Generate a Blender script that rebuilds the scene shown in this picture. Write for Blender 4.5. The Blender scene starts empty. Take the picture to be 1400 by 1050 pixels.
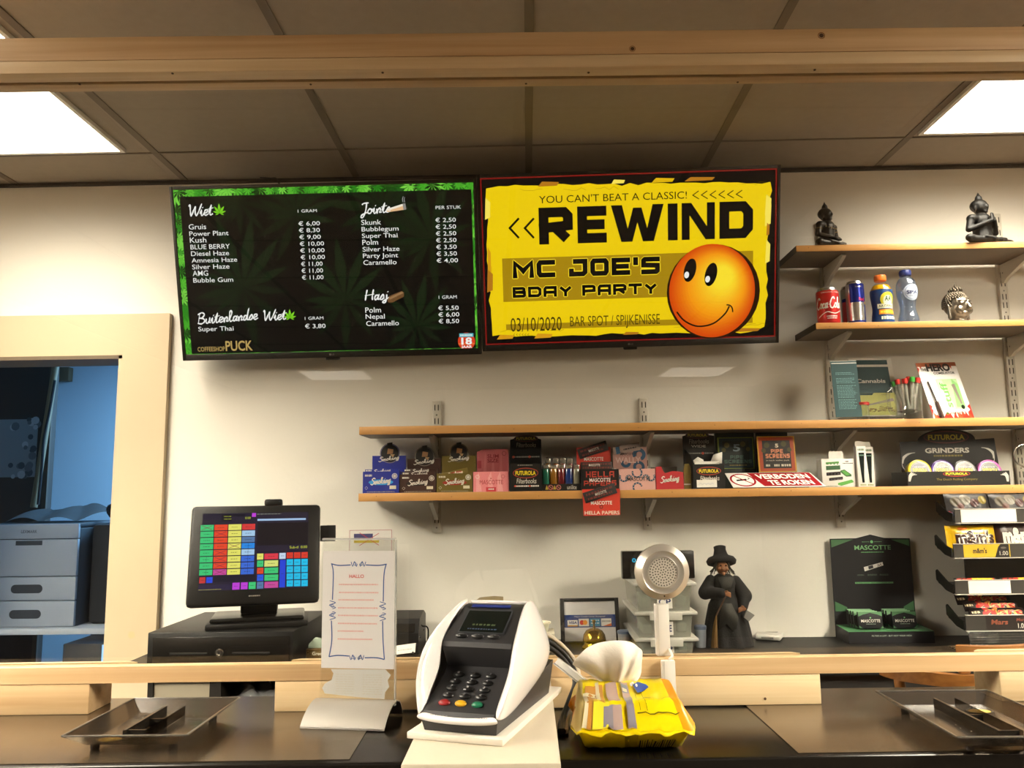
import bpy, bmesh, math, random
from mathutils import Vector as V, Matrix, noise
random.seed(7)
SC = bpy.context.scene
COL = SC.collection
# ---------------------------------------------------------------- camera
FPX, CZ = 1110.0, 1.45
YAW, PITCH, ROLL = math.radians(1.0), math.radians(7.68), math.radians(-0.757)
def cam_axes():
    cy, sy, cp, sp, cr, sr = math.cos(YAW), math.sin(YAW), math.cos(PITCH), math.sin(PITCH), math.cos(ROLL), math.sin(ROLL)
    f = V((-sy*cp, cy*cp, sp)); r0 = V((cy, sy, 0)); u0 = r0.cross(f)
    return cr*r0+sr*u0, -sr*r0+cr*u0, f
CR, CU, CF = cam_axes()
cd = bpy.data.cameras.new('camera'); cam = bpy.data.objects.new('camera', cd); COL.objects.link(cam)
cd.sensor_fit = 'HORIZONTAL'; cd.sensor_width = 36.0; cd.lens = 36.0*FPX/1400.0; cd.clip_start = 0.02
cam.matrix_world = Matrix(((CR.x, CU.x, -CF.x, 0), (CR.y, CU.y, -CF.y, 0), (CR.z, CU.z, -CF.z, CZ), (0, 0, 0, 1)))
SC.camera = cam
SC.view_settings.view_transform = 'Standard'; SC.view_settings.look = 'None'
SC.view_settings.exposure = 0.6; SC.view_settings.gamma = 1.0; SC.view_settings.use_curve_mapping = False
SC.cycles.max_bounces = 10; SC.cycles.transparent_max_bounces = 24; SC.cycles.diffuse_bounces = 5
SC.cycles.caustics_reflective = False; SC.cycles.caustics_refractive = False
SC.cycles.sample_clamp_indirect = 6.0
# world: closed room, only a trace of ambient
wd = bpy.data.worlds.new('world'); SC.world = wd; wd.use_nodes = True
wd.node_tree.nodes['Background'].inputs[0].default_value = (0.5, 0.6, 0.8, 1)
wd.node_tree.nodes['Background'].inputs[1].default_value = 0.0
# light strengths (used by the lamps below)
PANEL_RGB, PANEL_W = (1.0, 0.905, 0.745), 80.0
FRONT_W = 200.0
DEEP_W = 75.0
BLUE_RGB, BLUE_W = (0.28, 0.62, 1.0), 62.0

def ray(px, py): return CF + (px-700)/FPX*CR + (525-py)/FPX*CU
def P(px, py, Y):
    d = ray(px, py); q = d*(Y/d.y); return V((q.x, q.y, q.z+CZ))
def PZ(px, py, Z):
    d = ray(px, py); q = d*((Z-CZ)/d.z); return V((q.x, q.y, q.z+CZ))
# ---------------------------------------------------------------- materials
MATS = {}
def lin(c):
    if isinstance(c, str):
        c = c.lstrip('#'); c = [int(c[i:i+2], 16)/255 for i in (0, 2, 4)]
    return tuple((x/12.92 if x <= 0.04045 else ((x+0.055)/1.055)**2.4) for x in c)+(1.0,)
def M(key, hexc='808080', rough=0.5, metal=0.0, emit=0.0, bump=0.0, bscale=200.0, var=0.0, vscale=6.0, stretch=None, coat=0.0, spec=0.5):
    if key in MATS: return MATS[key]
    m = bpy.data.materials.new(key); m.use_nodes = True; MATS[key] = m
    nt = m.node_tree; b = nt.nodes['Principled BSDF']; c = lin(hexc)
    b.inputs['Base Color'].default_value = c; b.inputs['Roughness'].default_value = rough
    b.inputs['Metallic'].default_value = metal; b.inputs['Specular IOR Level'].default_value = spec
    if coat: b.inputs['Coat Weight'].default_value = coat
    if emit:
        b.inputs['Base Color'].default_value = (0.004, 0.004, 0.004, 1)
        b.inputs['Emission Color'].default_value = c; b.inputs['Emission Strength'].default_value = emit
    if bump or var:
        tc = nt.nodes.new('ShaderNodeTexCoord'); mp = nt.nodes.new('ShaderNodeMapping')
        nt.links.new(tc.outputs['Object'], mp.inputs['Vector'])
        if stretch: mp.inputs['Scale'].default_value = stretch
    if var:
        n = nt.nodes.new('ShaderNodeTexNoise'); n.inputs['Scale'].default_value = vscale; n.inputs['Detail'].default_value = 5
        nt.links.new(mp.outputs[0], n.inputs['Vector'])
        r = nt.nodes.new('ShaderNodeValToRGB'); r.color_ramp.elements[0].position = 0.3; r.color_ramp.elements[1].position = 0.7
        r.color_ramp.elements[0].color = tuple(x*(1-var) for x in c[:3])+(1,)
        r.color_ramp.elements[1].color = tuple(min(1, x*(1+var*0.5)) for x in c[:3])+(1,)
        nt.links.new(n.outputs['Fac'], r.inputs['Fac']); nt.links.new(r.outputs['Color'], b.inputs['Base Color'])
    if bump:
        n2 = nt.nodes.new('ShaderNodeTexNoise'); n2.inputs['Scale'].default_value = bscale; n2.inputs['Detail'].default_value = 3
        nt.links.new(mp.outputs[0], n2.inputs['Vector'])
        bp = nt.nodes.new('ShaderNodeBump'); bp.inputs['Strength'].default_value = bump; bp.inputs['Distance'].default_value = 0.002
        nt.links.new(n2.outputs['Fac'], bp.inputs['Height']); nt.links.new(bp.outputs['Normal'], b.inputs['Normal'])
    return m
def clear(key, tint=(0.97, 0.98, 0.97), rough=0.0, refl=1.0, milky=0.0, mcol=(0.8, 0.8, 0.78)):
    """thin clear sheet: straight-through transmission plus Schlick reflection"""
    if key in MATS: return MATS[key]
    m = bpy.data.materials.new(key); m.use_nodes = True; MATS[key] = m
    nt = m.node_tree; nt.nodes.clear(); N = nt.nodes.new; L = nt.links.new
    out = N('ShaderNodeOutputMaterial'); mix = N('ShaderNodeMixShader'); tr = N('ShaderNodeBsdfTransparent'); gl = N('ShaderNodeBsdfGlossy')
    tr.inputs[0].default_value = tint+(1,); gl.inputs['Roughness'].default_value = rough; gl.inputs[0].default_value = (1, 1, 1, 1)
    lw = N('ShaderNodeLayerWeight'); lw.inputs[0].default_value = 0.5
    pw = N('ShaderNodeMath'); pw.operation = 'POWER'; pw.inputs[1].default_value = 5; L(lw.outputs['Facing'], pw.inputs[0])
    ma = N('ShaderNodeMath'); ma.operation = 'MULTIPLY_ADD'; ma.inputs[1].default_value = 0.96*refl; ma.inputs[2].default_value = 0.04*refl
    L(pw.outputs[0], ma.inputs[0]); L(ma.outputs[0], mix.inputs[0])
    src = tr.outputs[0]
    if milky:
        df = N('ShaderNodeBsdfDiffuse'); df.inputs[0].default_value = mcol+(1,)
        m2 = N('ShaderNodeMixShader'); m2.inputs[0].default_value = milky; L(tr.outputs[0], m2.inputs[1]); L(df.outputs[0], m2.inputs[2]); src = m2.outputs[0]
    L(src, mix.inputs[1]); L(gl.outputs[0], mix.inputs[2]); L(mix.outputs[0], out.inputs['Surface'])
    return m
def wood(key, c1, c2, axis='X', scale=1.0, rough=0.5, knots=False):
    """sawn timber with grain running along an axis"""
    if key in MATS: return MATS[key]
    m = bpy.data.materials.new(key); m.use_nodes = True; MATS[key] = m
    nt = m.node_tree; b = nt.nodes['Principled BSDF']; N = nt.nodes.new; L = nt.links.new
    tc = N('ShaderNodeTexCoord'); mp = N('ShaderNodeMapping'); L(tc.outputs['Object'], mp.inputs[0])
    s = [60*scale]*3; s['XYZ'.index(axis)] = 1.6*scale; mp.inputs['Scale'].default_value = s
    n = N('ShaderNodeTexNoise'); n.inputs['Scale'].default_value = 1.0; n.inputs['Detail'].default_value = 6; n.inputs['Distortion'].default_value = 0.6
    L(mp.outputs[0], n.inputs['Vector'])
    r = N('ShaderNodeValToRGB'); r.color_ramp.elements[0].position = 0.3; r.color_ramp.elements[1].position = 0.68
    r.color_ramp.elements[0].color = lin(c1); r.color_ramp.elements[1].color = lin(c2)
    L(n.outputs['Fac'], r.inputs['Fac']); L(r.outputs[0], b.inputs['Base Color']); b.inputs['Roughness'].default_value = rough
    bp = N('ShaderNodeBump'); bp.inputs['Strength'].default_value = 0.15; bp.inputs['Distance'].default_value = 0.001
    L(n.outputs['Fac'], bp.inputs['Height']); L(bp.outputs[0], b.inputs['Normal'])
    return m
def ink(hexc, rough=0.5): return M('ink_%s_%d' % (hexc, rough*100), hexc, rough)
def glow(hexc, s=1.0): return M('screen_%s_%d' % (hexc, s*100), hexc, 0.3, emit=s*0.69, spec=0.12)
def matt(hexc): return M('matt_'+hexc, hexc, 0.8, spec=0.08)
# ---------------------------------------------------------------- flat coordinate frames
class Face:
    """a flat rectangle of real surface: origin, right, up; pt() gives world points lifted off it"""
    def __init__(s, o, u=(1, 0, 0), v=(0, 0, 1)):
        s.o = V(o); s.u = V(u).normalized(); s.v = V(v).normalized(); s.n = s.u.cross(s.v)
    def pt(s, a, b, l=0.0): return s.o+s.u*a+s.v*b+s.n*l
    def px(s, x, y):
        d = ray(x, y); c = V((0, 0, CZ)); t = (s.o-c).dot(s.n)/d.dot(s.n); q = c+d*t-s.o
        return q.dot(s.u), q.dot(s.v)
class Round(Face):
    """surface of a can or bottle; a runs round it, b up it; radius may vary with b"""
    def __init__(s, o, rfun, rot=0.0):
        s.o = V(o); s.r = rfun if callable(rfun) else (lambda b: rfun); s.rot = rot
    def pt(s, a, b, l=0.0):
        r = s.r(b); t = a/max(s.r(0.03), 1e-4)-math.pi/2+s.rot
        return s.o+V(((r+l)*math.cos(t), (r+l)*math.sin(t), b))
def wallface(Y): return Face((0, Y, 0))
def lean(Y, z, deg, x=0.0, yaw=0.0):
    t = math.radians(deg); y = math.radians(yaw)
    u = V((math.cos(y), math.sin(y), 0)); h = V((-math.sin(y), math.cos(y), 0))
    return Face((x, Y, z), u, h*math.sin(t)+V((0, 0, 1))*math.cos(t))
def flat(z, yaw=0.0, o=(0, 0)):
    y = math.radians(yaw); return Face((o[0], o[1], z), (math.cos(y), math.sin(y), 0), (-math.sin(y), math.cos(y), 0))
# ---------------------------------------------------------------- lettering
_TX = {}
def text2d(s, bold=0.0):
    k = (s, bold)
    if k in _TX: return _TX[k]
    cu = bpy.data.curves.new('t', 'FONT'); cu.body = s; cu.size = 1.0; cu.offset = bold; cu.fill_mode = 'FRONT'; cu.resolution_u = 3
    ob = bpy.data.objects.new('t', cu); COL.objects.link(ob); bpy.context.view_layer.update()
    dg = bpy.context.evaluated_depsgraph_get(); me = bpy.data.meshes.new_from_object(ob.evaluated_get(dg))
    vs = [(v.co.x, v.co.y) for v in me.vertices]; fs = [tuple(p.vertices) for p in me.polygons]
    bpy.data.objects.remove(ob); bpy.data.curves.remove(cu); bpy.data.meshes.remove(me)
    xs = [v[0] for v in vs] or [0]; ys = [v[1] for v in vs] or [0]
    _TX[k] = (vs, fs, (min(xs), min(ys), max(xs), max(ys))); return _TX[k]
BLOCK = {'R': [[(0, 0), (0, 1), (.85, 1), (1, .85), (1, .5), (0, .42)], [(.45, .45), (.95, 0)]], 'E': [[(1, 1), (0, 1), (0, 0), (1, 0)], [(0, .5), (.9, .5)]],
  'W': [[(0, 1), (.26, 0), (.5, .75), (.74, 0), (1, 1)]], 'I': [[(.5, 0), (.5, 1)]], 'N': [[(0, 0), (0, 1), (1, 0), (1, 1)]],
  'D': [[(0, 0), (0, 1), (.8, 1), (1, .8), (1, .2), (.8, 0), (-.0, 0)]], 'M': [[(0, 0), (0, 1), (.5, .35), (1, 1), (1, 0)]], 'C': [[(1, 1), (.1, 1), (0, .85), (0, .15), (.1, 0), (1, 0)]],
  'J': [[(.3, 1), (1, 1), (1, .15), (.85, 0), (0, 0), (0, .25)]], 'O': [[(.5, 1), (.1, 1), (0, .85), (0, .15), (.1, 0), (.9, 0), (1, .15), (1, .85), (.9, 1), (.5, 1)]],
  'S': [[(1, 1), (.1, 1), (0, .9), (0, .55), (1, .5), (1, .1), (.9, 0), (0, 0)]], 'B': [[(0, 0), (0, 1), (.85, 1), (.95, .9), (.95, .55), (0, .5)], [(.5, .5), (1, .45), (1, .1), (.9, 0), (0, 0)]],
  'A': [[(0, 0), (0, .8), (.12, 1), (1, 1), (1, 0)], [(0, .4), (1, .4)]], 'Y': [[(0, 1), (.5, .45), (1, 1)], [(.5, .5), (.5, 0)]], 'P': [[(0, 0), (0, 1), (.9, 1), (1, .88), (1, .45), (0, .4)]],
  'T': [[(0, 1), (1, 1)], [(.5, 1), (.5, 0)]], 'F': [[(1, 1), (0, 1), (0, 0)], [(0, .5), (.85, .5)]], 'U': [[(0, 1), (0, .15), (.1, 0), (.9, 0), (1, .15), (1, 1)]], 'L': [[(0, 1), (0, 0), (1, 0)]],
  'H': [[(0, 1), (0, 0)], [(1, 1), (1, 0)], [(0, .5), (1, .5)]], 'V': [[(0, 1), (.5, 0), (1, 1)]], "'": [[(.5, 1), (.5, .75)]], 'K': [[(0, 0), (0, 1)], [(1, 1), (.1, .5), (1, 0)]],
  'G': [[(1, 1), (.1, 1), (0, .85), (0, .15), (.1, 0), (1, 0), (1, .45), (.5, .45)]], '<': [[(1, 1), (0, .5), (1, 0)]]}
SCRIPT = {'W': ([[(0, .85), (.07, 1), (.1, .5), (.17, .02), (.3, .5), (.4, .78), (.4, .3), (.48, .02), (.65, .5), (.78, 1.05)]], .7), 'i': ([[(0, .15), (.08, .46), (.08, .08), (.15, .0), (.24, .15)], [(.12, .64), (.17, .74)]], .24),
  'e': ([[(-.03, .16), (.1, .2), (.22, .34), (.17, .48), (.06, .42), (.02, .15), (.11, 0), (.29, .12)]], .29), 't': ([[(0, .15), (.13, .85), (.08, .15), (.15, .0), (.25, .12)], [(-.05, .52), (.28, .62)]], .25),
  'J': ([[(.02, .85), (.1, .98), (.4, 1)], [(.28, 1), (.25, .3), (.12, -.28), (0, -.22), (.08, -.02), (.34, .15)]], .36), 'o': ([[(.12, .45), (.02, .25), (.08, .02), (.21, .1), (.23, .32), (.14, .45), (.3, .38)]], .3),
  'n': ([[(0, .42), (.03, .0), (.06, .25), (.17, .45), (.21, .3), (.19, .05), (.3, .08)]], .3), 's': ([[(0, .1), (.14, .48), (.2, .2), (.1, .0), (0, .06)], [(.17, .08), (.26, .12)]], .26),
  'H': ([[(.06, 1), (.02, .5), (0, 0)], [(.42, 1), (.38, .4), (.4, 0)], [(-.05, .45), (.48, .56)]], .5), 'a': ([[(.22, .38), (.1, .45), (.02, .2), (.09, .0), (.19, .2), (.24, .42), (.22, .06), (.33, .1)]], .33),
  'j': ([[(.1, .46), (.1, 0), (.02, -.32), (-.1, -.22), (.04, -.05), (.24, .15)], [(.13, .64), (.18, .74)]], .24), 'B': ([[(.06, 1), (.0, 0)], [(-.06, .85), (.18, 1.02), (.34, .85), (.24, .58), (.08, .52), (.3, .45), (.38, .2), (.2, 0), (-.05, .08)]], .45),
  'u': ([[(.02, .45), (.02, .12), (.11, 0), (.2, .2), (.23, .45), (.21, .08), (.31, .08)]], .31), 'l': ([[(0, .12), (.16, .7), (.12, 1), (.04, .8), (.06, .15), (.13, 0), (.25, .12)]], .25),
  'd': ([[(.22, .36), (.1, .44), (.02, .2), (.09, 0), (.19, .2), (.3, 1), (.23, .2), (.27, .02), (.35, .1)]], .35), 'S': ([[(.42, .8), (.32, 1), (.13, .9), (.1, .7), (.3, .45), (.32, .15), (.12, -.08), (-.08, .1)]], .42),
  'm': ([[(0, .42), (.02, 0), (.05, .25), (.14, .45), (.17, .3), (.16, .02), (.19, .25), (.29, .45), (.33, .28), (.31, .05), (.42, .1)]], .42), 'k': ([[(0, .1), (.15, .75), (.1, 1), (.03, .7), (.03, 0)], [(.25, .44), (.05, .22), (.26, .0), (.34, .1)]], .33),
  'g': ([[(.22, .36), (.1, .44), (.02, .2), (.09, .02), (.2, .2), (.24, .44), (.2, -.25), (.06, -.36), (.02, -.2), (.32, .12)]], .32), 'C': ([[(.42, .78), (.3, 1), (.1, .8), (.0, .4), (.1, .04), (.3, .0), (.48, .25)]], .46),
  'c': ([[(.2, .36), (.1, .45), (.02, .2), (.1, 0), (.27, .12)]], .26), '-': ([[(0, .3), (.14, .34)]], .18), ' ': ([], .3)}
def crom(p, k=5):
    if len(p) < 3: return list(p)
    q = [p[0]]+list(p)+[p[-1]]; o = []
    for i in range(1, len(q)-2):
        for j in range(k):
            t = j/k; o.append(tuple(.5*(2*q[i][c]+(q[i+1][c]-q[i-1][c])*t+(2*q[i-1][c]-5*q[i][c]+4*q[i+1][c]-q[i+2][c])*t*t+(3*q[i][c]-q[i-1][c]-3*q[i+1][c]+q[i+2][c])*t**3) for c in range(len(p[0]))))
    return o+[p[-1]]
POLYG = {'W': [(0, 1), (.21, 1), (.315, .36), (.42, .92), (.58, .92), (.685, .36), (.79, 1), (1, 1), (.81, 0), (.6, 0), (.5, .52), (.4, 0), (.19, 0)], 'N': [(0, 0), (0, 1), (.29, 1), (.76, .36), (.76, 1), (1, 1), (1, 0), (.72, 0), (.24, .66), (.24, 0)]}
# ---------------------------------------------------------------- mesh builder
ORG = {}
class MB:
    def __init__(s): s.v = []; s.f = []; s.m = []; s.mats = []
    def mi(s, m):
        if m not in s.mats: s.mats.append(m)
        return s.mats.index(m)
    def add(s, vs, fs, mat, X=None):
        o = len(s.v); k = s.mi(mat)
        for p in vs:
            p = V(p); s.v.append(X @ p if X else p)
        for f in fs: s.f.append(tuple(i+o for i in f)); s.m.append(k)
        return s
    def bm(s, b, mat, X=None):
        b.verts.index_update(); s.add([v.co for v in b.verts], [[v.index for v in f.verts] for f in b.faces], mat, X); b.free(); return s
    def box(s, x0, y0, z0, x1, y1, z1, mat, bev=0.0, X=None, seg=2):
        b = bmesh.new(); bmesh.ops.create_cube(b, size=1.0)
        for v in b.verts: v.co = V(((x0+x1)/2+v.co.x*(x1-x0), (y0+y1)/2+v.co.y*(y1-y0), (z0+z1)/2+v.co.z*(z1-z0)))
        if bev: bmesh.ops.bevel(b, geom=b.edges[:], offset=bev, segments=seg, affect='EDGES', profile=0.5)
        return s.bm(b, mat, X)
    def fbox(s, F, x0, y0, x1, y1, d0, d1, mat, bev=0.0):
        """box on a face: x/y across it, from depth d0 to d1 along its normal"""
        X = Matrix.Translation(F.o) @ Matrix((F.u, F.v, F.n)).transposed().to_4x4()
        return s.box(x0, y0, min(d0, d1), x1, y1, max(d0, d1), mat, bev, X)
    def prism(s, F, pts, d0, d1, mat, side=None):
        n = len(pts); a = [F.pt(x, y, d0) for x, y in pts]+[F.pt(x, y, d1) for x, y in pts]
        s.add(a, [tuple(range(n, 2*n)), tuple(range(n-1, -1, -1))], mat)
        return s.add(a, [(i, (i+1) % n, (i+1) % n+n, i+n) for i in range(n)], side or mat)
    def poly(s, F, pts, mat, l=0.0003): return s.add([F.pt(x, y, l) for x, y in pts], [tuple(range(len(pts)))], mat)
    def rect(s, F, x0, y0, x1, y1, mat, l=0.0003, nx=1, ny=1):
        x0, x1 = min(x0, x1), max(x0, x1); y0, y1 = min(y0, y1), max(y0, y1)
        vs = [F.pt(x0+(x1-x0)*i/nx, y0+(y1-y0)*j/ny, l) for j in range(ny+1) for i in range(nx+1)]; w = nx+1
        return s.add(vs, [(j*w+i, j*w+i+1, j*w+i+1+w, j*w+i+w) for j in range(ny) for i in range(nx)], mat)
    def disc(s, F, x, y, rx, mat, l=0.0003, ry=None, n=32, rot=0.0):
        ry = ry or rx; c, sn = math.cos(rot), math.sin(rot)
        if type(F).__name__ in ('Round', 'Puffed', 'Front'):
            k = 5; vs = [F.pt(x, y, l)]+[F.pt(x+rx*q/k*math.cos(2*math.pi*i/n), y+ry*q/k*math.sin(2*math.pi*i/n), l) for q in range(1, k+1) for i in range(n)]
            fs = [(0, 1+i, 1+(i+1) % n) for i in range(n)]+[(1+q*n+i, 1+(q+1)*n+i, 1+(q+1)*n+(i+1) % n, 1+q*n+(i+1) % n) for q in range(k-1) for i in range(n)]
            return s.add(vs, fs, mat)
        return s.poly(F, [(x+rx*math.cos(t)*c-ry*math.sin(t)*sn, y+rx*math.cos(t)*sn+ry*math.sin(t)*c) for t in [2*math.pi*i/n for i in range(n)]], mat, l)
    def ring(s, F, x, y, r, w, mat, l=0.0003, ry=None, n=32, a0=0, a1=2*math.pi):
        k = (ry or r)/r; vs = []
        for i in range(n+1):
            t = a0+(a1-a0)*i/n
            vs += [F.pt(x+r*math.cos(t), y+r*k*math.sin(t), l), F.pt(x+(r-w)*math.cos(t), y+(r*k-w)*math.sin(t), l)]
        return s.add(vs, [(2*i, 2*i+2, 2*i+3, 2*i+1) for i in range(n)], mat)
    def stroke(s, F, pts, w, mat, l=0.0003, taper=False, closed=False, miter=0.45):
        n = len(pts); vs = []
        for i, (x, y) in enumerate(pts):
            a = pts[i-1] if (i or closed) else pts[i]; c = pts[(i+1) % n] if (i < n-1 or closed) else pts[i]
            d1 = V((x-a[0], y-a[1])); d2 = V((c[0]-x, c[1]-y))
            d1 = d1.normalized() if d1.length > 1e-9 else d2.normalized(); d2 = d2.normalized() if d2.length > 1e-9 else d1
            t = d1+d2; t = t.normalized() if t.length > 1e-6 else d1
            nn = V((-t.y, t.x)); k = max(miter, nn.dot(V((-d1.y, d1.x)))); ww = w/2/k
            if taper: ww *= 0.62+0.5*abs(math.sin(i*0.55+0.6)) if 0 < i < n-1 else 0.5
            vs += [F.pt(x+nn.x*ww, y+nn.y*ww, l), F.pt(x-nn.x*ww, y-nn.y*ww, l)]
        m = n if closed else n-1
        return s.add(vs, [(2*i, 2*i+1, (2*i+3) % (2*n), (2*i+2) % (2*n)) for i in range(m)], mat)
    def text(s, F, st, x0, y0, x1, y1, mat, l=0.0004, bold=0.0, shear=0.0, keep=False, rise=0.0):
        vs, fs, (a, b, c, d) = text2d(st, bold)
        kx, ky = (x1-x0)/max(c-a, 1e-6), (y1-y0)/max(d-b, 1e-6)
        return s.add([F.pt(x0+(x-a)*kx+(y-b)*ky*shear, y0+(y-b)*ky+rise*(x-a)*kx, l) for x, y in vs], fs, mat)
    def block(s, F, st, x0, y0, x1, y1, mat, l=0.0004, wt=0.24, gap=0.22, wide=None):
        wide = wide or {}; ws = [wide.get(c, {'I': .3, "'": .3, ' ': .45, 'W': 1.35, 'M': 1.15}.get(c, 1.0)) for c in st]
        tot = sum(ws)+gap*(len(st)-1); u = (x1-x0)/tot; h = y1-y0; w = wt*h; x = x0
        for c, cw in zip(st, ws):
            a, b = x+w/2, x+cw*u-w/2
            if c in "I'": a = b = x+cw*u/2
            if c in POLYG: s.poly(F, [(x+cw*u*p, y0+h*q) for p, q in POLYG[c]], mat, l)
            for pl in BLOCK.get(c, []) if c not in POLYG else []:
                q = [[a+(b-a)*p, y0+w/2+(h-w)*r] for p, r in pl]
                for e0, e1 in ((0, 1), (-1, -2)):   # square ends reach the edge of the letter box
                    dx, dy = q[e0][0]-q[e1][0], q[e0][1]-q[e1][1]; n = math.hypot(dx, dy)
                    if abs(dx) < n*.05 or abs(dy) < n*.3 or c in '<': q[e0] = [q[e0][0]+dx/n*w/2, q[e0][1]+dy/n*w/2]
                s.stroke(F, q, w, mat, l, miter=0.68)
            x += (cw+gap)*u
        return s
    def script(s, F, st, x0, y0, x1, y1, mat, l=0.0004, w=0.1, rise=0.0, shear=0.12):
        """brush lettering; y0..y1 is baseline to capital height"""
        tot = sum(SCRIPT[c][1] for c in st); kx = (x1-x0)/tot; ky = y1-y0; x = 0.0; i = 0
        for c in st:
            for pl in SCRIPT[c][0]:
                q = [(x0+(x+a+shear*b*ky/kx)*kx, y0+b*ky+rise*(x+a)*kx) for a, b in crom(pl, 5)]
                s.stroke(F, q, w*ky, mat, l+0.00002*(i % 4), taper=True); i += 1
            x += SCRIPT[c][1]
        return s
    def dashes(s, F, x0, y, x1, h, mat, l=0.0004, n=8):
        x = x0; u = (x1-x0)/n/2.2
        while x < x1:
            w = u*random.uniform(0.8, 2.4); s.rect(F, x, y, min(x+w, x1), y+h, mat, l); x += w+u*0.6
        return s
    def leaf(s, F, x, y, r, mat, l=0.0003, rot=0.0, n=7, fat=0.13, clip=None):
        for k in range(n):
            t = (k-(n-1)/2)/((n-1)/2); a = math.pi/2+rot-t*1.95; R = r*(1-0.5*abs(t)**1.4)
            d = (math.cos(a), math.sin(a)); e = (-d[1], d[0]); pts = []
            for q, wd in ((0, 0), (.25, .5), (.5, 1), (.75, .62), (1, 0), (.75, -.62), (.5, -1), (.25, -.5)):
                p = [x+d[0]*R*q+e[0]*R*fat*wd, y+d[1]*R*q+e[1]*R*fat*wd]
                if clip: p = [min(max(p[0], clip[0]), clip[2]), min(max(p[1], clip[1]), clip[3])]
                pts.append(p)
            s.poly(F, pts, mat, l)
        return s
    def lathe(s, c, prof, mat, n=32, X=None, caps=True):
        vs = []; fs = []; k = len(prof)
        for i in range(n):
            t = 2*math.pi*i/n
            vs += [(c[0]+r*math.cos(t), c[1]+r*math.sin(t), c[2]+z) for r, z in prof]
        for i in range(n):
            j = (i+1) % n
            fs += [(i*k+q, j*k+q, j*k+q+1, i*k+q+1) for q in range(k-1)]
        if caps:
            if prof[0][0] > 1e-5: fs.append(tuple(i*k for i in range(n-1, -1, -1)))
            if prof[-1][0] > 1e-5: fs.append(tuple(i*k+k-1 for i in range(n)))
        return s.add(vs, fs, mat, X)
    def flathe(s, F, x, y, prof, mat, n=40):
        """turned shape whose axis is the face normal; prof = (radius, lift)"""
        X = Matrix.Translation(F.pt(x, y)) @ Matrix((F.u, F.v, F.n)).transposed().to_4x4()
        return s.lathe((0, 0, 0), prof, mat, n, X)
    def tube(s, pts, r, mat, n=10, smooth=True, taper=None):
        pts = [V(p) for p in (crom([tuple(p) for p in pts], 6) if smooth else pts)]; vs = []; fs = []; m = len(pts); up = V((0.13, 0.37, 0.92))
        for i, p in enumerate(pts):
            t = (pts[min(i+1, m-1)]-pts[max(i-1, 0)]).normalized(); a = t.cross(up)
            if a.length < 1e-3: a = t.cross(V((1, 0, 0)))
            a.normalize(); b = t.cross(a); rr = r*(1+(taper-1)*i/(m-1)) if taper else r
            vs += [p+(a*math.cos(q)+b*math.sin(q))*rr for q in [2*math.pi*k/n for k in range(n)]]
        for i in range(m-1): fs += [(i*n+k, i*n+(k+1) % n, (i+1)*n+(k+1) % n, (i+1)*n+k) for k in range(n)]
        fs += [tuple(range(n-1, -1, -1)), tuple((m-1)*n+k for k in range(n))]
        return s.add(vs, fs, mat)
    def ball(s, c, r, mat, X=None, u=20, w=12):
        b = bmesh.new(); bmesh.ops.create_uvsphere(b, u_segments=u, v_segments=w, radius=1.0)
        r = (r, r, r) if not hasattr(r, '__len__') else r
        for v in b.verts: v.co = V((c[0]+v.co.x*r[0], c[1]+v.co.y*r[1], c[2]+v.co.z*r[2]))
        return s.bm(b, mat, X)
    def limb(s, p0, p1, r0, r1, mat, X=None):
        p0, p1 = V(p0), V(p1); d = p1-p0; q = d.to_track_quat('Z', 'Y').to_matrix().to_4x4(); L = d.length; pr = []
        for i in range(7): t = -math.pi/2+math.pi/2*i/6; pr.append((max(0, r0*math.cos(t)), r0*math.sin(t)))
        for i in range(7): t = math.pi/2*i/6; pr.append((max(0, r1*math.cos(t)), L+r1*math.sin(t)))
        Y = Matrix.Translation(p0) @ q
        return s.lathe((0, 0, 0), pr, mat, 14, (X @ Y) if X else Y, caps=False)
    def build(s, name, parent=None, loc=None, label=None, cat=None, group=None, kind=None, smooth=True, ang=38, solid=0.0, subd=0, fuse=0.0, cast=True):
        org = ORG[parent.name] if parent is not None else V(loc if loc is not None else (0, 0, 0))
        me = bpy.data.meshes.new(name)
        me.from_pydata([p-org for p in s.v], [], s.f)
        for m in s.mats: me.materials.append(m)
        me.polygons.foreach_set('material_index', s.m)
        if smooth:
            me.polygons.foreach_set('use_smooth', [True]*len(me.polygons)); me.update()
            me.set_sharp_from_angle(angle=math.radians(ang))
        me.update()
        ob = bpy.data.objects.new(name, me); COL.objects.link(ob)
        if parent is not None: ob.parent = parent
        else: ob.location = org
        ORG[ob.name] = org
        if fuse:
            r = ob.modifiers.new('fuse', 'REMESH'); r.mode = 'VOXEL'; r.voxel_size = fuse; r.use_smooth_shade = True
            q = ob.modifiers.new('soft', 'SMOOTH'); q.iterations = 3; q.factor = 0.5
        if solid:
            r = ob.modifiers.new('thickness', 'SOLIDIFY'); r.thickness = solid; r.offset = 0
        if subd:
            r = ob.modifiers.new('round', 'SUBSURF'); r.levels = subd; r.render_levels = subd
        tag(ob, label, cat, group, kind)
        return ob
def tag(o, label=None, cat=None, group=None, kind=None):
    for k, v in (('label', label), ('category', cat), ('group', group), ('kind', kind)):
        if v: o[k] = v
def thing(name, label, cat, loc, group=None):
    o = bpy.data.objects.new(name, None); COL.objects.link(o); o.location = loc; o.empty_display_size = 0.03
    ORG[o.name] = V(loc); tag(o, label, cat, group); return o
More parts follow.
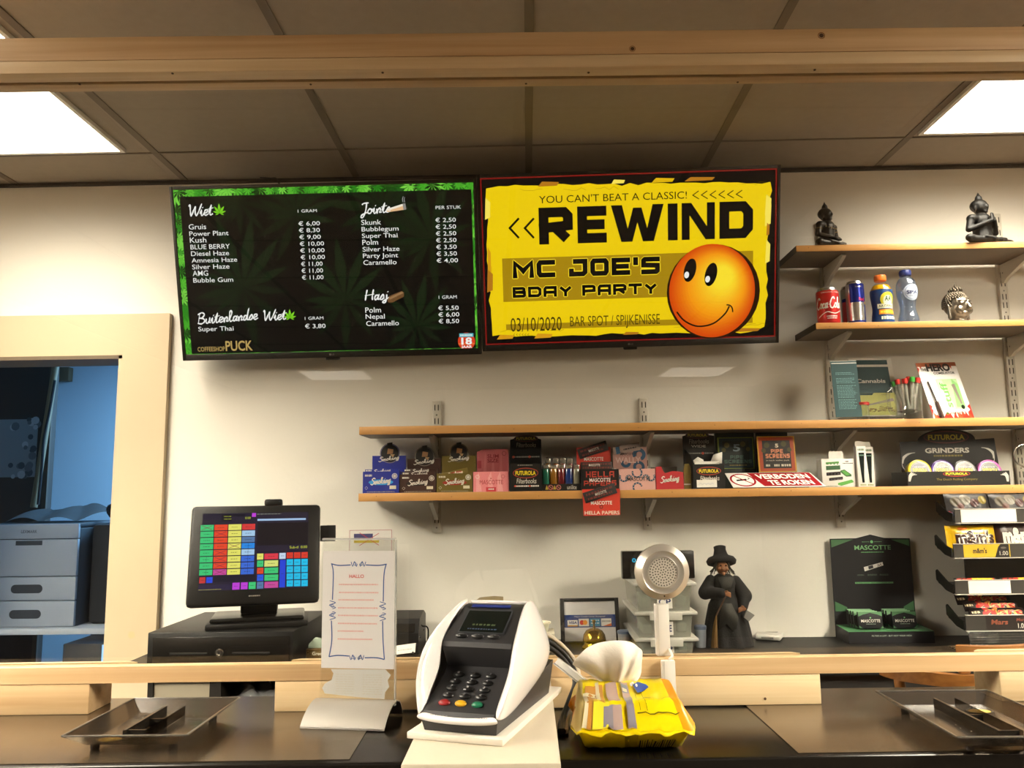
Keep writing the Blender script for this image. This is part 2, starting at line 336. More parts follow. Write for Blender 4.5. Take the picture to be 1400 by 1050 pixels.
def copy_tree(o, loc, parent=None, label=None):
    c = o.copy(); COL.objects.link(c); ORG[c.name] = V(loc)
    if parent is not None: c.parent = parent
    else: c.location = loc
    if label: c['label'] = label
    for ch in [x for x in COL.objects if x.parent == o]:
        copy_tree(ch, loc, c)
    return c
class Crop:
    """converts coordinates measured in an enlarged view to photo pixels, then onto a face"""
    def __init__(s, F, ox=0, oy=0, k=1.0): s.F, s.ox, s.oy, s.k = F, ox, oy, k
    def p(s, x, y): return s.F.px(s.ox+x/s.k, s.oy+y/s.k)
    def r(s, x0, y0, x1, y1):
        a = s.p(x0, y1); b = s.p(x1, y0); return a[0], a[1], b[0], b[1]
    def pts(s, l): return [s.p(*q) for q in l]
# ================================================================ the room
WY, CEIL = 2.63, 2.52
PLASTER = M('plaster_white', 'ebe6db', 0.75, bump=0.25, bscale=60, var=0.05, vscale=1.4)
CREAM = M('cream_paint', 'c9b596', 0.45, bump=0.12, bscale=25, var=0.05, vscale=2.0)
TILE = M('ceiling_tile', '9b8f80', 0.9, bump=0.2, bscale=300, var=0.04, vscale=40)
RUNNER = M('ceiling_runner', '6e6152', 0.7); DARKLINE = M('dark_gap', '2a241e', 0.8)
FLOORM = M('floor_vinyl', '4a4038', 0.45, var=0.2, vscale=4)
def struct(mb, name, label=None): return mb.build(name, kind='structure', label=label)
m = MB(); m.box(-2.75, -5.65, -0.1, 2.75, 5.0, 0.0, FLOORM); struct(m, 'floor')
ox0, ox1, oz = -2.25, -1.325, 1.918
m = MB()
m.box(-2.75, WY, 0, ox0, WY+0.12, CEIL, PLASTER); m.box(ox0, WY, oz, ox1, WY+0.12, CEIL, PLASTER); m.box(ox1, WY, 0, 2.75, WY+0.12, CEIL, PLASTER)
struct(m, 'wall_back')
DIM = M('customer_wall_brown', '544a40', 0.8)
for x, nm in ((-2.75, 'left'), (2.65, 'right')):
    m = MB(); m.box(x, 1.5, 0, x+0.1, WY, CEIL, PLASTER); struct(m, 'wall_'+nm)
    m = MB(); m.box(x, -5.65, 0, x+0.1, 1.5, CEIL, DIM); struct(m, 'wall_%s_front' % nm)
m = MB(); m.box(-2.65, -5.65, 0, 2.65, -5.55, CEIL, M('wall_paint_grey', '5a5248', 0.8)); struct(m, 'wall_front')
# ceiling: tiles in a grid of flat runners
RX = [0.02+0.583*k for k in range(-5, 6)]; RY = [2.395-0.59*k for k in range(0, 14)]
m = MB(); m.box(-2.75, -5.65, CEIL, 2.75, WY+0.12, CEIL+0.05, TILE)
for x in RX: m.box(x-0.011, -5.55, CEIL-0.003, x+0.011, WY, CEIL+0.001, RUNNER)
for y in RY: m.box(-2.65, y-0.0025, CEIL-0.0035, 2.65, y+0.0025, CEIL+0.001, RUNNER)
struct(m, 'ceiling')
m = MB(); m.box(-2.65, WY-0.016, CEIL-0.012, 2.65, WY, CEIL-0.003, DARKLINE); struct(m, 'trim_1')
# door casing
m = MB(); fx = -1.174
jw = 0.151; ct = 0.022
F0 = wallface(WY-ct)
m.prism(F0, [(ox1, 0.0), (fx, 0.0), (fx, 2.056), (ox1, oz)], 0, -ct, CREAM)
m.prism(F0, [(ox0-jw, 2.056), (ox0, oz), (ox1, oz), (fx, 2.056)], 0, -ct, CREAM)
m.prism(F0, [(ox0-jw, 0), (ox0, 0), (ox0, oz), (ox0-jw, 2.056)], 0, -ct, CREAM)
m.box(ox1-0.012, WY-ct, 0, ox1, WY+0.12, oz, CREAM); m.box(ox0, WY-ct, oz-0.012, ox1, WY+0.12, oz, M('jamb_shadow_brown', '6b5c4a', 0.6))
m.disc(F0, *F0.px(180, 868), 0.011, M('cream_plug', 'cbb48a', 0.5), 0.0008)
struct(m, 'trim_2', 'wide cream painted door casing left of the cash register')
# room beyond the opening
BW = M('far_room_paint', 'b9c2cc', 0.8)
m = MB(); m.box(-3.6, 4.95, 0, -0.7, 5.05, 2.4, BW); struct(m, 'wall_far')
m = MB(); m.box(-3.7, WY+0.12, 0, -3.6, 5.05, 2.4, BW); struct(m, 'wall_far_left')
m = MB(); m.box(-0.8, WY+0.12, 0, -0.7, 4.95, 2.4, BW); struct(m, 'wall_far_right')
m = MB(); m.box(-3.7, WY+0.12, 2.4, -0.7, 5.05, 2.45, BW); struct(m, 'ceiling_far')
m = MB(); m.box(-3.7, WY+0.12, -0.1, -2.75, 5.05, 0, FLOORM); struct(m, 'floor_far')
ld = bpy.data.lights.new('far_room_lamp', 'AREA'); ld.shape = 'RECTANGLE'; ld.size = 0.6; ld.size_y = 0.3; ld.energy = BLUE_W; ld.color = BLUE_RGB
lo = bpy.data.objects.new('far_room_lamp', ld); COL.objects.link(lo); lo.location = (-1.35, 4.35, 2.36); tag(lo, kind='structure')
# ceiling lamps
LAMP = M('lamp_diffuser_lit', 'ffffff', 0.5)
nt = LAMP.node_tree; b_ = nt.nodes['Principled BSDF']; b_.inputs['Emission Color'].default_value = PANEL_RGB+(1,); b_.inputs['Emission Strength'].default_value = PANEL_W
LAMP2 = M('lamp_diffuser_added', 'ffffff', 0.5)
b_ = LAMP2.node_tree.nodes['Principled BSDF']; b_.inputs['Emission Color'].default_value = PANEL_RGB+(1,); b_.inputs['Emission Strength'].default_value = FRONT_W
def beam_profile(mt, p):
    # prismatic diffuser: the panel throws most of its light straight down
    n = mt.node_tree; lw = n.nodes.new('ShaderNodeLayerWeight'); lw.inputs[0].default_value = 0.5
    s1 = n.nodes.new('ShaderNodeMath'); s1.operation = 'SUBTRACT'; s1.inputs[0].default_value = 1.0; n.links.new(lw.outputs['Facing'], s1.inputs[1])
    pw = n.nodes.new('ShaderNodeMath'); pw.operation = 'POWER'; pw.inputs[1].default_value = p; n.links.new(s1.outputs[0], pw.inputs[0])
    mu = n.nodes.new('ShaderNodeMath'); mu.operation = 'MULTIPLY'; b = n.nodes['Principled BSDF']; mu.inputs[1].default_value = b.inputs['Emission Strength'].default_value
    n.links.new(pw.outputs[0], mu.inputs[0]); n.links.new(mu.outputs[0], b.inputs['Emission Strength'])
LAMP3 = M('lamp_diffuser_lit_soft', 'ffffff', 0.5); LAMP4 = M('lamp_diffuser_lit_deep', 'ffffff', 0.5)
LAMP5 = M('lamp_diffuser_lit_even', 'ffffff', 0.5)
for q, w in ((LAMP5, PANEL_W*0.62), (LAMP3, PANEL_W*0.36), (LAMP4, DEEP_W)):
    b_ = q.node_tree.nodes['Principled BSDF']; b_.inputs['Emission Color'].default_value = PANEL_RGB+(1,); b_.inputs['Emission Strength'].default_value = w
    beam_profile(q, 2.0)
beam_profile(LAMP, 2.0); beam_profile(LAMP2, 1.0)
def ceiling_light(x, y, label, mt=LAMP):
    t = thing('ceiling_light', label, 'light', (x, y, CEIL-0.012), 'square ceiling light panels')
    m = MB(); h = 0.285
    for a in ((-h, -h, h, -h+.012), (-h, h-.012, h, h), (-h, -h+.012, -h+.012, h-.012), (h-.012, -h+.012, h, h-.012)):
        m.box(x+a[0], y+a[1], CEIL-0.012, x+a[2], y+a[3], CEIL-0.0005, M('lamp_frame_white', 'e6e2da', 0.4))
    m.build('frame', t)
    m = MB(); m.box(x-h+.012, y-h+.012, CEIL-0.009, x+h-.012, y+h-.012, CEIL-0.004, mt); m.build('diffuser', t)
ceiling_light(-1.51, 2.083, 'square lit ceiling panel above the door opening', LAMP3)
ceiling_light(1.483, 2.075, 'square lit ceiling panel above the dark praying statuette', LAMP5)
ceiling_light(-1.465, 1.475, 'square lit ceiling panel in the top corner on the customer side of the beam', LAMP3)
for x, s in ((2.36, 'right'), (-2.36, 'left')):  # unseen panels added as front fill, set wide to keep out of the pane
    for y, q in ((0.56, 'nearer the pane'), (-0.05, 'further from the pane')):
        ceiling_light(x, y, 'added unseen ceiling panel to brighten the customer side along the %s wall, %s' % (s, q), LAMP2)
for x, s in ((1.76, 'right'), (-1.45, 'left')):
    ceiling_light(x, -4.4, 'square ceiling panel far down the customer room on the %s' % s, LAMP4)
# ================================================================ timber screen: beam, rail, blocks, pane
PINE = wood('pine_timber', 'bd986a', 'd2b386', 'X'); PINE2 = wood('pine_timber_pale', 'cbad80', 'dac39a', 'X'); PINED = wood('pine_timber_end', 'a17a4a', 'b58e58', 'X')
KNOT = M('knot_brown', '4a3018', 0.6); GAP = M('timber_gap', '3a2812', 0.9)
FY = 1.35; CT = 1.109; FB = wallface(FY)
zb0, zb1, zb2 = 2.196, 2.219, 2.2643
def plain(mb, name, label, cat, loc, group=None): return mb.build(name, None, loc, label, cat, group)
t = thing('timber_beam', 'long pine beam running across just under the ceiling', 'beam', (0, FY, zb0))
m = MB(); m.box(-2.58, FY, zb1+0.0016, 2.58, FY+0.031, zb2, PINE, 0.001)
for a, b, r in ((1126, 44, .004), (865, 65, .0035)):
    p = FB.px(a, b); m.disc(FB, p[0], p[1], r, KNOT, 0.0004); m.ring(FB, p[0], p[1], r*1.6, r*0.35, M('knot_ring', '8a6032', 0.6), 0.0004)
m.box(-2.58, FY+0.004, zb1+0.0001, 2.58, FY+0.03, zb1+0.0015, GAP); m.build('upper_board', t)
m = MB(); m.box(-2.58, FY-0.002, zb0, 2.58, FY+0.031, zb1, PINE2, 0.0015); FU = Face((0, FY, zb0), (1, 0, 0), (0, -1, 0))
for a, b in ((240, 105), (524, 101), (805, 98), (1117, 91)):
    p = PZ(a, b, zb0); m.lathe((p.x, p.y, zb0-0.0012), [(0, 0), (0.0022, 0), (0.0022, 0.0015)], KNOT, 10)
m.build('lower_board', t)
m = MB(); m.box(-2.58, FY+0.0395, zb0, 2.58, FY+0.066, zb2, PINE, 0.001)
for a, b in ((116, 121), (427, 118), (720, 114), (1011, 109)):
    p = PZ(a, b, zb0); m.lathe((p.x, p.y, zb0-0.0012), [(0, 0), (0.002, 0), (0.002, 0.0015)], KNOT, 10)
m.build('rear_board', t)
m = MB()
for x in (-2.3, -1.9, 1.9, 2.3): m.lathe((x, FY+0.033, zb2), [(0.005, 0), (0.005, CEIL-zb2)], M('steel_rod', '8a8a88', 0.3, 1.0), 10)
m.build('hanger_rod', t)
rz0, rz1 = 1.158, 1.1846
m = MB(); m.prism(Face((-2.58, FY, 0), (0, 1, 0), (0, 0, 1)), [(0, rz0), (0.034, rz0), (0.034, rz1-0.0035), (0.002, rz1), (0, rz1-0.0012)], 0, 5.16, PINE); m.box(-2.58, FY+0.039, rz0, 2.58, FY+0.05, rz1-0.016, PINE, 0.001)
rail = plain(m, 'timber_rail', 'long pine rail lying on short blocks above the counter', 'rail', (0, FY+0.03, rz0))
def batten(x0, x1, lab, c0=0, c1=0):
    m = MB(); F = flat(rz1-0.0155); y0, y1 = FY+0.0395, FY+0.05
    m.prism(F, [(x0, y0), (x1, y0), (x1-c1, y1), (x0+c0, y1)], 0, 0.0135, PINE2); plain(m, 'timber_batten', lab, 'batten', ((x0+x1)/2, FY+0.07, rz1), 'pale battens behind the pane')
batten(-2.57, PZ(157, 908, rz1+.01).x, 'pale pine batten on the rail in front of the door opening', 0, 0.02)
batten(PZ(386, 901, rz1+.01).x, PZ(1113, 893, rz1+.01).x, 'pale pine batten on the rail behind the card terminal', 0.012, 0.012)
batten(PZ(1352, 886, rz1+.01).x, 2.57, 'pale pine batten on the rail in front of the candy rack', 0.012, 0)
def block(x0, x1, lab):
    m = MB(); m.box(x0, FY+0.001, CT+0.0015, x1, FY+0.077, rz0-0.0003, PINE2 if x0 > -0.7 else PINE, 0.0015)
    if x0 < 0 < x1:
        p = FB.px(1048, 957); m.disc(FB, p[0], p[1], .0022, KNOT, 0.0002)
    plain(m, 'timber_block', lab, 'block', ((x0+x1)/2, FY+0.04, CT), 'pine blocks under the rail')
block(-2.57, FB.px(127, 960)[0], 'pine block under the rail left of the empty change tray')
block(FB.px(377, 960)[0], FB.px(1126, 950)[0], 'long pine block under the rail behind the yellow wipes pack')
block(FB.px(1377, 950)[0], 2.57, 'pine block under the rail behind the right change tray')
m = MB(); m.box(-2.57, FY+0.035, rz0+0.012, 2.57, FY+0.0385, zb0+0.03, clear('pane_clear', (0.975, 0.98, 0.97)))
m.build('window_1', kind='structure', label='clear pane standing between the pine rail and the beam', smooth=False)
# ================================================================ front counter
BLACKTOP = M('black_laminate', '16130f', 0.22, bump=0.03, bscale=500, var=0.2, vscale=120)
STEEL = M('brushed_plate', '7d6f5c', 0.24, 0.85, bump=0.05, bscale=30, stretch=(1, 40, 1), var=0.1, vscale=5)
FRX = 1.108
t = thing('service_counter', 'black counter along the bottom of the picture carrying rail and trays', 'counter', (0, 1.27, 0))
m = MB(); m.box(-2.58, FRX-0.006, CT-0.04, 2.58, 1.46, CT, BLACKTOP, 0.004); m.build('worktop', t)
m = MB(); m.box(-2.58, FRX+0.03, 0.0, 2.58, FRX+0.055, CT-0.0405, M('counter_front_black', '120f0d', 0.35)); m.build('front_panel', t)
m = MB()
for dz in (0.058, 0.085): m.tube([(-2.58, FRX+0.028, CT-dz), (2.58, FRX+0.028, CT-dz)], 0.006, M('chrome_strip', 'd8d4cc', 0.15, 1.0), 10, False)
m.build('edge_strip', t)
xl = PZ(470, 1042, CT+.001).x; xr = PZ(1050, 994, CT+.001).x
for x0, x1, lab in ((-2.57, xl, 'brushed metal plate on the counter under the left change tray'), (xr, 2.57, 'brushed metal plate on the counter under the right change tray')):
    m = MB(); m.box(x0, FRX+0.004, CT+0.0001, x1, 1.455, CT+0.0014, STEEL)
    plain(m, 'metal_plate', lab, 'plate', ((x0+x1)/2, 1.22, CT), 'metal plates on the front counter')
# ================================================================ back counter
BZ = 0.995
t = thing('back_counter', 'black worktop along the white wall carrying register and displays', 'counter', (0.5, 2.3, 0))
m = MB(); m.prism(flat(BZ-0.02), [(-1.13, WY-0.001), (-1.13, 2.33), (-1.03, 2.19), (2.6, 2.19), (2.6, WY-0.001)], 0, 0.02, M('back_worktop_black', '100e0c', 0.5, bump=0.03, bscale=500, spec=.3)); m.build('worktop', t)
BK = M('cabinet_black', '12100e', 0.5)
for q0, q1 in ((-1.006, -0.992), (-0.842, -0.812), (-0.45, -0.42)): m = MB(); m.box(q0, 2.2, 0, q1, 2.6, BZ-0.0205, M('cabinet_edge_dark', '1a150f', 0.5)); m.build('upright_panel', t)
m = MB(); m.box(-0.991, 2.205, 0.02, -0.843, 2.22, BZ-0.0205, M('cabinet_grey', '958b78', 0.5)); m.build('side_door', t)
m = MB(); m.box(-0.811, 2.205, 0.89, -0.451, 2.6, 0.905, BK); m.build('inner_shelf', t)
m = MB(); m.box(-0.42, 2.22, 0.02, 2.6, 2.24, BZ-0.0205, BK); m.build('front_panel', t)
# ================================================================ shelving
SH = [('top shelf', 2.19, 0.019, P(1089, 340, 2.42).x, 2.42), ('second shelf', 1.947, 0.019, P(1116, 445, 2.415).x, 2.415), ('third shelf', 1.655, 0.024, P(491, 590, 2.43).x, 2.43), ('lowest shelf', 1.456, 0.024, P(490, 680, 2.43).x, 2.43)]
BOARD = M('shelf_underside', '74675a', 0.55, bump=0.05, var=0.06, vscale=30); EDGE = wood('shelf_edge_beech', 'b98240', 'cf9a55', 'X', 0.8); ENDB = M('shelf_end_dark', '241e18', 0.7)
labs = ['short wood edged wall shelf carrying two dark statuettes', 'short wood edged wall shelf carrying drinks and a silver head', 'long wood edged wall shelf carrying leaflets and a glass mug', 'long wood edged wall shelf packed with smoking paper boxes']
for (nm, zt, th, x0, y0), lb in zip(SH, labs):
    t = thing('wall_shelf', lb, 'shelf', ((x0+2.6)/2, WY, zt-th), 'wall shelves')
    m = MB(); m.box(x0+0.002, y0+0.004, zt-th, 2.6, WY-0.02, zt, BOARD)
    m.build('board', t)
    m = MB(); m.box(x0, y0, zt-th, 2.6, y0+0.0038, zt, EDGE, 0.0008); F = wallface(y0)
    x = x0+0.02+random.random()*.05
    while x < 2.5:
        m.disc(F, x, zt-th*(0.35+0.3*random.random()), 0.0012, M('pin_dark', '3a2410', 0.6), 0.0004, n=8); x += 0.14+random.random()*0.12
    m.build('front_edge', t)
    m = MB(); m.box(x0, y0+0.004, zt-th, x0+0.0019, WY-0.02, zt, ENDB); m.build('end_strip', t, label='dark end strip')
WM = M('enamel_white', 'c9c2b4', 0.35)
def upright(px, py, z0, z1, lab):
    x = P(px, py, WY-0.012).x; t = thing('shelf_upright', lab, 'shelf support', (x, WY, z0), 'slotted shelf uprights')
    m = MB(); w = 0.0135; F = wallface(WY-0.014)
    m.box(x-w, WY-0.014, z0, x+w, WY-0.0005, z1, WM, 0.001)
    z = z1-0.012; k = 0; dk = M('slot_dark', '2b2620', 0.8)
    while z-0.022 > z0:
        for s in (-1, 1): m.rect(F, x+s*0.0055-0.0016, z-0.019, x+s*0.0055+0.0016, z, dk)
        k += 1; z -= 0.028
        if k % 2 == 1: m.disc(F, x, z-0.0055, 0.0028, M('screw_grey', '6f6a62', 0.35, 0.8), 0.0006, n=10); z -= 0.016
    m.build('channel', t)
    return x
ux = [upright(597, 560, 1.33, P(597, 549, WY).z, 'white slotted upright behind the brown paper box'), upright(880, 555, 1.33, P(880, 545, WY).z, 'white slotted upright behind the pale whale pattern box'),
      upright(1134, 470, 1.33, P(1115, 305, WY).z, 'white slotted upright behind the red cola can'), upright(1378, 460, 1.33, P(1361, 294, WY).z, 'white slotted upright behind the larger praying statuette')]
def bracket(x, zt, y0, lab):
    m = MB(); L = (WY-0.0145-y0)*0.82; yb = WY-0.0145; X = x
    F = Face((X-0.006, yb, zt), (0, -1, 0), (0, 0, 1))
    pr = [(0, -0.0002), (L, -0.0002), (L+0.004, -0.006), (L-0.002, -0.011), (0.03, -0.052), (0.012, -0.062), (0, -0.062)]
    m.prism(F, pr, 0.0, -0.012, WM)
    for s, fl in ((0.0005, 1),): m.disc(F, 0.012, -0.03, 0.003, M('rivet_grey', '77716a', 0.4), s, n=10)
    m.build('shelf_bracket', None, (X, yb, zt-0.06), lab, 'bracket', 'white shelf brackets')
for i, (nm, zt, th, x0, y0) in enumerate(SH):
    for j, x in enumerate(ux):
        if i < 2 and j < 2: continue
        pl = ['by the brown paper box', 'by the pale whale pattern box', 'on the upright behind the drinks', 'on the upright behind the praying statuette'][j]
        bracket(x, zt-th, y0, 'white bracket under the %s %s' % (nm, pl))
# ================================================================ television screens
BEZ = M('bezel_black', '15130f', 0.4); BEZB = M('tv_back_black', '0c0b0a', 0.6)
def tv(name_lab, cx, cy, Yc, tilt, roll, w, h):
    t_ = math.radians(tilt); r = math.radians(roll)
    v0 = V((0, -math.sin(t_), math.cos(t_))); u0 = V((1, 0, 0))
    u = u0*math.cos(r)+v0*math.sin(r); v = v0*math.cos(r)-u0*math.sin(r)
    F = Face(P(cx, cy, Yc), u, v); t = thing('television', name_lab, 'television', (F.o.x, WY, F.o.z), 'menu screens')
    b = 0.0105; m = MB(); W2, H2 = w/2, h/2
    m.fbox(F, -W2, -H2, -W2+b, H2, 0.004, -0.028, BEZ, 0.001); m.fbox(F, W2-b, -H2, W2, H2, 0.004, -0.028, BEZ, 0.001)
    m.fbox(F, -W2+b, H2-b, W2-b, H2, 0.004, -0.028, BEZ, 0.001); m.fbox(F, -W2+b, -H2, W2-b, -H2+b*1.9, 0.004, -0.028, BEZ, 0.001)
    m.disc(F, -0.004, -H2+b*0.95, 0.0035, M('logo_grey', '8d8a85', 0.4), 0.0046, n=14); m.text(F, 'LG', 0.001, -H2+b*0.7, 0.009, -H2+b*1.2, M('logo_grey'), 0.0046, 0.02)
    m.build('bezel', t)
    m = MB(); m.fbox(F, -W2+0.004, -H2+0.004, W2-0.004, H2-0.004, -0.0285, -0.034, BEZB); m.fbox(F, -W2*.7, -H2+0.01, W2*.7, H2*.35, -0.0345, -0.055, BEZB, 0.006)
    m.build('housing', t)
    m = MB(); m.fbox(F, -0.02, -H2-0.008, 0.022, -H2-0.0003, 0.001, -0.02, BEZ, 0.002); m.build('sensor', t)
    m = MB(); z = F.pt(0, 0, -0.055)
    for s in (-0.2, 0.2):
        m = MB(); a = F.pt(s, 0.06, -0.0555); m.box(a.x-0.015, a.y+0.004, a.z-0.14, a.x+0.015, WY-0.001, a.z-0.05, BEZB); m.build('wall_bracket', t)
    return t, F, (-W2+b, -H2+b*1.9, W2-b, H2-b)
BLK = glow('050605'); WHT = glow('f2f2ee', 1.0)
t, F, S = tv('wide wall screen with a dark green leaf border and price list', 447.5, 371, 2.475, 15.5, 0.35, 0.957, 0.545)
m = MB(); m.rect(F, *S, glow('1d5a14'), 0.0)
greens = [glow(c, 0.9) for c in ('2f8a1d', '4bb02a', '14460d', '7fd94a', '0e3409', '3a9a22', '5cc032')]
for i in range(420):
    sd = random.choice('ttbbllrr'); a = random.random()
    x, y = (S[0]+(S[2]-S[0])*a, S[3]-0.01) if sd == 't' else (S[0]+(S[2]-S[0])*a, S[1]+0.008) if sd == 'b' else (S[0]+0.01, S[1]+(S[3]-S[1])*a) if sd == 'l' else (S[2]-0.008, S[1]+(S[3]-S[1])*a)
    rot = {'t': math.pi, 'b': 0, 'l': -1.57, 'r': 1.57}[sd]+random.uniform(-.8, .8)
    m.leaf(F, x-math.cos(rot+1.57)*.006, y-math.sin(rot+1.57)*.006, random.uniform(.02, .042), random.choice(greens), 0.0003+i*0.0000015, rot, 7, 0.13, S)
C = Crop(F, 220, 220, 3.111)
a = C.p(80, 153); b = C.p(1316, 126); c = C.p(1330, 800); d = C.p(142, 826)
B = (a[0], d[1]+.004, b[0]+.003, a[1]); m.rect(F, *B, BLK, 0.001)
for x, y, r, ro in ((350, 540, 330, .3), (575, 230, 260, -.3), (785, 590, 270, .1), (940, 200, 300, .5), (1090, 700, 230, -.2), (1150, 330, 280, .2), (330, 170, 200, .8)):
    p = C.p(x, y); m.leaf(F, p[0], p[1], r/3.111*0.0023, glow('0d1f0c'), 0.0011, ro, 9, 0.09, B); m.leaf(F, p[0], p[1], r/3.111*0.0019, glow('0a190a'), 0.0012, ro+3.0, 7, 0.09, B)
L = 0.0016
def tx(C, s, x0, y0, x1, y1, mt, bold=0.0, shear=0.0, l=L): m.text(C.F, s, *C.r(x0, y0, x1, y1), mt, l, bold, shear)
def sc(C, s, x0, y0, x1, y1, mt, w=0.1, rise=0.0, l=L): m.script(C.F, s, *C.r(x0, y0, x1, y1), mt, l, w, rise)
sc(C, 'Wiet', 118, 185, 218, 236, WHT, .12, .04); sc(C, 'Joints', 852, 178, 975, 228, WHT, .12, .06); sc(C, 'Hasj', 870, 546, 968, 594, WHT, .13, .04); sc(C, 'Buitenlandse', 160, 642, 412, 694, WHT, .12, .06); sc(C, 'Wiet', 435, 634, 530, 680, WHT, .12, .05)
for x, y, r in ((250, 222, 42), (550, 668, 40)):
    p = C.p(x, y); m.leaf(F, p[0], p[1], r/3.111*0.00222, glow('7ed321'), L, 0, 7, .14); m.leaf(F, p[0], p[1], r/3.111*0.0013, glow('66b81a'), L+.0002, 0, 5, .1)
def col(items, xa, xb, ya, yb, hgt, xs=0.0):
    n = len(items)
    for i, (s, wd) in enumerate(items):
        y = ya+(yb-ya)*i/(n-1) if n > 1 else ya; o = xs*i
        tx(C, s, xa+o, y-hgt/2, xa+o+wd, y+hgt/2+(5 if any(ch in s for ch in 'gyPJ,pQ') and s[0] != '€' and any(ch in s for ch in 'gyp') else 0), WHT, 0.002)
col([('Gruis', 72), ('Power Plant', 165), ('Kush', 68), ('BLUE BERRY', 166), ('Diesel Haze', 160), ('Amnesia Haze', 192), ('Silver Haze', 157), ('AMG', 64), ('Bubble Gum', 168)], 120, 0, 280, 506, 24, 2.4)
col([('€ 6,00', 90), ('€ 8,30', 88), ('€ 9,00', 90), ('€ 10,00', 102), ('€ 10,00', 102), ('€ 10,00', 102), ('€ 11,00', 90), ('€ 11,00', 90), ('€ 11,00', 90)], 586, 0, 267, 496, 24, 1.9)
col([('Skunk', 83), ('Bubblegum', 156), ('Super Thai', 150), ('Polm', 66), ('Silver Haze', 155), ('Party Joint', 148), ('Caramello', 140)], 853, 0, 261, 431, 24, 1.5)
col([('€ 2,50', 86)]*4+[('€ 3,50', 86)]*2+[('€ 4,00', 90)], 1168, 0, 252, 424, 24, .9)
col([('Polm', 66), ('Nepal', 80), ('Caramello', 138)], 870, 0, 634, 690, 24, 2); col([('€ 5,50', 86), ('€ 6,00', 88), ('€ 8,50', 86)], 1180, 0, 626, 682, 24, 1)
col([('Super Thai', 148)], 161, 0, 714, 0, 24); col([('€ 3,80', 86)], 614, 0, 703, 0, 24)
for s, x0, y0, x1, y1 in (('1 GRAM', 583, 205, 663, 220), ('PER STUK', 1169, 189, 1276, 206), ('1 GRAM', 1182, 571, 1258, 587), ('1 GRAM', 613, 661, 691, 676)): tx(C, s, x0, y0, x1, y1, WHT, -0.003)
GOLD = glow('b99c5a'); tx(C, 'COFFEESHOP', 158, 789, 272, 811, GOLD, 0.01); tx(C, 'PUCK', 277, 763, 389, 809, GOLD, 0.02)
m.poly(F, C.pts([(958, 212), (1036, 186), (1042, 207), (966, 218)]), glow('e7b98a'), L); m.poly(F, C.pts([(960, 205), (1034, 181), (1036, 190), (962, 213)]), glow('f4ead8'), L+.0002); m.poly(F, C.pts([(1028, 183), (1040, 180), (1044, 206), (1032, 209)]), glow('8e8a84'), L+.0003)
m.stroke(F, C.pts([(1030, 176), (1027, 163), (1031, 152)]), .0012, glow('c8c8c8'), L); m.stroke(F, C.pts([(1037, 176), (1034, 163), (1038, 154)]), .0012, glow('c8c8c8'), L)
m.poly(F, C.pts([(962, 583), (970, 575), (1025, 553), (1034, 560), (1034, 577), (985, 602), (967, 602)]), glow('6b4a2a'), L); m.poly(F, C.pts([(964, 584), (1025, 556), (1032, 562), (975, 590)]), glow('93704a'), L+.0002)
p = C.p(1300, 767); k = 1/3.111*0.00225
m.disc(F, p[0], p[1], 38*k, glow('d8401e'), L); m.rect(F, p[0]-31*k, p[1]+19*k, p[0]+31*k, p[1]+35*k, glow('57b7c4'), L+.0002); m.rect(F, p[0]-36*k, p[1]-14*k, p[0]+36*k, p[1]-8*k, glow('e8743a'), L+.0001)
m.dashes(F, p[0]-27*k, p[1]+24*k, p[0]+27*k, 6*k, WHT, L+.0004, 7); m.text(F, '18', p[0]-23*k, p[1]-15*k, p[0]+24*k, p[1]+17*k, WHT, L+.0004, 0.035); m.text(F, 'JAAR', p[0]-24*k, p[1]-33*k, p[0]+24*k, p[1]-18*k, WHT, L+.0004, 0.03)
m.build('screen', t, smooth=False, label='lit price list with white lettering')
m = MB(); a = P(372, 247, 2.43); m.tube([a+V((-.035, -.012, .006)), a+V((-.005, 0, .008)), a+V((.012, .002, .007)), a+V((.014, 0.03, -.01)), a+V((.0, 0.05, -.1)), a+V((-.004, 0.075, -.2))], .0022, M('cable_black', '14120f', 0.5), 8)
m.build('cable', t)
# second screen: yellow party poster
t, F, S = tv('wide wall screen showing a torn yellow party poster with a smiling ball', 860, 355, 2.47, 15.0, 0.75, 0.935, 0.548)
m = MB(); C = Crop(F, 640, 220, 3.111); m.rect(F, *S, glow('080605'), 0.0)
e = 0.004; RED = glow('8e1410', .8)
for q in ((S[0], S[1], S[2], S[1]+e), (S[0], S[3]-e, S[2], S[3]), (S[0], S[1], S[0]+e, S[3]), (S[2]-e, S[1], S[2], S[3])): m.rect(F, *q, RED, 0.0002)
YEL, YEL2, OCH, BRN = glow('f2cf0a'), glow('e3b808'), glow('a9860c'), glow('b5761a')
p0 = C.p(78, 122); p1 = C.p(1290, 85); p2 = C.p(1300, 730); p3 = C.p(112, 765)
def edge(a, b, n, amp, nx, ny):
    o = []
    for i in range(n):
        q = i/n; k = random.uniform(-amp, amp); o.append((a[0]+(b[0]-a[0])*q+nx*k, a[1]+(b[1]-a[1])*q+ny*k))
    return o
cen = ((S[0]+S[2])/2, (S[1]+S[3])/2); X0, Y0, X1, Y1 = S[0]+.012, S[1]+.012, S[2]-.014, S[3]-.012
out = edge((X0+.01, Y0+.015), (X1-.02, Y0+.005), 34, .005, 0, 1)+edge((X1-.018, Y0+.02), (X1-.004, Y1-.03), 18, .005, 1, 0)+edge((X1-.006, Y1-.03), (X0+.02, Y1-.012), 34, .005, 0, 1)+edge((X0+.005, Y1-.02), (X0+.004, Y0+.03), 18, .006, 1, 0)
m.poly(F, out, YEL, 0.0005)
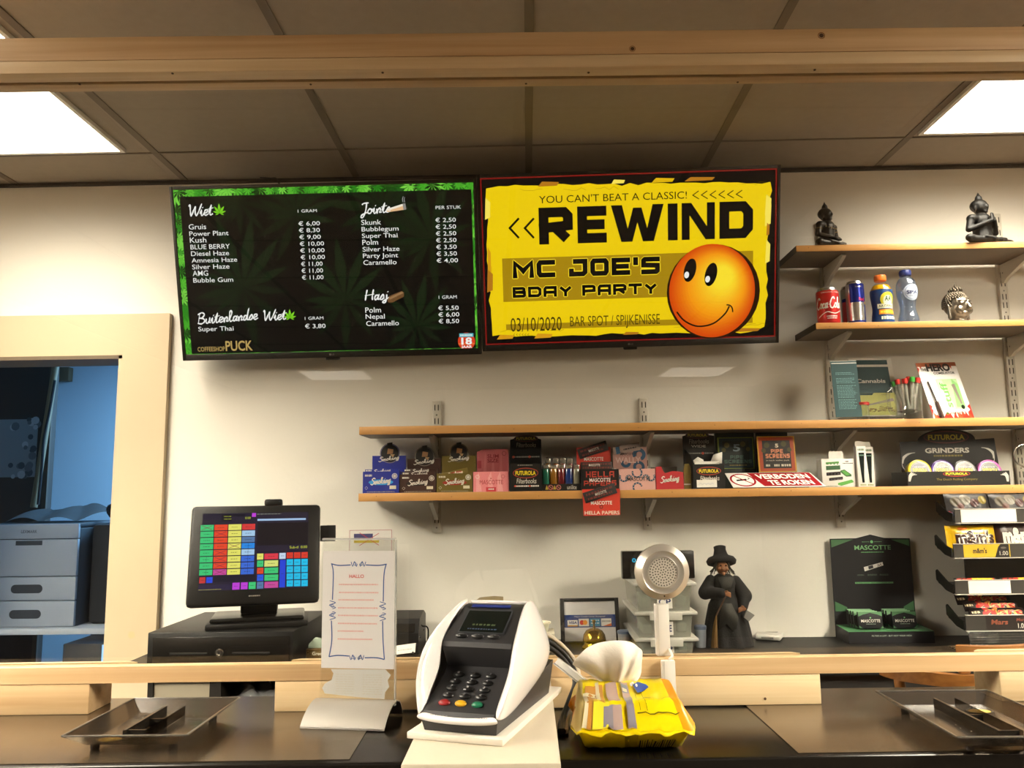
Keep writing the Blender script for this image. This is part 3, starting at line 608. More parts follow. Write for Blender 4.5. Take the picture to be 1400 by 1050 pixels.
for i in range(16):
    a = random.random(); sd = i % 4
    x, y = ((X0+.03+(X1-X0-.06)*a, Y1-.012) if sd == 0 else (X0+.03+(X1-X0-.06)*a, Y0+.012) if sd == 1 else (X0+.008, Y0+.05+(Y1-Y0-.1)*a) if sd == 2 else (X1-.012, Y0+.05+(Y1-Y0-.1)*a))
    w, h = (random.uniform(.02, .05), random.uniform(.004, .008)) if sd < 2 else (random.uniform(.005, .01), random.uniform(.02, .045))
    m.poly(F, [(x-w, y-h), (x+w*.8, y-h*.8), (x+w, y+h*.6), (x-w*.6, y+h)], random.choice([BRN, YEL2, glow('d99a18'), glow('fbe45a')]), 0.0007+i*.00001)
for i in range(9):
    x = random.uniform(X0+.03, X1-.05); y = random.choice([Y1-.03, Y0+.03]); pts = [(x+j*.014, y+random.uniform(-.006, .006)) for j in range(6)]; m.stroke(F, pts, .0008, glow('8a6a10'), 0.0009)
for q in ((150, 390, 1212, 592), (162, 672, 1210, 712)):
    r = C.r(*q); m.rect(F, r[0], r[1]-.006, r[2], r[3]+.006, OCH, 0.001)
KB = glow('070605')
tx(C, "YOU CAN'T BEAT A CLASSIC!", 302, 128, 930, 181, KB, 0.0, l=.0013)
for i in range(6):
    x0 = 955+i*37; m.stroke(F, C.pts([(x0+25, 128-i*.6), (x0, 146-i*.8), (x0+27, 162-i)]), .0028, KB, .0013)
for x0 in (172, 236): m.stroke(F, C.pts([(x0+44, 244), (x0+5, 286), (x0+44, 328)]), .0065, KB, .0013)
q = C.p(303, 356); q2 = C.p(1212, 170); m.block(F, 'REWIND', q[0], q[1], q2[0], q2[1], KB, .0014, .27, .14, {'R': 1.05, 'E': .9, 'W': 1.62, 'I': .27, 'N': 1.02, 'D': 1.03})
LY = glow('ffdf2a')
for s, x0, y0, x1, y1 in (("MC JOE'S", 190, 500, 815, 406), ('BDAY PARTY', 190, 583, 805, 518)):
    a = C.p(x0, y0); b = C.p(x1, y1)
    for dx, dy in ((-.0022, 0), (.0022, 0), (0, .0022), (0, -.0022)): m.block(F, s, a[0]+dx, a[1]+dy, b[0]+dx, b[1]+dy, LY, .0012+dx*.01, .3, .14)
    m.block(F, s, a[0], a[1], b[0], b[1], KB, .0015, .28, .14)
tx(C, '03/10/2020', 182, 662, 397, 727, glow('3a2c08'), 0.0, l=.0013); tx(C, 'BAR SPOT / SPIJKENISSE', 434, 650, 815, 718, glow('4a3a08'), 0.0, l=.0013)
for i in range(6): m.stroke(F, C.pts([(199+i*12, 734), (193+i*12, 739), (199+i*12, 745)]), .001, KB, .0013)
# the ball: stepped tones of one screen picture
p = C.p(1037, 553); q = C.p(1037, 350); R = q[1]-p[1]; p = (p[0], p[1])
m.disc(F, p[0]+.004, p[1]-.003, R*.985, glow('2a1204'), .0016, ry=R*1.0)
def mixc(a, b, t): return '%02x%02x%02x' % tuple(round(a[i]+(b[i]-a[i])*t) for i in range(3))
for i in range(22):
    q = i/21; rr = R*(1-q*.97)*.985; c = mixc((0xd8, 0x4a, 0x06), (0xf8, 0x9a, 0x10), min(1, q*3)) if q < .33 else mixc((0xf8, 0x9a, 0x10), (0xff, 0xe2, 0x30), min(1, (q-.33)/.45))
    m.disc(F, p[0]+R*.28*q, p[1]+R*.36*q, rr*.92, glow(c), .0017+i*.00002, ry=rr, n=48)
for ex, ey in ((943, 465), (1032, 483)):
    a = C.p(ex, ey); m.disc(F, a[0], a[1], R*.125, KB, .0023, ry=R*.25, n=28, rot=-.25); a = C.p(ex-14, ey+20); m.disc(F, a[0], a[1], R*.05, WHT, .0024, ry=R*.07, rot=-.2)
m.stroke(F, crom(C.pts([(887, 642), (920, 680), (975, 703), (1040, 692), (1090, 652), (1110, 618)]), 6), .0048, KB, .0023); m.stroke(F, crom(C.pts([(1098, 612), (1112, 614), (1122, 625), (1125, 643)]), 5), .0042, KB, .0024)
m.build('screen', t, smooth=False, label='lit yellow party poster')
# ================================================================ things on the shelves
Z1, Z2, Z3, Z4 = 2.19, 1.947, 1.655, 1.456
EPS = 0.0004
def X_(px, py, Y): return P(px, py, Y).x
def Zt(px, py, Y): return P(px, py, Y).z
WTXT = ink('e8e2d6'); BLKC = M('card_black', '100e0c', 0.5, spec=.35); 
# ---- paper display boxes
def front_box(mb, x0, x1, ytop, Y, zb, depth, mat, open_top=True, inner=None):
    """cardboard tray: front panel with sides and back, hollow above"""
    ym = (x0+x1)/2; a, b = X_(x0, 655, Y), X_(x1, 655, Y); zt = Zt(ym, ytop, Y); t = 0.0012
    mb.box(a, Y, zb, b, Y+t, zt, mat); mb.box(a, Y+t, zb, a+t, Y+depth, zt, mat); mb.box(b-t, Y+t, zb, b, Y+depth, zt, mat); mb.box(a+t, Y+depth-t, zb, b-t, Y+depth, zt, mat)
    mb.box(a+t, Y+t, zb, b-t, Y+depth-t, zb+t, mat)
    return a, b, zt
def smoking(px0, px1, yt, hx0, hx1, hy, dx, dy, dr, base, oval, lab, kind, nb, tilt=0):
    Y = 2.448; zb = Z4+EPS; mat = M('card_'+kind, base, 0.4); t = thing('paper_display_box', lab, 'box', ((X_(px0, 655, Y)+X_(px1, 655, Y))/2, Y+.06, Z4), 'opened paper display boxes')
    m = MB(); a, b, zt = front_box(m, px0, px1, yt, Y, zb, 0.12, mat)
    F = wallface(Y); C = Crop(F, 490, 590, 7.778)
    ox = (a+b)/2; h = zt-zb; w = b-a
    m.disc(F, ox, zb+h*.5, w*.34, ink(oval), 0.0003, ry=h*.13); m.script(F, 'Smoking', ox-w*.27, zb+h*.4, ox+w*.27, zb+h*.68, WTXT, .0006, .17, .1)
    m.ring(F, b-w*.12, zb+h*.78, w*.075, w*.015, WTXT, .0004); m.disc(F, b-w*.12, zb+h*.78, w*.045, ink('cfc8bc'), .0004)
    m.dashes(F, a+w*.06, zb+h*.77, a+w*.25, h*.09, WTXT, .0004, 5); m.ring(F, a+w*.1, zb+h*.24, w*.045, w*.008, WTXT, .0004, n=4); m.rect(F, b-w*.26, zb+h*.18, b-w*.08, zb+h*.34, ink('e0d6bc'), .0004)
    m.dashes(F, a+w*.12, zb+h*.04, b-w*.12, h*.035, ink('a59c8c'), .0004, 16)
    m.build('tray', t)
    # booklets standing in the box
    for k in range(nb):
        y = Y+.012+k*.035; m = MB(); zz = zt+.007+k*.011; rise = 0
        m.box(a+.004+k*.003, y, zb+.002, b-.004+k*.003, y+.014, zz-(.012 if tilt else 0), mat, .0008); Fk = wallface(y)
        zz -= .012 if tilt else .008
        m.script(Fk, 'Smoking', a+w*.28, zz-.004, a+w*.75, zz+.006, WTXT, .0005, .18, .1); m.dashes(Fk, a+w*.06, zz+.002, a+w*.22, .004, WTXT, .0005, 4)
        m.build('booklet', t)
    if tilt:
        Fk = lean(Y+.004, zt-.004, 10, (a+b)/2+.002); Fk = Face(Fk.o, Fk.u*.97+Fk.v*.22, Fk.v-.22*Fk.u); m = MB()
        m.fbox(Fk, -w*.36, -.004, w*.36, .013, 0, -.004, mat, .0006); m.disc(Fk, 0.0, .005, w*.22, ink(oval), .0004, ry=.004); m.script(Fk, 'Smoking', -w*.22, .001, w*.22, .009, WTXT, .0006, .18, 0); m.build('booklet', t)
    # header card with the round badge
    Yh = Y+.108; F = wallface(Yh); xa, xb = X_(hx0, 640, Yh), X_(hx1, 640, Yh); zh = Zt((hx0+hx1)/2, hy, Yh); m = MB()
    m.prism(F, [(xa, zb+.003), (xb, zb+.003), (xb, zh), (xa, zh)], 0, -.0015, mat)
    c = F.px(dx, dy); r = dr/FPX*Yh
    pts = [(c[0]+r*math.cos(q), c[1]+r*math.sin(q)) for q in [2*math.pi*i/32 for i in range(32)]]
    m.prism(F, pts, .0004, -.0011, mat); m.ring(F, c[0], c[1], r*.97, r*.06, ink('8c8478'), .0006); m.disc(F, c[0], c[1], r*.88, ink('14110f'), .0006)
    m.poly(F, [(c[0]-r*.28, c[1]-r*.05), (c[0]+r*.3, c[1]-r*.02), (c[0]+r*.36, c[1]+r*.4), (c[0]-r*.2, c[1]+r*.5)], ink('a4764e'), .0009); m.poly(F, [(c[0]+r*.02, c[1]-r*.05), (c[0]+r*.5, c[1]-r*.1), (c[0]+r*.3, c[1]-r*.4)], ink('b89468'), .0009)
    m.prism(F, [(c[0]-r*.45, c[1]+r*.5), (c[0]+r*.5, c[1]+r*.58), (c[0]+r*.5, c[1]+r*.7), (c[0]+r*.28, c[1]+r*.7), (c[0]+r*.25, c[1]+r*1.12), (c[0]-r*.28, c[1]+r*1.05), (c[0]-r*.22, c[1]+r*.64), (c[0]-r*.45, c[1]+r*.62)], .0011, -.0005, BLKC)
    m.script(F, 'Smoking', xa+(xb-xa)*.2, zh-.018, xa+(xb-xa)*.8, zh-.005, WTXT, .0012, .16, .12)
    m.build('header_card', t)
smoking(496, 545.5, 644.5, 509, 555, 623, 533, 620, 13.6, '1b2a8e', '2f9adf', 'blue paper display box at the left end of the lowest shelf', 'blue', 1)
smoking(547, 596, 648.5, 557, 603, 627, 580.5, 624, 13.6, '3a1f16', '1d110d', 'dark brown paper display box beside the blue one', 'brown', 2)
smoking(597, 646, 647, 604, 651, 623, 627.5, 619, 13, '6b5b22', '9d2b20', 'olive gold paper display box beside the dark brown one', 'olive', 1, 1)
# pink box
Y = 2.448; zb = Z4+EPS; PK = M('card_pink', 'ef8f92', 0.5); PKD = M('card_pink_header', 'c0666a', 0.5)
t = thing('paper_display_box', 'pink paper display box left of the tall black filter box', 'box', (X_(671, 660, Y), Y+.06, Z4), 'opened paper display boxes')
m = MB(); a, b, zt = front_box(m, 647, 695.5, 644.8, Y, zb, .12, PK); F = wallface(Y); h = zt-zb; w = b-a
for q in (.08, .42, .68): m.poly(F, [(a+w*q, zb), (a+w*(q+.16), zb), (a+w*(q+.08), zt), (a+w*q, zt-h*.3)], ink('f6abab'), .0002)
m.text(F, 'MASCOTTE', a+w*.18, zb+h*.36, b-w*.16, zb+h*.58, ink('b4343c'), .0006); m.rect(F, a+w*.36, zb, a+w*.64, zb+h*.22, ink('d43a44'), .0005); m.dashes(F, a+w*.42, zb+h*.09, a+w*.58, h*.07, WTXT, .0008, 4)
for s in (.12, .84): m.ring(F, a+w*s, zt-h*.25, w*.055, w*.013, ink('fbe3e0' if s < .5 else 'c9666a'), .0006)
m.disc(F, a+w*.5, zb+h*.66, w*.02, ink('b4343c'), .0006, n=5)
m.build('tray', t)
m = MB(); Yh = Y+.108; F = wallface(Yh); xa, xb = X_(652, 640, Yh), X_(695.5, 640, Yh); zh = Zt(674, 614, Yh)
m.prism(F, [(xa, zb+.003), (xb, zb+.003), (xb, zh-.004), (xb-.008, zh), (xa+.02, zh), (xa+.008, zh-.006), (xa, zh-.008)], 0, -.0015, PKD)
m.text(F, 'SLIM', xa+(xb-xa)*.33, zh-.028, xa+(xb-xa)*.69, zh-.016, ink('8e2a34'), .0006, .02); m.text(F, 'SIZE', xa+(xb-xa)*.33, zh-.042, xa+(xb-xa)*.69, zh-.03, ink('8e2a34'), .0006, .02)
m.ring(F, xb-.014, zh-.014, .007, .0014, ink('7a3438'), .0006); m.rect(F, xa+.003, zh-.06, xa+.014, zh-.036, ink('a63d46'), .0006)
for q in (.25, .5, .75): m.poly(F, [(xa+(xb-xa)*q-.006, zb+.05), (xa+(xb-xa)*q+.006, zb+.05), (xa+(xb-xa)*q+.002, zh-.006)], ink('ca7678'), .0003)
m.build('header_card', t)
# filter boxes
OR = ink('c9452c'); YL = ink('f0d818'); 
def oval_logo(m, F, x, y, rx, ry, l=.0005, col='f0d818', ringc='b3402a', txt='FUTUROLA'):
    m.disc(F, x, y, rx, ink('0f0d0b'), l, ry=ry); m.ring(F, x, y, rx, rx*.05, ink(ringc), l+.0002, ry=ry); m.text(F, txt, x-rx*.8, y-ry*.42, x+rx*.8, y+ry*.42, ink(col), l+.0003, .035)
def filter_box(lab, fx0, fx1, fyt, fyb, hx0, hx1, hyt, ex, ey, erx, ery, label_card):
    Y = 2.44; zb = Z4+EPS; F = wallface(Y); t = thing('filter_box', lab, 'box', (X_((fx0+fx1)/2, 650, Y), Y+.06, Z4), 'black filter tip boxes')
    a, b = X_(fx0, 655, Y), X_(fx1, 655, Y); zt = Zt((fx0+fx1)/2, fyt, Y); h = zt-zb; w = b-a; m = MB()
    zo = zt-h*.02 if label_card else zt
    m.box(a, Y, zb, b, Y+.0015, zt, BLKC); m.box(a, Y+.0015, zb, a+.0015, Y+.11, zt, BLKC); m.box(b-.0015, Y+.0015, zb, b, Y+.11, zt, BLKC); m.box(a+.0015, Y+.0015, zb, b-.0015, Y+.11, zb+.0015, BLKC)
    # slanted cheeks
    for x in (a, b-.0012):
        G = Face((x, Y, 0), (0, 1, 0), (0, 0, 1)); m.prism(G, [(0, zt), (.11, zt), (.11, zt+.05), (.03, zt+.028)], 0, .0012, BLKC)
    cy = zb+h*.66 if not label_card else zb+h*.72
    oval_logo(m, F, a+w*.5, cy, w*.39, h*.19 if not label_card else h*.17)
    m.script(F, 'ilterbooks'.replace('r', 'n').replace('b', 'd'), a+w*.22, cy-h*.36, a+w*.8, cy-h*.22, WTXT, .0006, .14) if False else m.text(F, 'Filterbooks', a+w*.22, cy-h*.38, a+w*.82, cy-h*.2, WTXT, .0006, 0, .1)
    if label_card:
        m.rect(F, a+w*.1, zb+h*.06, a+w*.74, zb+h*.36, ink('f0ece4'), .0008); m.stroke(F, crom([(a+w*(.16+.06*i), zb+h*(.17+.06*(i % 2))) for i in range(9)], 3), .0007, ink('8a8fb8'), .001)
        m.text(F, 'WIDE', a+w*.26, zb+h*.33, a+w*.72, zb+h*.42, WTXT, .0005, .02)
    else:
        m.dashes(F, a+w*.2, zb+h*.16, a+w*.9, h*.05, WTXT, .0005, 14)
        for s in (.17, .62): m.disc(F, a+w*s, zb+h*.185, w*.03, OR, .0007, n=12)
        m.dashes(F, a+w*.26, zb+h*.93, a+w*.72, h*.035, ink('8a857b'), .0005, 10)
    m.build('tray', t)
    m = MB(); n = 3
    for k in range(n): m.box(a+.004, Y+.02+k*.026, zb+.002, b-.004, Y+.042+k*.026, zt-.012, M('filter_pack', '26231f', .5), .001)
    m.build('filter_pack', t)
    m = MB(); Yh = Y+.112; F = wallface(Yh); xa, xb = X_(hx0, 610, Yh), X_(hx1, 610, Yh); zh = Zt((hx0+hx1)/2, hyt, Yh)
    c = F.px(ex, ey); rx, ry = erx/FPX*Yh, ery/FPX*Yh; top = [(c[0]+rx*math.cos(q), max(zh, c[1]+ry*math.sin(q))) for q in [math.pi*i/12 for i in range(13)]]
    m.prism(F, [(xa, zb+.003), (xb, zb+.003), (xb, zh)]+top+[(xa, zh)], 0, -.0015, BLKC); oval_logo(m, F, c[0], c[1], rx, ry, .0005, 'a8961a', '5c2418')
    w = xb-xa; m.text(F, 'Filterbooks', xa+w*.2, zh-.024, xa+w*.82, zh-.01, ink('9a958a'), .0006, 0, .1)
    if label_card: m.text(F, 'WIDE', xa+w*.26, zh-.036, xa+w*.72, zh-.028, ink('b8b2a4'), .0006, .02)
    zz = zh-.056; m.dashes(F, xa+w*.1, zz, xb-w*.05, .004, ink('8f8a80'), .0006, 16); m.disc(F, xa+w*.1, zz+.002, .004, OR, .0007, n=12); m.disc(F, xa+w*.62, zz+.002, .004, OR, .0007, n=12)
    m.build('header_card', t)
    return t, a, b, zt, Y
filter_box('tall black filter tip box left of the row of lighters', 696.5, 741, 634, 669, 697.5, 740, 601, 719, 599.5, 16.5, 4.5, False)
t, a, b, zt, Y = filter_box('black filter tip box with a torn open top and white label', 948, 991, 634.5, 665.5, 933.5, 977, 596, 953, 595, 16, 4.5, True)
m = MB(); PP = M('torn_paper_grey', 'c9c4ba', .7)
m.add([(a+.006, Y+.004, zt), (a+.035, Y+.004, zt+.002), (a+.036, Y+.02, zt+.014), (a+.018, Y+.01, zt+.022), (a+.004, Y+.01, zt+.012)], [(0, 1, 2, 3, 4)], PP)
m.add([(b-.042, Y+.004, zt+.001), (b-.006, Y+.002, zt+.002), (b-.002, Y+.008, zt+.036), (b-.028, Y+.012, zt+.028)], [(0, 1, 2, 3)], PP); m.box(a+.008, Y+.003, zt-.002, b-.014, Y+.0045, zt+.008, M('torn_paper_white', 'e8e4dc', .7))
m.build('torn_flap', t, solid=.0008)
m = MB(); x = X_(940, 650, 2.455); m.prism(wallface(2.455), [(x-.0105, zb), (x+.0105, zb), (x+.0105, Zt(940, 640, 2.455)), (x+.006, Zt(940, 634, 2.455)), (x-.006, Zt(940, 634, 2.455)), (x-.0105, Zt(940, 642, 2.455))], 0, -.012, M('card_gold', '8a7638', .35, .4))
m.rect(wallface(2.455), x-.012, zb+.012, x+.008, zb+.016, ink('d8d2c4'), .0005)
plain(m, 'paper_pack', 'narrow gold paper pack standing between red box and filter box', 'pack', (x, 2.461, Z4))
# ---- lighters and their tray
Y = 2.452; t = thing('lighter_tray', 'low black cardboard tray holding upright lighters', 'tray', (X_(768, 665, Y), Y+.04, Z4))
m = MB(); a, b, zt_ = front_box(m, 741.5, 795, 661.5, Y, Z4+EPS, .085, BLKC); F = wallface(Y); h = zt_-Z4; w = b-a
for k in (0, 2): m.poly(F, [(a+w*(.07+.1*k), Z4+h*.2), (a+w*(.15+.1*k), Z4+h*.2), (a+w*(.11+.1*k), Z4+h*.85)], ink('b8a23a'), .0004)
for k in (1, 3): m.ring(F, a+w*(.11+.1*k), Z4+h*.5, h*.38, h*.12, ink('b86a5e'), .0004, n=16); m.stroke(F, [(a+w*(.11+.1*k)-h*.25, Z4+h*.7), (a+w*(.11+.1*k)+h*.25, Z4+h*.3)], h*.1, ink('b86a5e'), .0005)
m.text(F, 'unilite', a+w*.63, Z4+h*.2, a+w*.87, Z4+h*.8, ink('cfc8bc'), .0005)
m.build('tray', t)
CHR = M('lighter_chrome', 'cfcac0', .25, .9)
def lighter(x0, x1, col, lab, zt, row, Y):
    a, b = X_(x0, 650, Y), X_(x1, 650, Y); z0 = Z4+.0022; x = (a+b)/2; w = (b-a)/2; H = Zt((x0+x1)/2, zt, Y); hb = z0+(H-z0)*.8
    t = thing('lighter', lab, 'lighter', (x, Y+.006, z0), 'lighters in the tray'); X = Matrix.Translation((x, Y+.007, z0)) @ Matrix.Diagonal((w, .0062, 1, 1))
    m = MB(); m.lathe((0, 0, 0), [(.9, 0), (1, .002), (1, hb-z0-.001), (.95, hb-z0)], M('lighter_'+col, col, .12, coat=.5), 20, X)
    m.build('body', t, ang=50)
    m = MB(); m.box(x-w*.85, Y+.0015, hb+.0002, x+w*.85, Y+.0125, H-.004, CHR, .0012); m.build('hood', t)
    m = MB(); G = Face((x-w*.3, Y+.007, H-.004), (0, 1, 0), (0, 0, 1)); m.flathe(G, 0, 0, [(0, -.002), (.0042, -.002), (.0042, .004), (0, .004)], M('lighter_wheel', '6a665e', .4, .8), 14); m.build('wheel', t)
for i, (x0, x1, c, lab) in enumerate([(741, 751, '0e6a52', 'green'), (752.2, 761.8, '8a5a12', 'amber'), (763, 772, '6a1a1e', 'dark red'), (773, 783, '16306e', 'dark blue'), (784, 793, '8c8a78', 'clear grey')]):
    lighter(x0, x1, c, 'upright %s lighter in the front row of the black tray' % lab, 633.5, 0, 2.458)
for i, (x0, x1, c, lab) in enumerate([(745, 753.5, '8a5a12', 'amber'), (756, 764.5, '8f4a14', 'orange brown'), (766, 774.5, '6a1a1e', 'dark red'), (775.5, 784, '5a1422', 'wine red')]):
    lighter(x0, x1, c, '%s lighter showing behind the front row in the black tray' % lab, 625, 1, 2.49)
# ---- red and black stack
Y = 2.445; RD = M('card_vermilion', 'd23a26', .5); RDD = M('card_vermilion_matt', 'c23322', .6)
def dark_pack(m, F, cx, cy, w, h, rot, l, txt=True):
    c, s = math.cos(rot), math.sin(rot); G = Face(F.pt(cx, cy), F.u*c+F.v*s, F.v*c-F.u*s); m.fbox(G, -w/2, -h/2, w/2, h/2, l, .0001, M('pack_charcoal', '221c1b', .5), .0006)
    m.text(G, 'MASCOTTE', -w*.15, -h*.14, w*.2, h*.12, ink('d8d2c6'), l+.0004, .01); m.dashes(G, -w*.42, h*.1, w*.42, h*.2, ink('6a2a22'), l+.0002, 8); m.dashes(G, -w*.4, -h*.34, w*.36, h*.2, ink('6a2a22'), l+.0002, 8)
t = thing('paper_display_box', 'black and red paper display box with a red flap hanging over the shelf edge', 'box', (X_(820, 655, Y), Y+.06, Z4), 'opened paper display boxes')
m = MB(); a, b, zt = front_box(m, 794.5, 846, 641.5, Y, Z4+EPS, .115, BLKC); F = wallface(Y); h = zt-Z4; w = b-a; RT = ink('b43a28')
m.block(F, 'HELLA', a+w*.13, Z4+h*.62, a+w*.88, Z4+h*.9, RT, .0004, .2, .22); m.block(F, 'PAPERS', a+w*.07, Z4+h*.22, a+w*.93, Z4+h*.46, RT, .0004, .2, .2)
m.text(F, 'MASCOTTE', a+w*.22, Z4+h*.4, a+w*.78, Z4+h*.58, ink('f0ece4'), .0008, .015); m.build('tray', t)
m = MB(); yk = Y+.03; F = wallface(yk); xa, xb = X_(794, 630, yk), X_(837, 630, yk); zk = Zt(815, 631.5, yk); m.box(xa, yk, Z4+.003, xb, yk+.016, zk, M('pack_maroon', '33201c', .5), .0008); m.dashes(F, xa+.005, zk-.009, xb-.004, .005, ink('6e3026'), .0004, 10); m.text(F, 'MASCOTTE', xa+.024, zk-.013, xa+.058, zk-.006, WTXT, .0006, .01); m.dashes(F, xa+.005, zk-.02, xb-.004, .005, ink('6e3026'), .0004, 10); m.build('booklet', t)
m = MB(); yh = Y+.1; F = wallface(yh); xa, xb = X_(788, 620, yh), X_(835, 620, yh); zh = Zt(811, 611.5, yh); m.box(xa, yh, Z4+.003, xb, yh+.0015, zh, RDD); m.text(F, 'MASCOTTE', xa+(xb-xa)*.22, Zt(811, 630, yh), xa+(xb-xa)*.78, Zt(811, 625, yh), WTXT, .0005, .012)
dark_pack(m, F, *F.px(810.5, 615), .094, .031, .3, .005); m.build('header_card', t)
m = MB(); yf = 2.4242; F = wallface(yf); q0 = F.px(796, 669); q1 = F.px(847.5, 668); q2 = F.px(848, 704); q3 = F.px(798, 705.5)
m.prism(F, [q3, q2, q1, q0], 0, -.0015, RD); 
m.add([F.pt(*q0), F.pt(*q1), (q1[0], Y-.0003, Z4+.001), (q0[0], Y-.0003, Z4+.001)], [(0, 1, 2, 3)], RD)
wx = q1[0]-q0[0]; m.text(F, 'MASCOTTE', q0[0]+wx*.22, F.px(820, 690)[1], q0[0]+wx*.78, F.px(820, 685)[1], ink('f4efe4'), .0005, .015); c = F.px(822, 693); m.ring(F, c[0], c[1], .0055, .0022, ink('5a2018'), .0005); m.text(F, 'HERBA PAPERS' if False else 'HELLA PAPERS', q0[0]+wx*.05, F.px(820, 703.5)[1], q0[0]+wx*.97, F.px(820, 698.5)[1], ink('f0dcc8'), .0005, .02)
dark_pack(m, F, *F.px(820, 674), .098, .031, .3, .005); m.build('front_flap', t)
# ---- pale pink whale pattern box
t = thing('paper_display_box', 'pale pink paper display box with dark blue sea pattern', 'box', (X_(871, 655, Y), Y+.06, Z4), 'opened paper display boxes')
WP = M('card_pale_pink', 'd9a79c', .5); BLU = ink('1e4a68'); m = MB(); a, b, zt = front_box(m, 846.6, 896, 641, Y, Z4+EPS, .11, WP); F = wallface(Y); h = zt-Z4; w = b-a
for cx, cy, r, a0, a1 in ((.13, .6, .13, 2.6, 6.6), (.27, .55, .1, -.5, 3.4), (.5, .82, .15, 2.8, 7.2), (.74, .56, .1, -.3, 3.6), (.88, .6, .12, 2.9, 6.9), (.5, .12, .14, .2, 4.2)):
    m.ring(F, a+w*cx, Z4+h*cy, w*r, w*.045, BLU, .0003, n=22, a0=a0, a1=a1)
    for q in range(6): th = a0+(a1-a0)*(q+.5)/6; m.disc(F, a+w*cx+math.cos(th)*w*(r-.022), Z4+h*cy+math.sin(th)*w*(r-.022), w*.014, ink('c9b4ae'), .0005, n=8)
m.text(F, 'MASCOTTE', a+w*.23, Z4+h*.42, a+w*.86, Z4+h*.62, ink('2c2622'), .0007, .005); m.build('tray', t)
m = MB(); yh = Y+.09; F = wallface(yh); xa, xb = X_(837.5, 620, yh), X_(884, 620, yh); zh = Zt(860, 611, yh); WPD = M('card_pale_pink_header', 'a98178', .5); m.prism(F, [(a+.002, Z4+.003), (xb+.002, Z4+.003), (xb, zh), (xa, zh-.002), (xa, zt+.004), (a+.002, zt+.004)], 0, -.0015, WPD); w = xb-xa
m.ring(F, xa+w*.78, zh-.024, .02, .011, BLU, .0004, a0=-1.2, a1=3.6); m.ring(F, xa+w*.38, zh-.048, .016, .009, BLU, .0004, a0=2.6, a1=6.2); m.ring(F, xa+w*.76, zh-.062, .018, .009, BLU, .0004, a0=-.8, a1=3.8)
m.text(F, 'MASCOTTE', xa+w*.22, zh-.026, xa+w*.72, zh-.018, ink('2c2622'), .0006, .01); m.text(F, 'WALTY' if False else 'WALLY', xa+w*.08, zh-.05, xa+w*.82, zh-.032, ink('c7aaa2'), .0006, .02)
G0 = F.px(856.5, 613.5); c, s = math.cos(.18), math.sin(.18); G = Face(F.pt(*G0), F.u*c+F.v*s, F.v*c-F.u*s); m.fbox(G, -.042, -.012, .042, .012, .004, .0001, M('pack_taupe', '8f7a70', .5), .0006); m.rect(G, -.034, -.011, -.022, .011, BLU, .0044); m.dashes(G, -.01, -.003, .03, .004, ink('3a302c'), .0044, 6)
m.build('header_card', t)
# ---- red box with a stepped front
t = thing('paper_display_box', 'small red paper box with a cut away front right of the pale pink box', 'box', (X_(915, 655, Y), Y+.05, Z4), 'opened paper display boxes')
RC = M('card_crimson', 'b8262c', .5); F = wallface(Y); a, b = X_(897, 655, Y), X_(934.5, 655, Y); z = lambda y: Zt(915, y, Y); zb = Z4+EPS; m = MB()
m.prism(F, [(a, zb), (b, zb), (b, z(646)), (b-.008, z(645)), (a+(b-a)*.6, z(644)), (a+(b-a)*.34, z(647)), (a+(b-a)*.27, z(644)), (a+(b-a)*.2, z(637.5)), (a, z(638))], 0, -.0015, RC)
for x in (a, b-.0014): m.box(x, Y+.0015, zb, x+.0014, Y+.1, z(640 if x == a else 646), RC)
m.box(a, Y+.1, zb, b, Y+.1015, z(637), M('card_grey_inside', '5c544a', .7)); m.box(a+.0014, Y+.0015, zb, b-.0014, Y+.1, zb+.0012, RC)
m.script(F, 'Smoking', a+(b-a)*.17, zb+.02, a+(b-a)*.84, zb+.037, WTXT, .0006, .17, .12); m.build('box_body', t)
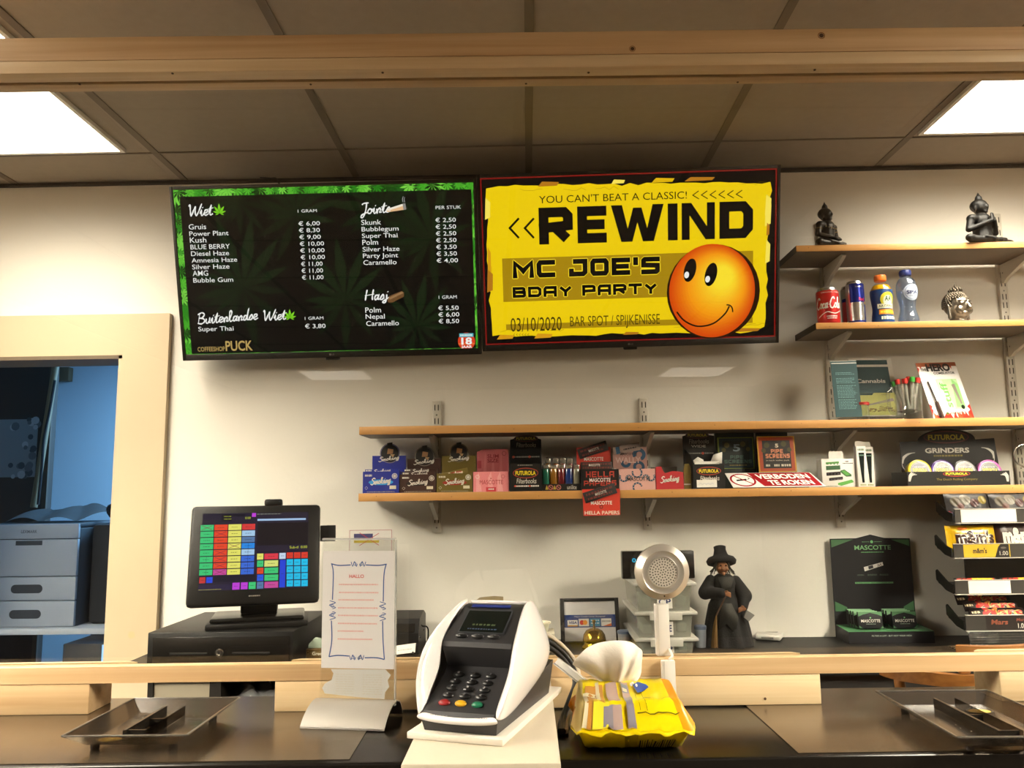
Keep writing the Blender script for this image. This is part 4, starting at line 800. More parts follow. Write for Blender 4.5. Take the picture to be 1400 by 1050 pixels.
# ---- screen packs
def card_stand(lab, x0, x1, yt, yb, bx0, bx1, byt, cols, first):
    Y = 2.558 if first else 2.5; F = lean(Y, Z4+.034, 6, 0); t = thing('screen_pack_display', lab, 'display', (X_((x0+x1)/2, 640, Y), Y+.05, Z4), 'pipe screen displays')
    F.o.z = 0; C = Crop(F, 0, 0, 1)
    F = lean(Y, Z4, 2 if first else 5); p0 = F.px(x0+1, yb); p1 = F.px(x1, yt); m = MB(); w, h = p1[0]-p0[0], p1[1]-p0[1]; R = lambda q0, q1, q2, q3, c, l: m.rect(F, p0[0]+w*q0, p0[1]+h*q1, p0[0]+w*q2, p0[1]+h*q3, ink(c), l)
    m.fbox(F, p0[0], p0[1], p1[0], p1[1], 0, -.003, M('card_'+cols[0], cols[0], .45)); R(.035, .03, .965, .97, cols[1], .0003); R(.13, .11, .87, .88, cols[2], .0005)
    for cx, cy, r in ((.25, .75, .075), (.7, .78, .075), (.16, .6, .06), (.84, .62, .06)): m.disc(F, p0[0]+w*cx, p0[1]+h*cy, w*r, ink(cols[3]), .0007)
    if first:
        m.text(F, '5', p0[0]+w*.42, p0[1]+h*.55, p0[0]+w*.62, p0[1]+h*.78, ink(cols[4]), .0009, .03); m.block(F, 'PIPE', p0[0]+w*.33, p0[1]+h*.32, p0[0]+w*.7, p0[1]+h*.43, ink('4c6a60'), .0009); m.block(F, 'SCREENS', p0[0]+w*.16, p0[1]+h*.18, p0[0]+w*.92, p0[1]+h*.29, ink('4c6a60'), .0009); m.dashes(F, p0[0]+w*.3, p0[1]+h*.1, p0[0]+w*.78, h*.035, ink('8a7a3a'), .0009)
    else:
        m.text(F, '5', p0[0]+w*.47, p0[1]+h*.68, p0[0]+w*.56, p0[1]+h*.79, ink('e8d8c0'), .0009, .04); m.block(F, 'PIPE', p0[0]+w*.35, p0[1]+h*.53, p0[0]+w*.67, p0[1]+h*.64, ink('e8926a'), .0009); m.block(F, 'SCREENS', p0[0]+w*.2, p0[1]+h*.39, p0[0]+w*.84, p0[1]+h*.51, ink('e8926a'), .0009); m.text(F, 'in each wallet pack', p0[0]+w*.21, p0[1]+h*.3, p0[0]+w*.82, p0[1]+h*.345, ink('e8d8c0'), .0009)
        for q in ((.19, .3), (.41, .56), (.6, .86)): m.dashes(F, p0[0]+w*q[0], p0[1]+h*.16, p0[0]+w*q[1], h*.06, ink('ded2bc'), .0009, 4)
    m.build('front_card', t)
    yb2 = 2.59; m = MB(); a, b = X_(bx0, 620, yb2), X_(bx1, 620, yb2); zt = Zt((bx0+bx1)/2, byt, yb2); m.box(a, yb2, Z4+EPS, b, yb2+.018, zt, M('card_dark_green', '15211a', .5), .001); m.build('carton', t)
    m = MB(); q = F.pt(p0[0], p0[1], 0); m.box(q.x+.002, Y, Z4+EPS, q.x+w-.002, Y+.026, q.z+.001 if q.z > Z4+.004 else Z4+.004, M('card_dark_green'), .0008); m.build('plinth', t)
card_stand('dark green and blue pipe screen display behind the no smoking sign', 982, 1029.5, 597.5, 641.5, 979, 1032, 591.5, ('8a9a3a', '14323c', '12211f', '5a5426', '8a9ca8'), True)
card_stand('orange edged pipe screen display beside the dark green one', 1037, 1085.5, 596, 646, 1036, 1078, 591, ('d8a01c', 'b8481a', '1d1612', '4a4418', 'e8d8c0'), False)
# ---- no smoking sign lying on the shelf
nf = PZ(1002.5, 662.6, Z4+.003); A = P(1002.5, 662, 2.437); Bq = P(1129.5, 660.6, 2.437); Yb = 2.466; zb_ = P(991, 647, Yb).z
F = Face((A.x, 2.437, Z4+.003), (1, 0, 0), (0, Yb-2.437, zb_-Z4-.003)); L_ = math.hypot(Yb-2.437, zb_-Z4-.003); xl0 = P(991, 647, Yb).x-A.x; xr0 = P(1107, 645, Yb).x-A.x; xw = Bq.x-A.x
m = MB(); m.prism(F, [(0, 0), (xw, 0), (xr0, L_), (xl0, L_)], 0, -.002, M('sign_white', 'd6d2ca', .8, spec=.1), M('sign_edge', 'b8b2a6', .5))
sh = lambda x, y: (xl0*y+x*(xw+(xr0-xl0-xw)*y), L_*y)
m.poly(F, [sh(.345, 0.06), sh(.975, .06), sh(.985, .98), sh(.255, .98)], matt('8c141c'), .0003)
for i, (r, c) in enumerate(((1, '8c141c'), (.84, 'e6e2da'))): m.poly(F, [sh(.155+.145*r*math.cos(q)*.98, .5+.44*r*math.sin(q)) for q in [2*math.pi*k/32 for k in range(32)]], matt(c), .0004+i*.0002)
m.poly(F, [sh(.08, .42), sh(.2, .48), sh(.2, .58), sh(.08, .52)], matt('1c1a18'), .0008); m.stroke(F, [sh(.21, .53), sh(.24, .6), sh(.225, .66)], .002, matt('1c1a18'), .0008); m.stroke(F, [sh(.075, .8), sh(.24, .22)], .0028, matt('8c141c'), .0009)
def signtext(s, x0, y0, x1, y1):
    vs, fs, (a, b, c, d) = text2d(s, .03)
    m.add([F.pt(*sh(x0+(x1-x0)*(q[0]-a)/(c-a), y0+(y1-y0)*(q[1]-b)/(d-b)), .0007) for q in vs], fs, matt('efe9e0'))
signtext('VERBODEN', .33, .56, .93, .88); signtext('TE ROKEN', .42, .14, .91, .46)
t = plain(m, 'no_smoking_sign', 'red and white no smoking sign propped on the lowest shelf', 'sign', (A.x+.13, 2.44, Z4))
m = MB(); m.box(A.x+.03, 2.4675, Z4+EPS, A.x+xw-.04, 2.469, zb_-.004, BLKC); m.build('prop_strip', t)
# ---- white carton with green grinder parts, two slim cartons
Y = 2.46; F = wallface(Y); m = MB(); a, b = X_(1124, 650, Y), X_(1169.5, 650, Y); z0, z1 = Z4+EPS, Zt(1146, 627.3, Y); CW = M('carton_white', 'e9e5de', .5); m.box(a, Y, z0, b, Y+.04, z1, CW, .0006)
w, h = b-a, z1-z0; tabm = MB(); tabm.prism(F, [(a+w*.24, z1+.0002), (a+w*.68, z1+.0002), (a+w*.68, z1+h*.23), (a+w*.65, z1+h*.27), (a+w*.27, z1+h*.27), (a+w*.24, z1+h*.23)], -.002, -.003, CW)
GR = [ink(c) for c in ('4a8a3c', '2e5a34', '2a2228', '57a044', '3a6a3a')]
def slab(x, y, ww, hh, sk, c): m.poly(F, [(a+w*x, z0+h*y), (a+w*(x+ww), z0+h*(y+sk)), (a+w*(x+ww), z0+h*(y+sk+hh)), (a+w*x, z0+h*(y+hh))], c, .0004)
slab(.13, .81, .4, .07, .03, GR[0]); slab(.13, .6, .43, .15, .02, GR[1]); slab(.13, .4, .43, .12, .03, GR[2]); slab(.2, .22, .42, .1, .05, GR[2])
for i in range(4): slab(.16+i*.1, .44, .06, .05, 0, ink('7a7078')); slab(.24+i*.1, .25, .06, .04, 0, ink('7a7078')); slab(.16+i*.1, .8, .05, .03, 0, GR[1])
m.poly(F, [(a+w*q, z0+h*r) for q, r in ((.55, .58), (.68, .62), (.88, .44), (.88, .37), (.72, .36), (.56, .52))], GR[4], .0004); m.poly(F, [(a+w*q, z0+h*r) for q, r in ((.6, .56), (.68, .58), (.84, .44), (.73, .4))], GR[3], .0006)
m.poly(F, [(a+w*q, z0+h*r) for q, r in ((.46, .14), (.88, .26), (.93, .2), (.93, .16), (.56, .04), (.46, .08))], GR[3], .0004); m.dashes(F, a+w*.64, z0+h*.82, a+w*.95, h*.03, ink('3a3630'), .0004, 8); m.dashes(F, a+w*.08, z0+h*.02, a+w*.45, h*.025, ink('6a7a4a'), .0004, 8); m.text(F, 'Mix' if False else '10x', a+w*.72, z0+h*.88, a+w*.82, z0+h*.93, ink('3a3630'), .0004) if False else m.dashes(F, a+w*.72, z0+h*.88, a+w*.82, h*.04, ink('3a3630'), .0004, 3)
t = thing('carton', 'white carton printed with green grinder parts', 'box', ((a+b)/2, Y+.02, Z4)); m.build('carton_body', t); tabm.build('hang_tab', t)
for i, (x0, x1, yt, tabx0, taby, Y, lab) in enumerate(((1173.8, 1188, 610, 1174.5, 602.5, 2.45, 'front slim white carton with a dark cone window'), (1184, 1193.8, 611, 1185, 605.5, 2.475, 'slim white carton half hidden behind the front slim carton'))):
    F = wallface(Y); a, b = X_(x0-1.5, 640, Y), X_(x1+2.5, 640, Y); b = a+.028; z0, z1 = Z4+EPS, Zt((x0+x1)/2, yt, Y); w, h = b-a, z1-z0; t = thing('slim_carton', lab, 'box', ((a+b)/2, Y+.01, Z4), 'slim white cartons')
    m = MB(); m.box(a, Y, z0, b, Y+.02, z1, CW, .0006); m.poly(F, [(a+w*.2, z0+h*.84), (a+w*.82, z0+h*.84), (a+w*.62, z0+h*.1), (a+w*.42, z0+h*.1)], ink('16201f', .2), .0004); m.rect(F, a+w*.46, z0+h*.1, a+w*.66, z0+h*.3, ink('101615', .2), .0006)
    m.rect(F, a+w*.2, z0+h*.76, a+w*.82, z0+h*.79, ink('5a7a6a'), .0007); m.text(F, 'jack' if False else 'cone', a+w*.15, z0+h*.88, a+w*.85, z0+h*.95, ink('4a6a3a'), .0005) if False else m.dashes(F, a+w*.15, z0+h*.89, a+w*.85, h*.05, ink('4a6a3a'), .0005, 5)
    m.dashes(F, a+w*.2, z0+h*.03, a+w*.8, h*.03, ink('8a9a4a'), .0005, 5); m.build('carton_body', t)
    m = MB(); m.prism(F, [(a+w*.08, z1+.0002), (a+w*.92, z1+.0002), (a+w*.92, z1+.012), (a+w*.8, z1+.016), (a+w*.2, z1+.016), (a+w*.08, z1+.012)], -.012, -.013, M('carton_flap', 'c2bbae', .6)); m.build('hang_tab', t)
# ---- grinder display
Y = 2.44; yh = Y+.105; t = thing('grinder_display', 'black card display with four round grinders on the lowest shelf', 'display', (X_(1305, 650, Y), Y+.05, Z4))
C = Crop(wallface(yh), 1180, 560, 6.364); F = C.F; m = MB(); a = C.p(318, 282); b = C.p(1140, 247); zb = Z4+EPS
arch = [C.p(475+500*(.5-.5*math.cos(q)), 275-8*(q/math.pi)*2-98*math.sin(q)) for q in [math.pi*i/16 for i in range(17)]]
m.prism(F, [(a[0], zb), (b[0]+.012, zb), b]+arch[::-1]+[a], 0, -.002, BLKC); lx, ly = C.p(722, 240); r0 = C.r(525, 185, 912, 300); oval_logo(m, F, lx, ly, (r0[2]-r0[0])/2, (r0[3]-r0[1])/2, .0005, 'b0a020', '5a1f18')
tx(C, 'GRINDERS', 540, 330, 920, 380, ink('b9b2a6'), .035, l=.0006); m.dashes(F, *(lambda r: (r[0], r[1], r[2], (r[3]-r[1])))(C.r(615, 392, 865, 410)), ink('7a6a20'), .0006, 12)
def flourish(F, C, x, y, sx, sy, mt):
    for i in range(7):
        an = .15+i*.25; Lh = 120-i*9; ex, ey = x+sx*Lh*math.cos(an*.9)*.9, y-sy*Lh*math.sin(an)*.55+i*sy*14-30*sy
        q = crom([(x, y+i*9*sy), (x+(ex-x)*.4, y+i*9*sy-30*sy), (ex, ey)], 4); n = len(q); pl = [C.p(*p) for p in q]
        for j in range(n-1): m.stroke(F, [pl[j], pl[j+1]], .0035*(1-j/n)+.0006, mt, .0006+.00001*i)
    m.stroke(F, [C.p(*p) for p in crom([(x, y), (x-sx*5, y+70*sy), (x+sx*35, y+130*sy)], 5)], .002, mt, .0006)
FLO = ink('c9c4bc'); flourish(F, C, 345, 415, 1, 1, FLO); flourish(F, C, 1135, 370, -1, 1, FLO)
m.build('header_card', t)
m = MB(); C2 = Crop(wallface(Y), 1180, 560, 6.364); F = C2.F; r = C2.r(388, 530, 1272, 632); m.box(r[0], Y, zb, r[2], Y+.0015, r[3], BLKC); m.box(r[0], Y+.0015, zb, r[0]+.0015, yh-.001, r[3], BLKC); m.box(r[2]-.0015, Y+.0015, zb, r[2], yh-.001, r[3], BLKC); m.box(r[0]+.0015, Y+.0015, zb, r[2]-.0015, yh-.001, zb+.0015, BLKC)
cx, cy = (r[0]+r[2])/2-.005, (r[1]+r[3])/2+.008; oval_logo(m, F, cx, cy, .04, .0085, .0005, 'f4e020', 'b02a20'); m.text(F, 'The Dutch Rolling Company Since 1978' if False else 'The Dutch Rolling Company', cx-.06, cy-.021, cx+.06, cy-.013, ink('8a7a28'), .0005)
for s, xx in ((1, 400), (-1, 1262)):
    for i in range(4): m.stroke(F, crom([C2.p(xx+s*i*3, 625), C2.p(xx+s*(2+i*8), 575), C2.p(xx+s*(25+i*14), 545+i*7)], 4), .0035-.0005*i, FLO, .0006+.00002*i)
m.build('tray', t)
GCOL = [('yellow', 'c9b51a'), ('purple', '4a2a78'), ('dark grey', '2c2a28'), ('pink', 'b0559a')]
for (nm, hx), px, ry in zip(GCOL, (495, 698, 893, 1106), (462, 460, 458, 448)):
    yg = Y+.03; f0 = lean(yg, 0, 14); c = Crop(wallface(yg), 1180, 560, 6.364).p(px, 525); R = .035; zc = max(c[1]-.003, Z4+.004+R)
    G = lean(yg, zc, 12, c[0]); m = MB(); m.flathe(G, 0, 0, [(0, -.022), (R*.97, -.022), (R, -.02), (R, -.001), (R*.95, 0), (R*.84, 0.0002), (0, .0002)], M('grinder_'+hx, hx, .3, coat=.3), 36)
    m.disc(G, 0, 0, R*.8, ink('1a1816', .3), .0005, n=32); m.ring(G, 0, 0, R*.72, .0012, ink('8a857c'), .0007); m.dashes(G, -R*.5, R*.3, R*.5, .003, ink('b8b2a6'), .0007, 5); m.text(G, 'FUTUROLA', -R*.6, -.003, R*.6, .008, ink('d8c420'), .0008, .03)
    plain(m, 'grinder', '%s rimmed round grinder in the black card display' % nm, 'grinder', (c[0], yg, Z4), 'grinders in the display')
m = MB(); p = P(1399, 620, 2.5); m.tube([(p.x+.05, 2.5, p.z+.03), (p.x+.005, 2.5, p.z+.028), (p.x-.025, 2.5, p.z+.012), (p.x-.025, 2.5, p.z-.022), (p.x+.002, 2.5, p.z-.042), (p.x+.05, 2.5, p.z-.046)], .0032, M('wire_chrome', 'c9c4ba', .2, .9), 10)
m.tube([(p.x+.05, 2.5, p.z+.03), (p.x+.06, 2.5, p.z-.01), (p.x+.06, 2.5, Z4+.004)], .003, M('wire_chrome'), 8); m.tube([(p.x+.05, 2.5, p.z-.046), (p.x+.06, 2.5, Z4+.004)], .003, M('wire_chrome'), 8)
plain(m, 'wire_rack', 'chrome wire loop at the right end of the lowest shelf', 'rack', (p.x+.06, 2.5, Z4))
# ================================================================ statuettes
def seated(name_lab, px0, px1, pyt, Y, zb, yaw, pray, mt, orn, wide=1.2):
    x = X_((px0+px1)/2-4, pyt, Y); H = Zt((px0+px1)/2, pyt, Y)-zb; t = thing('statuette', name_lab, 'statuette', (x, Y, zb), 'seated statuettes')
    X = Matrix.Translation((x, Y, zb+.0005)) @ Matrix.Rotation(math.radians(yaw), 4, 'Z') @ Matrix.Diagonal((H*wide, H*1.08, H, 1)); m = MB()
    L = lambda a, b, r0, r1: m.limb(a, b, r0, r1, mt, X); Bl = lambda c, r: m.ball(c, r, mt, X)
    L((-.1, 0, .085), (.1, 0, .085), .085, .085)
    for s in (-1, 1):
        L((s*.1, 0, .085), (s*.4, -.12, .07), .085, .068); L((s*.4, -.12, .06), (-s*.06, -.25, .05), .06, .042); L((-s*.06, -.25, .06), (-s*.2, -.22, .09), .04, .028)
        L((s*.2, 0, .47), (s*.265, -.0, .27), .062, .05)
        if pray: L((s*.265, -.01, .27), (s*.03, -.2, .4), .048, .032); L((s*.018, -.2, .4), (s*.012, -.19, .53), .026, .014)
        else: L((s*.265, -.01, .27), (s*.06, -.2, .17), .048, .034); L((s*.06, -.2, .17), (-s*.06, -.23, .15), .034, .024)
        Bl((s*.11, .0, .67), (.018, .03, .06)); Bl((s*.04, -.105, .715), (.022, .014, .011))
    L((0, 0, .1), (0, 0, .26), .15, .13); L((0, 0, .26), (0, 0, .44), .13, .15); L((-.19, 0, .47), (.19, 0, .47), .078, .078); L((0, 0, .48), (0, -.005, .6), .062, .055)
    Bl((0, -.01, .69), (.105, .115, .125)); Bl((0, .02, .73), (.126, .125, .115)); L((0, .012, .82), (0, .012, .87), .055, .05); L((0, .012, .88), (0, .012, .972), .036, .006)
    L((0, -.112, .72), (0, -.13, .672), .012, .02); Bl((0, -.108, .635), (.032, .014, .011)); Bl((0, -.09, .598), (.04, .03, .03))
    m.build('figure_body', t, fuse=H*.011)
    m = MB()
    for i in range(orn):
        a = -1.0+i*.28; r = .152; z = .44-.05*math.cos(a*1.4)+.02; m.ball((r*math.sin(a)*1.1, -r*math.cos(a)*1.02-.005, z-.03), .011, M('statue_gilt', 'a08a5a', .35, .8), X, 8, 6)
    if orn:
        for s in (-1, 1): m.lathe((0, 0, 0), [(.06, -.008), (.066, 0), (.06, .008)], M('statue_gilt'), 16, X @ Matrix.Translation((s*.228, 0, .38)) @ Matrix.Rotation(-s*.25, 4, 'Y'), False)
        m.build('ornament', t, label='gilt necklace and armbands')
BRZ = M('statue_bronze', '241f18', .38, .45, bump=.3, bscale=160, var=.25, vscale=40); BLS = M('statue_black', '0b0a08', .5, .0, spec=.3, bump=.25, bscale=140)
seated('small bronze seated statuette on the top shelf, hands in its lap', 1111, 1152, 274, 2.475, Z1, 34, False, BRZ, 7, 1.04)
seated('larger black seated statuette on the top shelf with praying hands', 1314, 1369, 261, 2.47, Z1, 24, True, BLS, 0)
# silver head
x = X_(1308, 410, 2.475); zb = Z2; H = Zt(1305, 385.7, 2.475)-zb; SIL = M('silver_polished', '968d80', .3, .95, bump=.15, bscale=60)
t = thing('head_ornament', 'shiny silver head ornament with curled hair on the second shelf', 'ornament', (x, 2.475, zb)); X = Matrix.Translation((x, 2.475, zb+.0005)) @ Matrix.Rotation(math.radians(20), 4, 'Z') @ Matrix.Scale(H, 4)
m = MB(); Bl = lambda c, r: m.ball(c, r, SIL, X); L = lambda a, b, r0, r1: m.limb(a, b, r0, r1, SIL, X)
m.lathe((0, 0, 0), [(.22, 0), (.22, .04), (.17, .08)], SIL, 24, X); L((0, .02, .03), (0, 0, .2), .17, .18); Bl((0, -.02, .4), (.25, .27, .3)); Bl((0, -.07, .22), (.19, .19, .12)); Bl((0, -.17, .13), (.07, .06, .055)); L((0, -.285, .44), (0, -.335, .33), .028, .052)
for s in (-1, 1):
    L((s*.04, -.275, .5), (s*.17, -.225, .51), .018, .014); Bl((s*.115, -.24, .44), (.075, .045, .034)); Bl((s*.05, -.262, .225), (.05, .03, .02)); L((s*.27, .0, .42), (s*.27, -.02, .14), .035, .045); Bl((s*.14, -.19, .3), (.08, .07, .09))
Bl((0, -.275, .238), (.06, .03, .02)); Bl((0, -.268, .205), (.055, .03, .022))
m.build('face', t, fuse=H*.014)
m = MB(); HR = M('silver_hair', '5e564b', .35, .9); m.ball((0, .05, .47), (.268, .26, .29), HR, X); m.ball((0, .03, .76), (.14, .14, .1), HR, X)
for i in range(12):
    ph = .12+i*.15
    for j in range(int(8+22*math.sin(min(ph, 1.57)))):
        n = int(8+22*math.sin(min(ph, 1.57))); th = 2*math.pi*j/n+i*.3
        p = (.275*math.sin(ph)*math.cos(th), .04+.27*math.sin(ph)*math.sin(th), .47+.295*math.cos(ph))
        if p[1] < -.06 and p[2] < .56+.5*max(0, abs(p[0])-.2)*-1: continue
        m.ball(p, .03, HR, X, 8, 6)
for i in range(3):
    for j in range(12-3*i): th = 2*math.pi*j/(12-3*i); m.ball((.145*math.cos(.4+i*.4)*math.cos(th), .02+.145*math.cos(.4+i*.4)*math.sin(th), .76+.1*math.sin(.4+i*.4)), .026, HR, X, 8, 6)
m.limb((0, .02, .84), (0, .02, .985), .05, .008, HR, X); m.build('hair', t)
# ================================================================ cans and bottles
CANT = M('can_aluminium', 'c4c2be', .25, .95)
def can(px, Y, r, h, base, lab, fn, rot=0.0, metal=.6):
    x = X_(px, 420, Y); t = thing('drink_can', lab, 'can', (x, Y, Z2), 'drinks on the second shelf'); m = MB(); mt = M('can_'+base, base, .28, metal)
    m.lathe((x, Y, Z2), [(r*.78, .0004), (r*.98, .006), (r, .01), (r, h-.013), (r*.985, h-.010)], mt, 40, caps=False); fn(m, Round((x, Y, Z2), r, rot), r, h); m.build('can_body', t)
    m = MB(); m.lathe((x, Y, Z2), [(r*.985, h-.0098), (r*.84, h-.002), (r*.84, h), (r*.8, h), (r*.78, h-.004), (0, h-.004)], CANT, 40, caps=False); m.build('lid', t); return t
CW_ = M('can_print_white', 'f2ece6', .3)
def cola(m, R, r, h):
    m.script(R, 'Coca-Cola', -r*1.5, h*.43, r*.95, h*.72, CW_, .0004, .11, .02)
    for i in range(1): m.stroke(R, crom([(-r*1.3, h*.2), (-r*.5, h*.33), (0, h*.3), (r*.4, h*.3), (r*1.3, h*.42)], 8), .0025, CW_, .0004)
    m.text(R, 'ORIGINAL TASTE', -r*.9, h*.845, r*.9, h*.875, CW_, .0004); m.dashes(R, -r*.5, h*.2, r*.45, h*.03, CW_, .0004, 8); m.dashes(R, -r*.45, h*.15, r*.4, h*.025, CW_, .0004, 7)
can(1132, 2.468, .0335, .116, 'c01f1c', 'red cola can at the left end of the second shelf', cola, 0, .35)
def energy(m, R, r, h):
    b = M('can_print_blue', '1a2a86', .25, .6); s = M('can_print_silver', 'd4d2ce', .22, .9); rd = M('can_print_red', 'c2243a', .3, .3)
    m.rect(R, -r*1.0, h*.09, r*.75, h*.5, s, .0003, 16, 1); m.rect(R, -r*1.0, h*.5, r*.75, h*.93, b, .0003, 16, 1); m.rect(R, r*.75, h*.09, r*2.2, h*.93, b, .0003, 14, 1); m.rect(R, -r*1.4, h*.05, r*2.2, h*.088, b, .0004, 24, 1)
    m.text(R, 'Red', -r*.0, h*.53, r*.7, h*.61, rd, .0006, .02); m.disc(R, r*.95, h*.49, r*.2, M('can_print_gold', 'd8a030', .3, .5), .0006); m.dashes(R, -r*.3, h*.84, r*.45, h*.03, s, .0006, 6)
can(1170, 2.468, .0265, .137, 'b9bac0', 'slim blue and silver energy drink can beside the cola can', energy, 0, .8)
def energy2(m, R, r, h): m.rect(R, -r*1.4, h*.1, r*.4, h*.62, M('can_print_red', 'c2243a', .3, .3), .0003, 16, 1); m.rect(R, -r*1.4, h*.62, r*.4, h*.7, M('can_print_blue'), .0003, 16, 1)
can(1162.5, 2.53, .0265, .137, '9a948a', 'red and silver can half hidden behind the blue energy drink can', energy2, 0, .8)
def radius(prof):
    def f(b):
        for (r0, z0), (r1, z1) in zip(prof, prof[1:]):
            if z0 <= b <= z1: return r0+(r1-r0)*(b-z0)/max(z1-z0, 1e-6)
        return prof[-1][0]
    return f
CLR = clear('bottle_clear', (.9, .93, .97), refl=1.4)
def bottle(px, ytop, Y, prof, capcol, lab, liquid, lab_fn):
    x = X_(px, 420, Y); H = Zt(px, ytop, Y)-Z2; pr = [(r, z*H) for r, z in prof]; prs = [(crom([(z, r) for r, z in pr], 5))][0]; pr = [(r, z) for z, r in prs]
    t = thing('bottle', lab, 'bottle', (x, Y, Z2), 'drinks on the second shelf'); m = MB(); m.lathe((x, Y, Z2+.0004), pr, CLR, 40); m.build('bottle_body', t, ang=60)
    m = MB(); zc = pr[-1][1]; m.lathe((x, Y, Z2+.0004), [(.0165, zc-.004), (.0172, zc-.002), (.0172, H-.004), (.0155, H-.001), (0, H-.001)], M('cap_'+capcol, capcol, .35), 40)
    for i in range(40): a = 2*math.pi*i/40; m.box(x+.0171*math.cos(a)-.0004, Y+.0171*math.sin(a)-.0004, Z2+zc, x+.0171*math.cos(a)+.0004, Y+.0171*math.sin(a)+.0004, Z2+H-.005, M('cap_'+capcol))
    m.build('cap', t)
    f = radius(pr)
    if liquid:
        m = MB(); zl = liquid[1]*H; m.lathe((x, Y, Z2+.001), [(max(f(z)-.0016, .001), z) for z in [.001+(zl-.001)*i/24 for i in range(25)]], liquid[0], 36); m.build('drink', t, ang=60)
    m = MB(); lab_fn(m, Round((x, Y, Z2+.0004), f), f, H); m.build('label_sleeve', t, ang=60)
def aa(m, R, f, H):
    n = 14; z0, z1 = .03*H, .68*H; vs = [(f(z0+(z1-z0)*i/n)+.0003, z0+(z1-z0)*i/n) for i in range(n+1)]; m.lathe(tuple(R.o), vs, M('sleeve_blue', '17407a', .35), 40, caps=False)
    r = .03; m.disc(R, .006, H*.47, .0225, M('sleeve_yellow', 'dcd43c', .35), .0008, ry=.0235); m.disc(R, .006, H*.45, .0145, M('sleeve_cream', 'e8ecd0', .35), .0011, ry=.0165); m.text(R, 'AA', -.004, H*.44, .016, H*.54, ink('1f5a34'), .0014, .02)
    m.rect(R, -.026, H*.3, .028, H*.39, M('sleeve_cream'), .0014, 12, 1); m.text(R, 'HIGH ENERGY' if False else 'AA DRINK', -.022, H*.325, .024, H*.37, ink('1c2a1c'), .0018, .01); m.rect(R, -.022, H*.18, .03, H*.28, M('sleeve_orange', 'e08a1c', .35), .0009, 12, 1); m.dashes(R, -.018, H*.21, .026, H*.04, M('sleeve_yellow'), .0012, 6); m.dashes(R, -.016, H*.08, .028, H*.06, M('sleeve_cream'), .0009, 6)
bottle(1206, 376.6, 2.468, [(.028, 0), (.0315, .03), (.0315, .12), (.028, .3), (.029, .4), (.0325, .6), (.031, .7), (.022, .8), (.0135, .86), (.013, .9)], 'f07818', 'orange capped sports drink bottle beside the blue energy can', (M('drink_yellow', 'd39a10', .2, spec=.3), .78), aa)
def spa(m, R, f, H):
    m.disc(R, .003, H*.56, .0235, M('label_pale_blue', 'c8d4e4', .3), .0006, ry=.0255); m.ring(R, .003, H*.56, .0228, .0012, ink('8a9cb8'), .0009, ry=.0248); m.ring(R, .003, H*.56, .0195, .0012, ink('3a5a9a'), .0009, ry=.0213); m.text(R, 'SPA', -.0125, H*.525, .0185, H*.59, ink('1d2a66'), .001, .03); m.poly(R, [(-.004, H*.61), (.0105, H*.61), (.003, H*.655)], ink('6a86b8'), .001); m.dashes(R, -.006, H*.485, .012, H*.015, ink('8a9cb8'), .001, 4)
bottle(1241, 370, 2.468, [(.028, 0), (.0315, .03), (.031, .1), (.0265, .2), (.024, .28), (.025, .36), (.031, .55), (.0315, .66), (.029, .76), (.019, .86), (.0135, .89), (.013, .92)], '24347e', 'clear water bottle with dark blue cap on the second shelf', (clear('water_clear', (.66, .74, .88), refl=1.5, milky=.12, mcol=(.6, .68, .8)), .86), spa)
# ================================================================ third shelf
ACR = clear('acrylic_clear', (.98, .985, .98), refl=1.0); GLS = clear('glass_clear', (.88, .9, .89), refl=3.2)
TEAL = '083a3d'
def card_on(F, C, q, thick, base, edge=None):
    r = C.r(*q); m = MB(); m.fbox(F, r[0], r[1], r[2], r[3], 0, -thick, M('paper_'+base, base, .45)); return m, r
F = lean(2.5, Z3+.002, 7, 0, -4); C = Crop(F, 1130, 480, 6.087); F.o = F.pt(C.p(160, 555)[0], 0); C = Crop(F, 1130, 480, 6.087)
q = C.r(78, 78, 246, 552); m, r = card_on(F, C, (78, 78, 246, 552), .004, 'dcdad2'); m.rect(F, q[0], q[1], q[2], q[3]-.0015, ink(TEAL), .0003); m.rect(F, q[0]+.003, q[3]-.009, q[2], q[3]-.0065, ink('dcdad2'), .0005)
w, h = q[2]-q[0], q[3]-q[1]
for a, b in ((.78, .74), (.68, .6), (.55, .34), (.3, .12)):
    y = a
    while y > b: m.dashes(F, q[0]+w*.16, q[1]+h*y, q[0]+w*(.72+.2*random.random()), h*.008, ink('6f9c9a'), .0005, 8); y -= .026
m.build('leaflet', None, F.o, 'teal text leaflet in the clear holder on the third shelf, left one', 'leaflet', 'leaflets in the holder') if False else plain(m, 'leaflet', 'narrow teal leaflet full of small text on the third shelf', 'leaflet', tuple(F.pt(q[0]+w/2, 0)), 'leaflets in the holder')
F = lean(2.494, Z3+.002, 9, 0, 3); C = Crop(F, 1130, 480, 6.087); F.o = F.pt(C.p(400, 550)[0], 0); C = Crop(F, 1130, 480, 6.087); ul = Face(F.o, F.u, F.v-.02*F.u)
F = ul; C = Crop(F, 1130, 480, 6.087); m, q = card_on(F, C, (262, 55, 545, 548), .006, 'e4e0d6'); q = (q[0]-.004, q[1], q[2]-.008, q[3]); w, h = q[2]-q[0], q[3]-q[1]; R = lambda a, b, c, d, cc, l=.0003: m.rect(F, q[0]+w*a, q[1]+h*b, q[0]+w*c, q[1]+h*d, ink(cc), l)
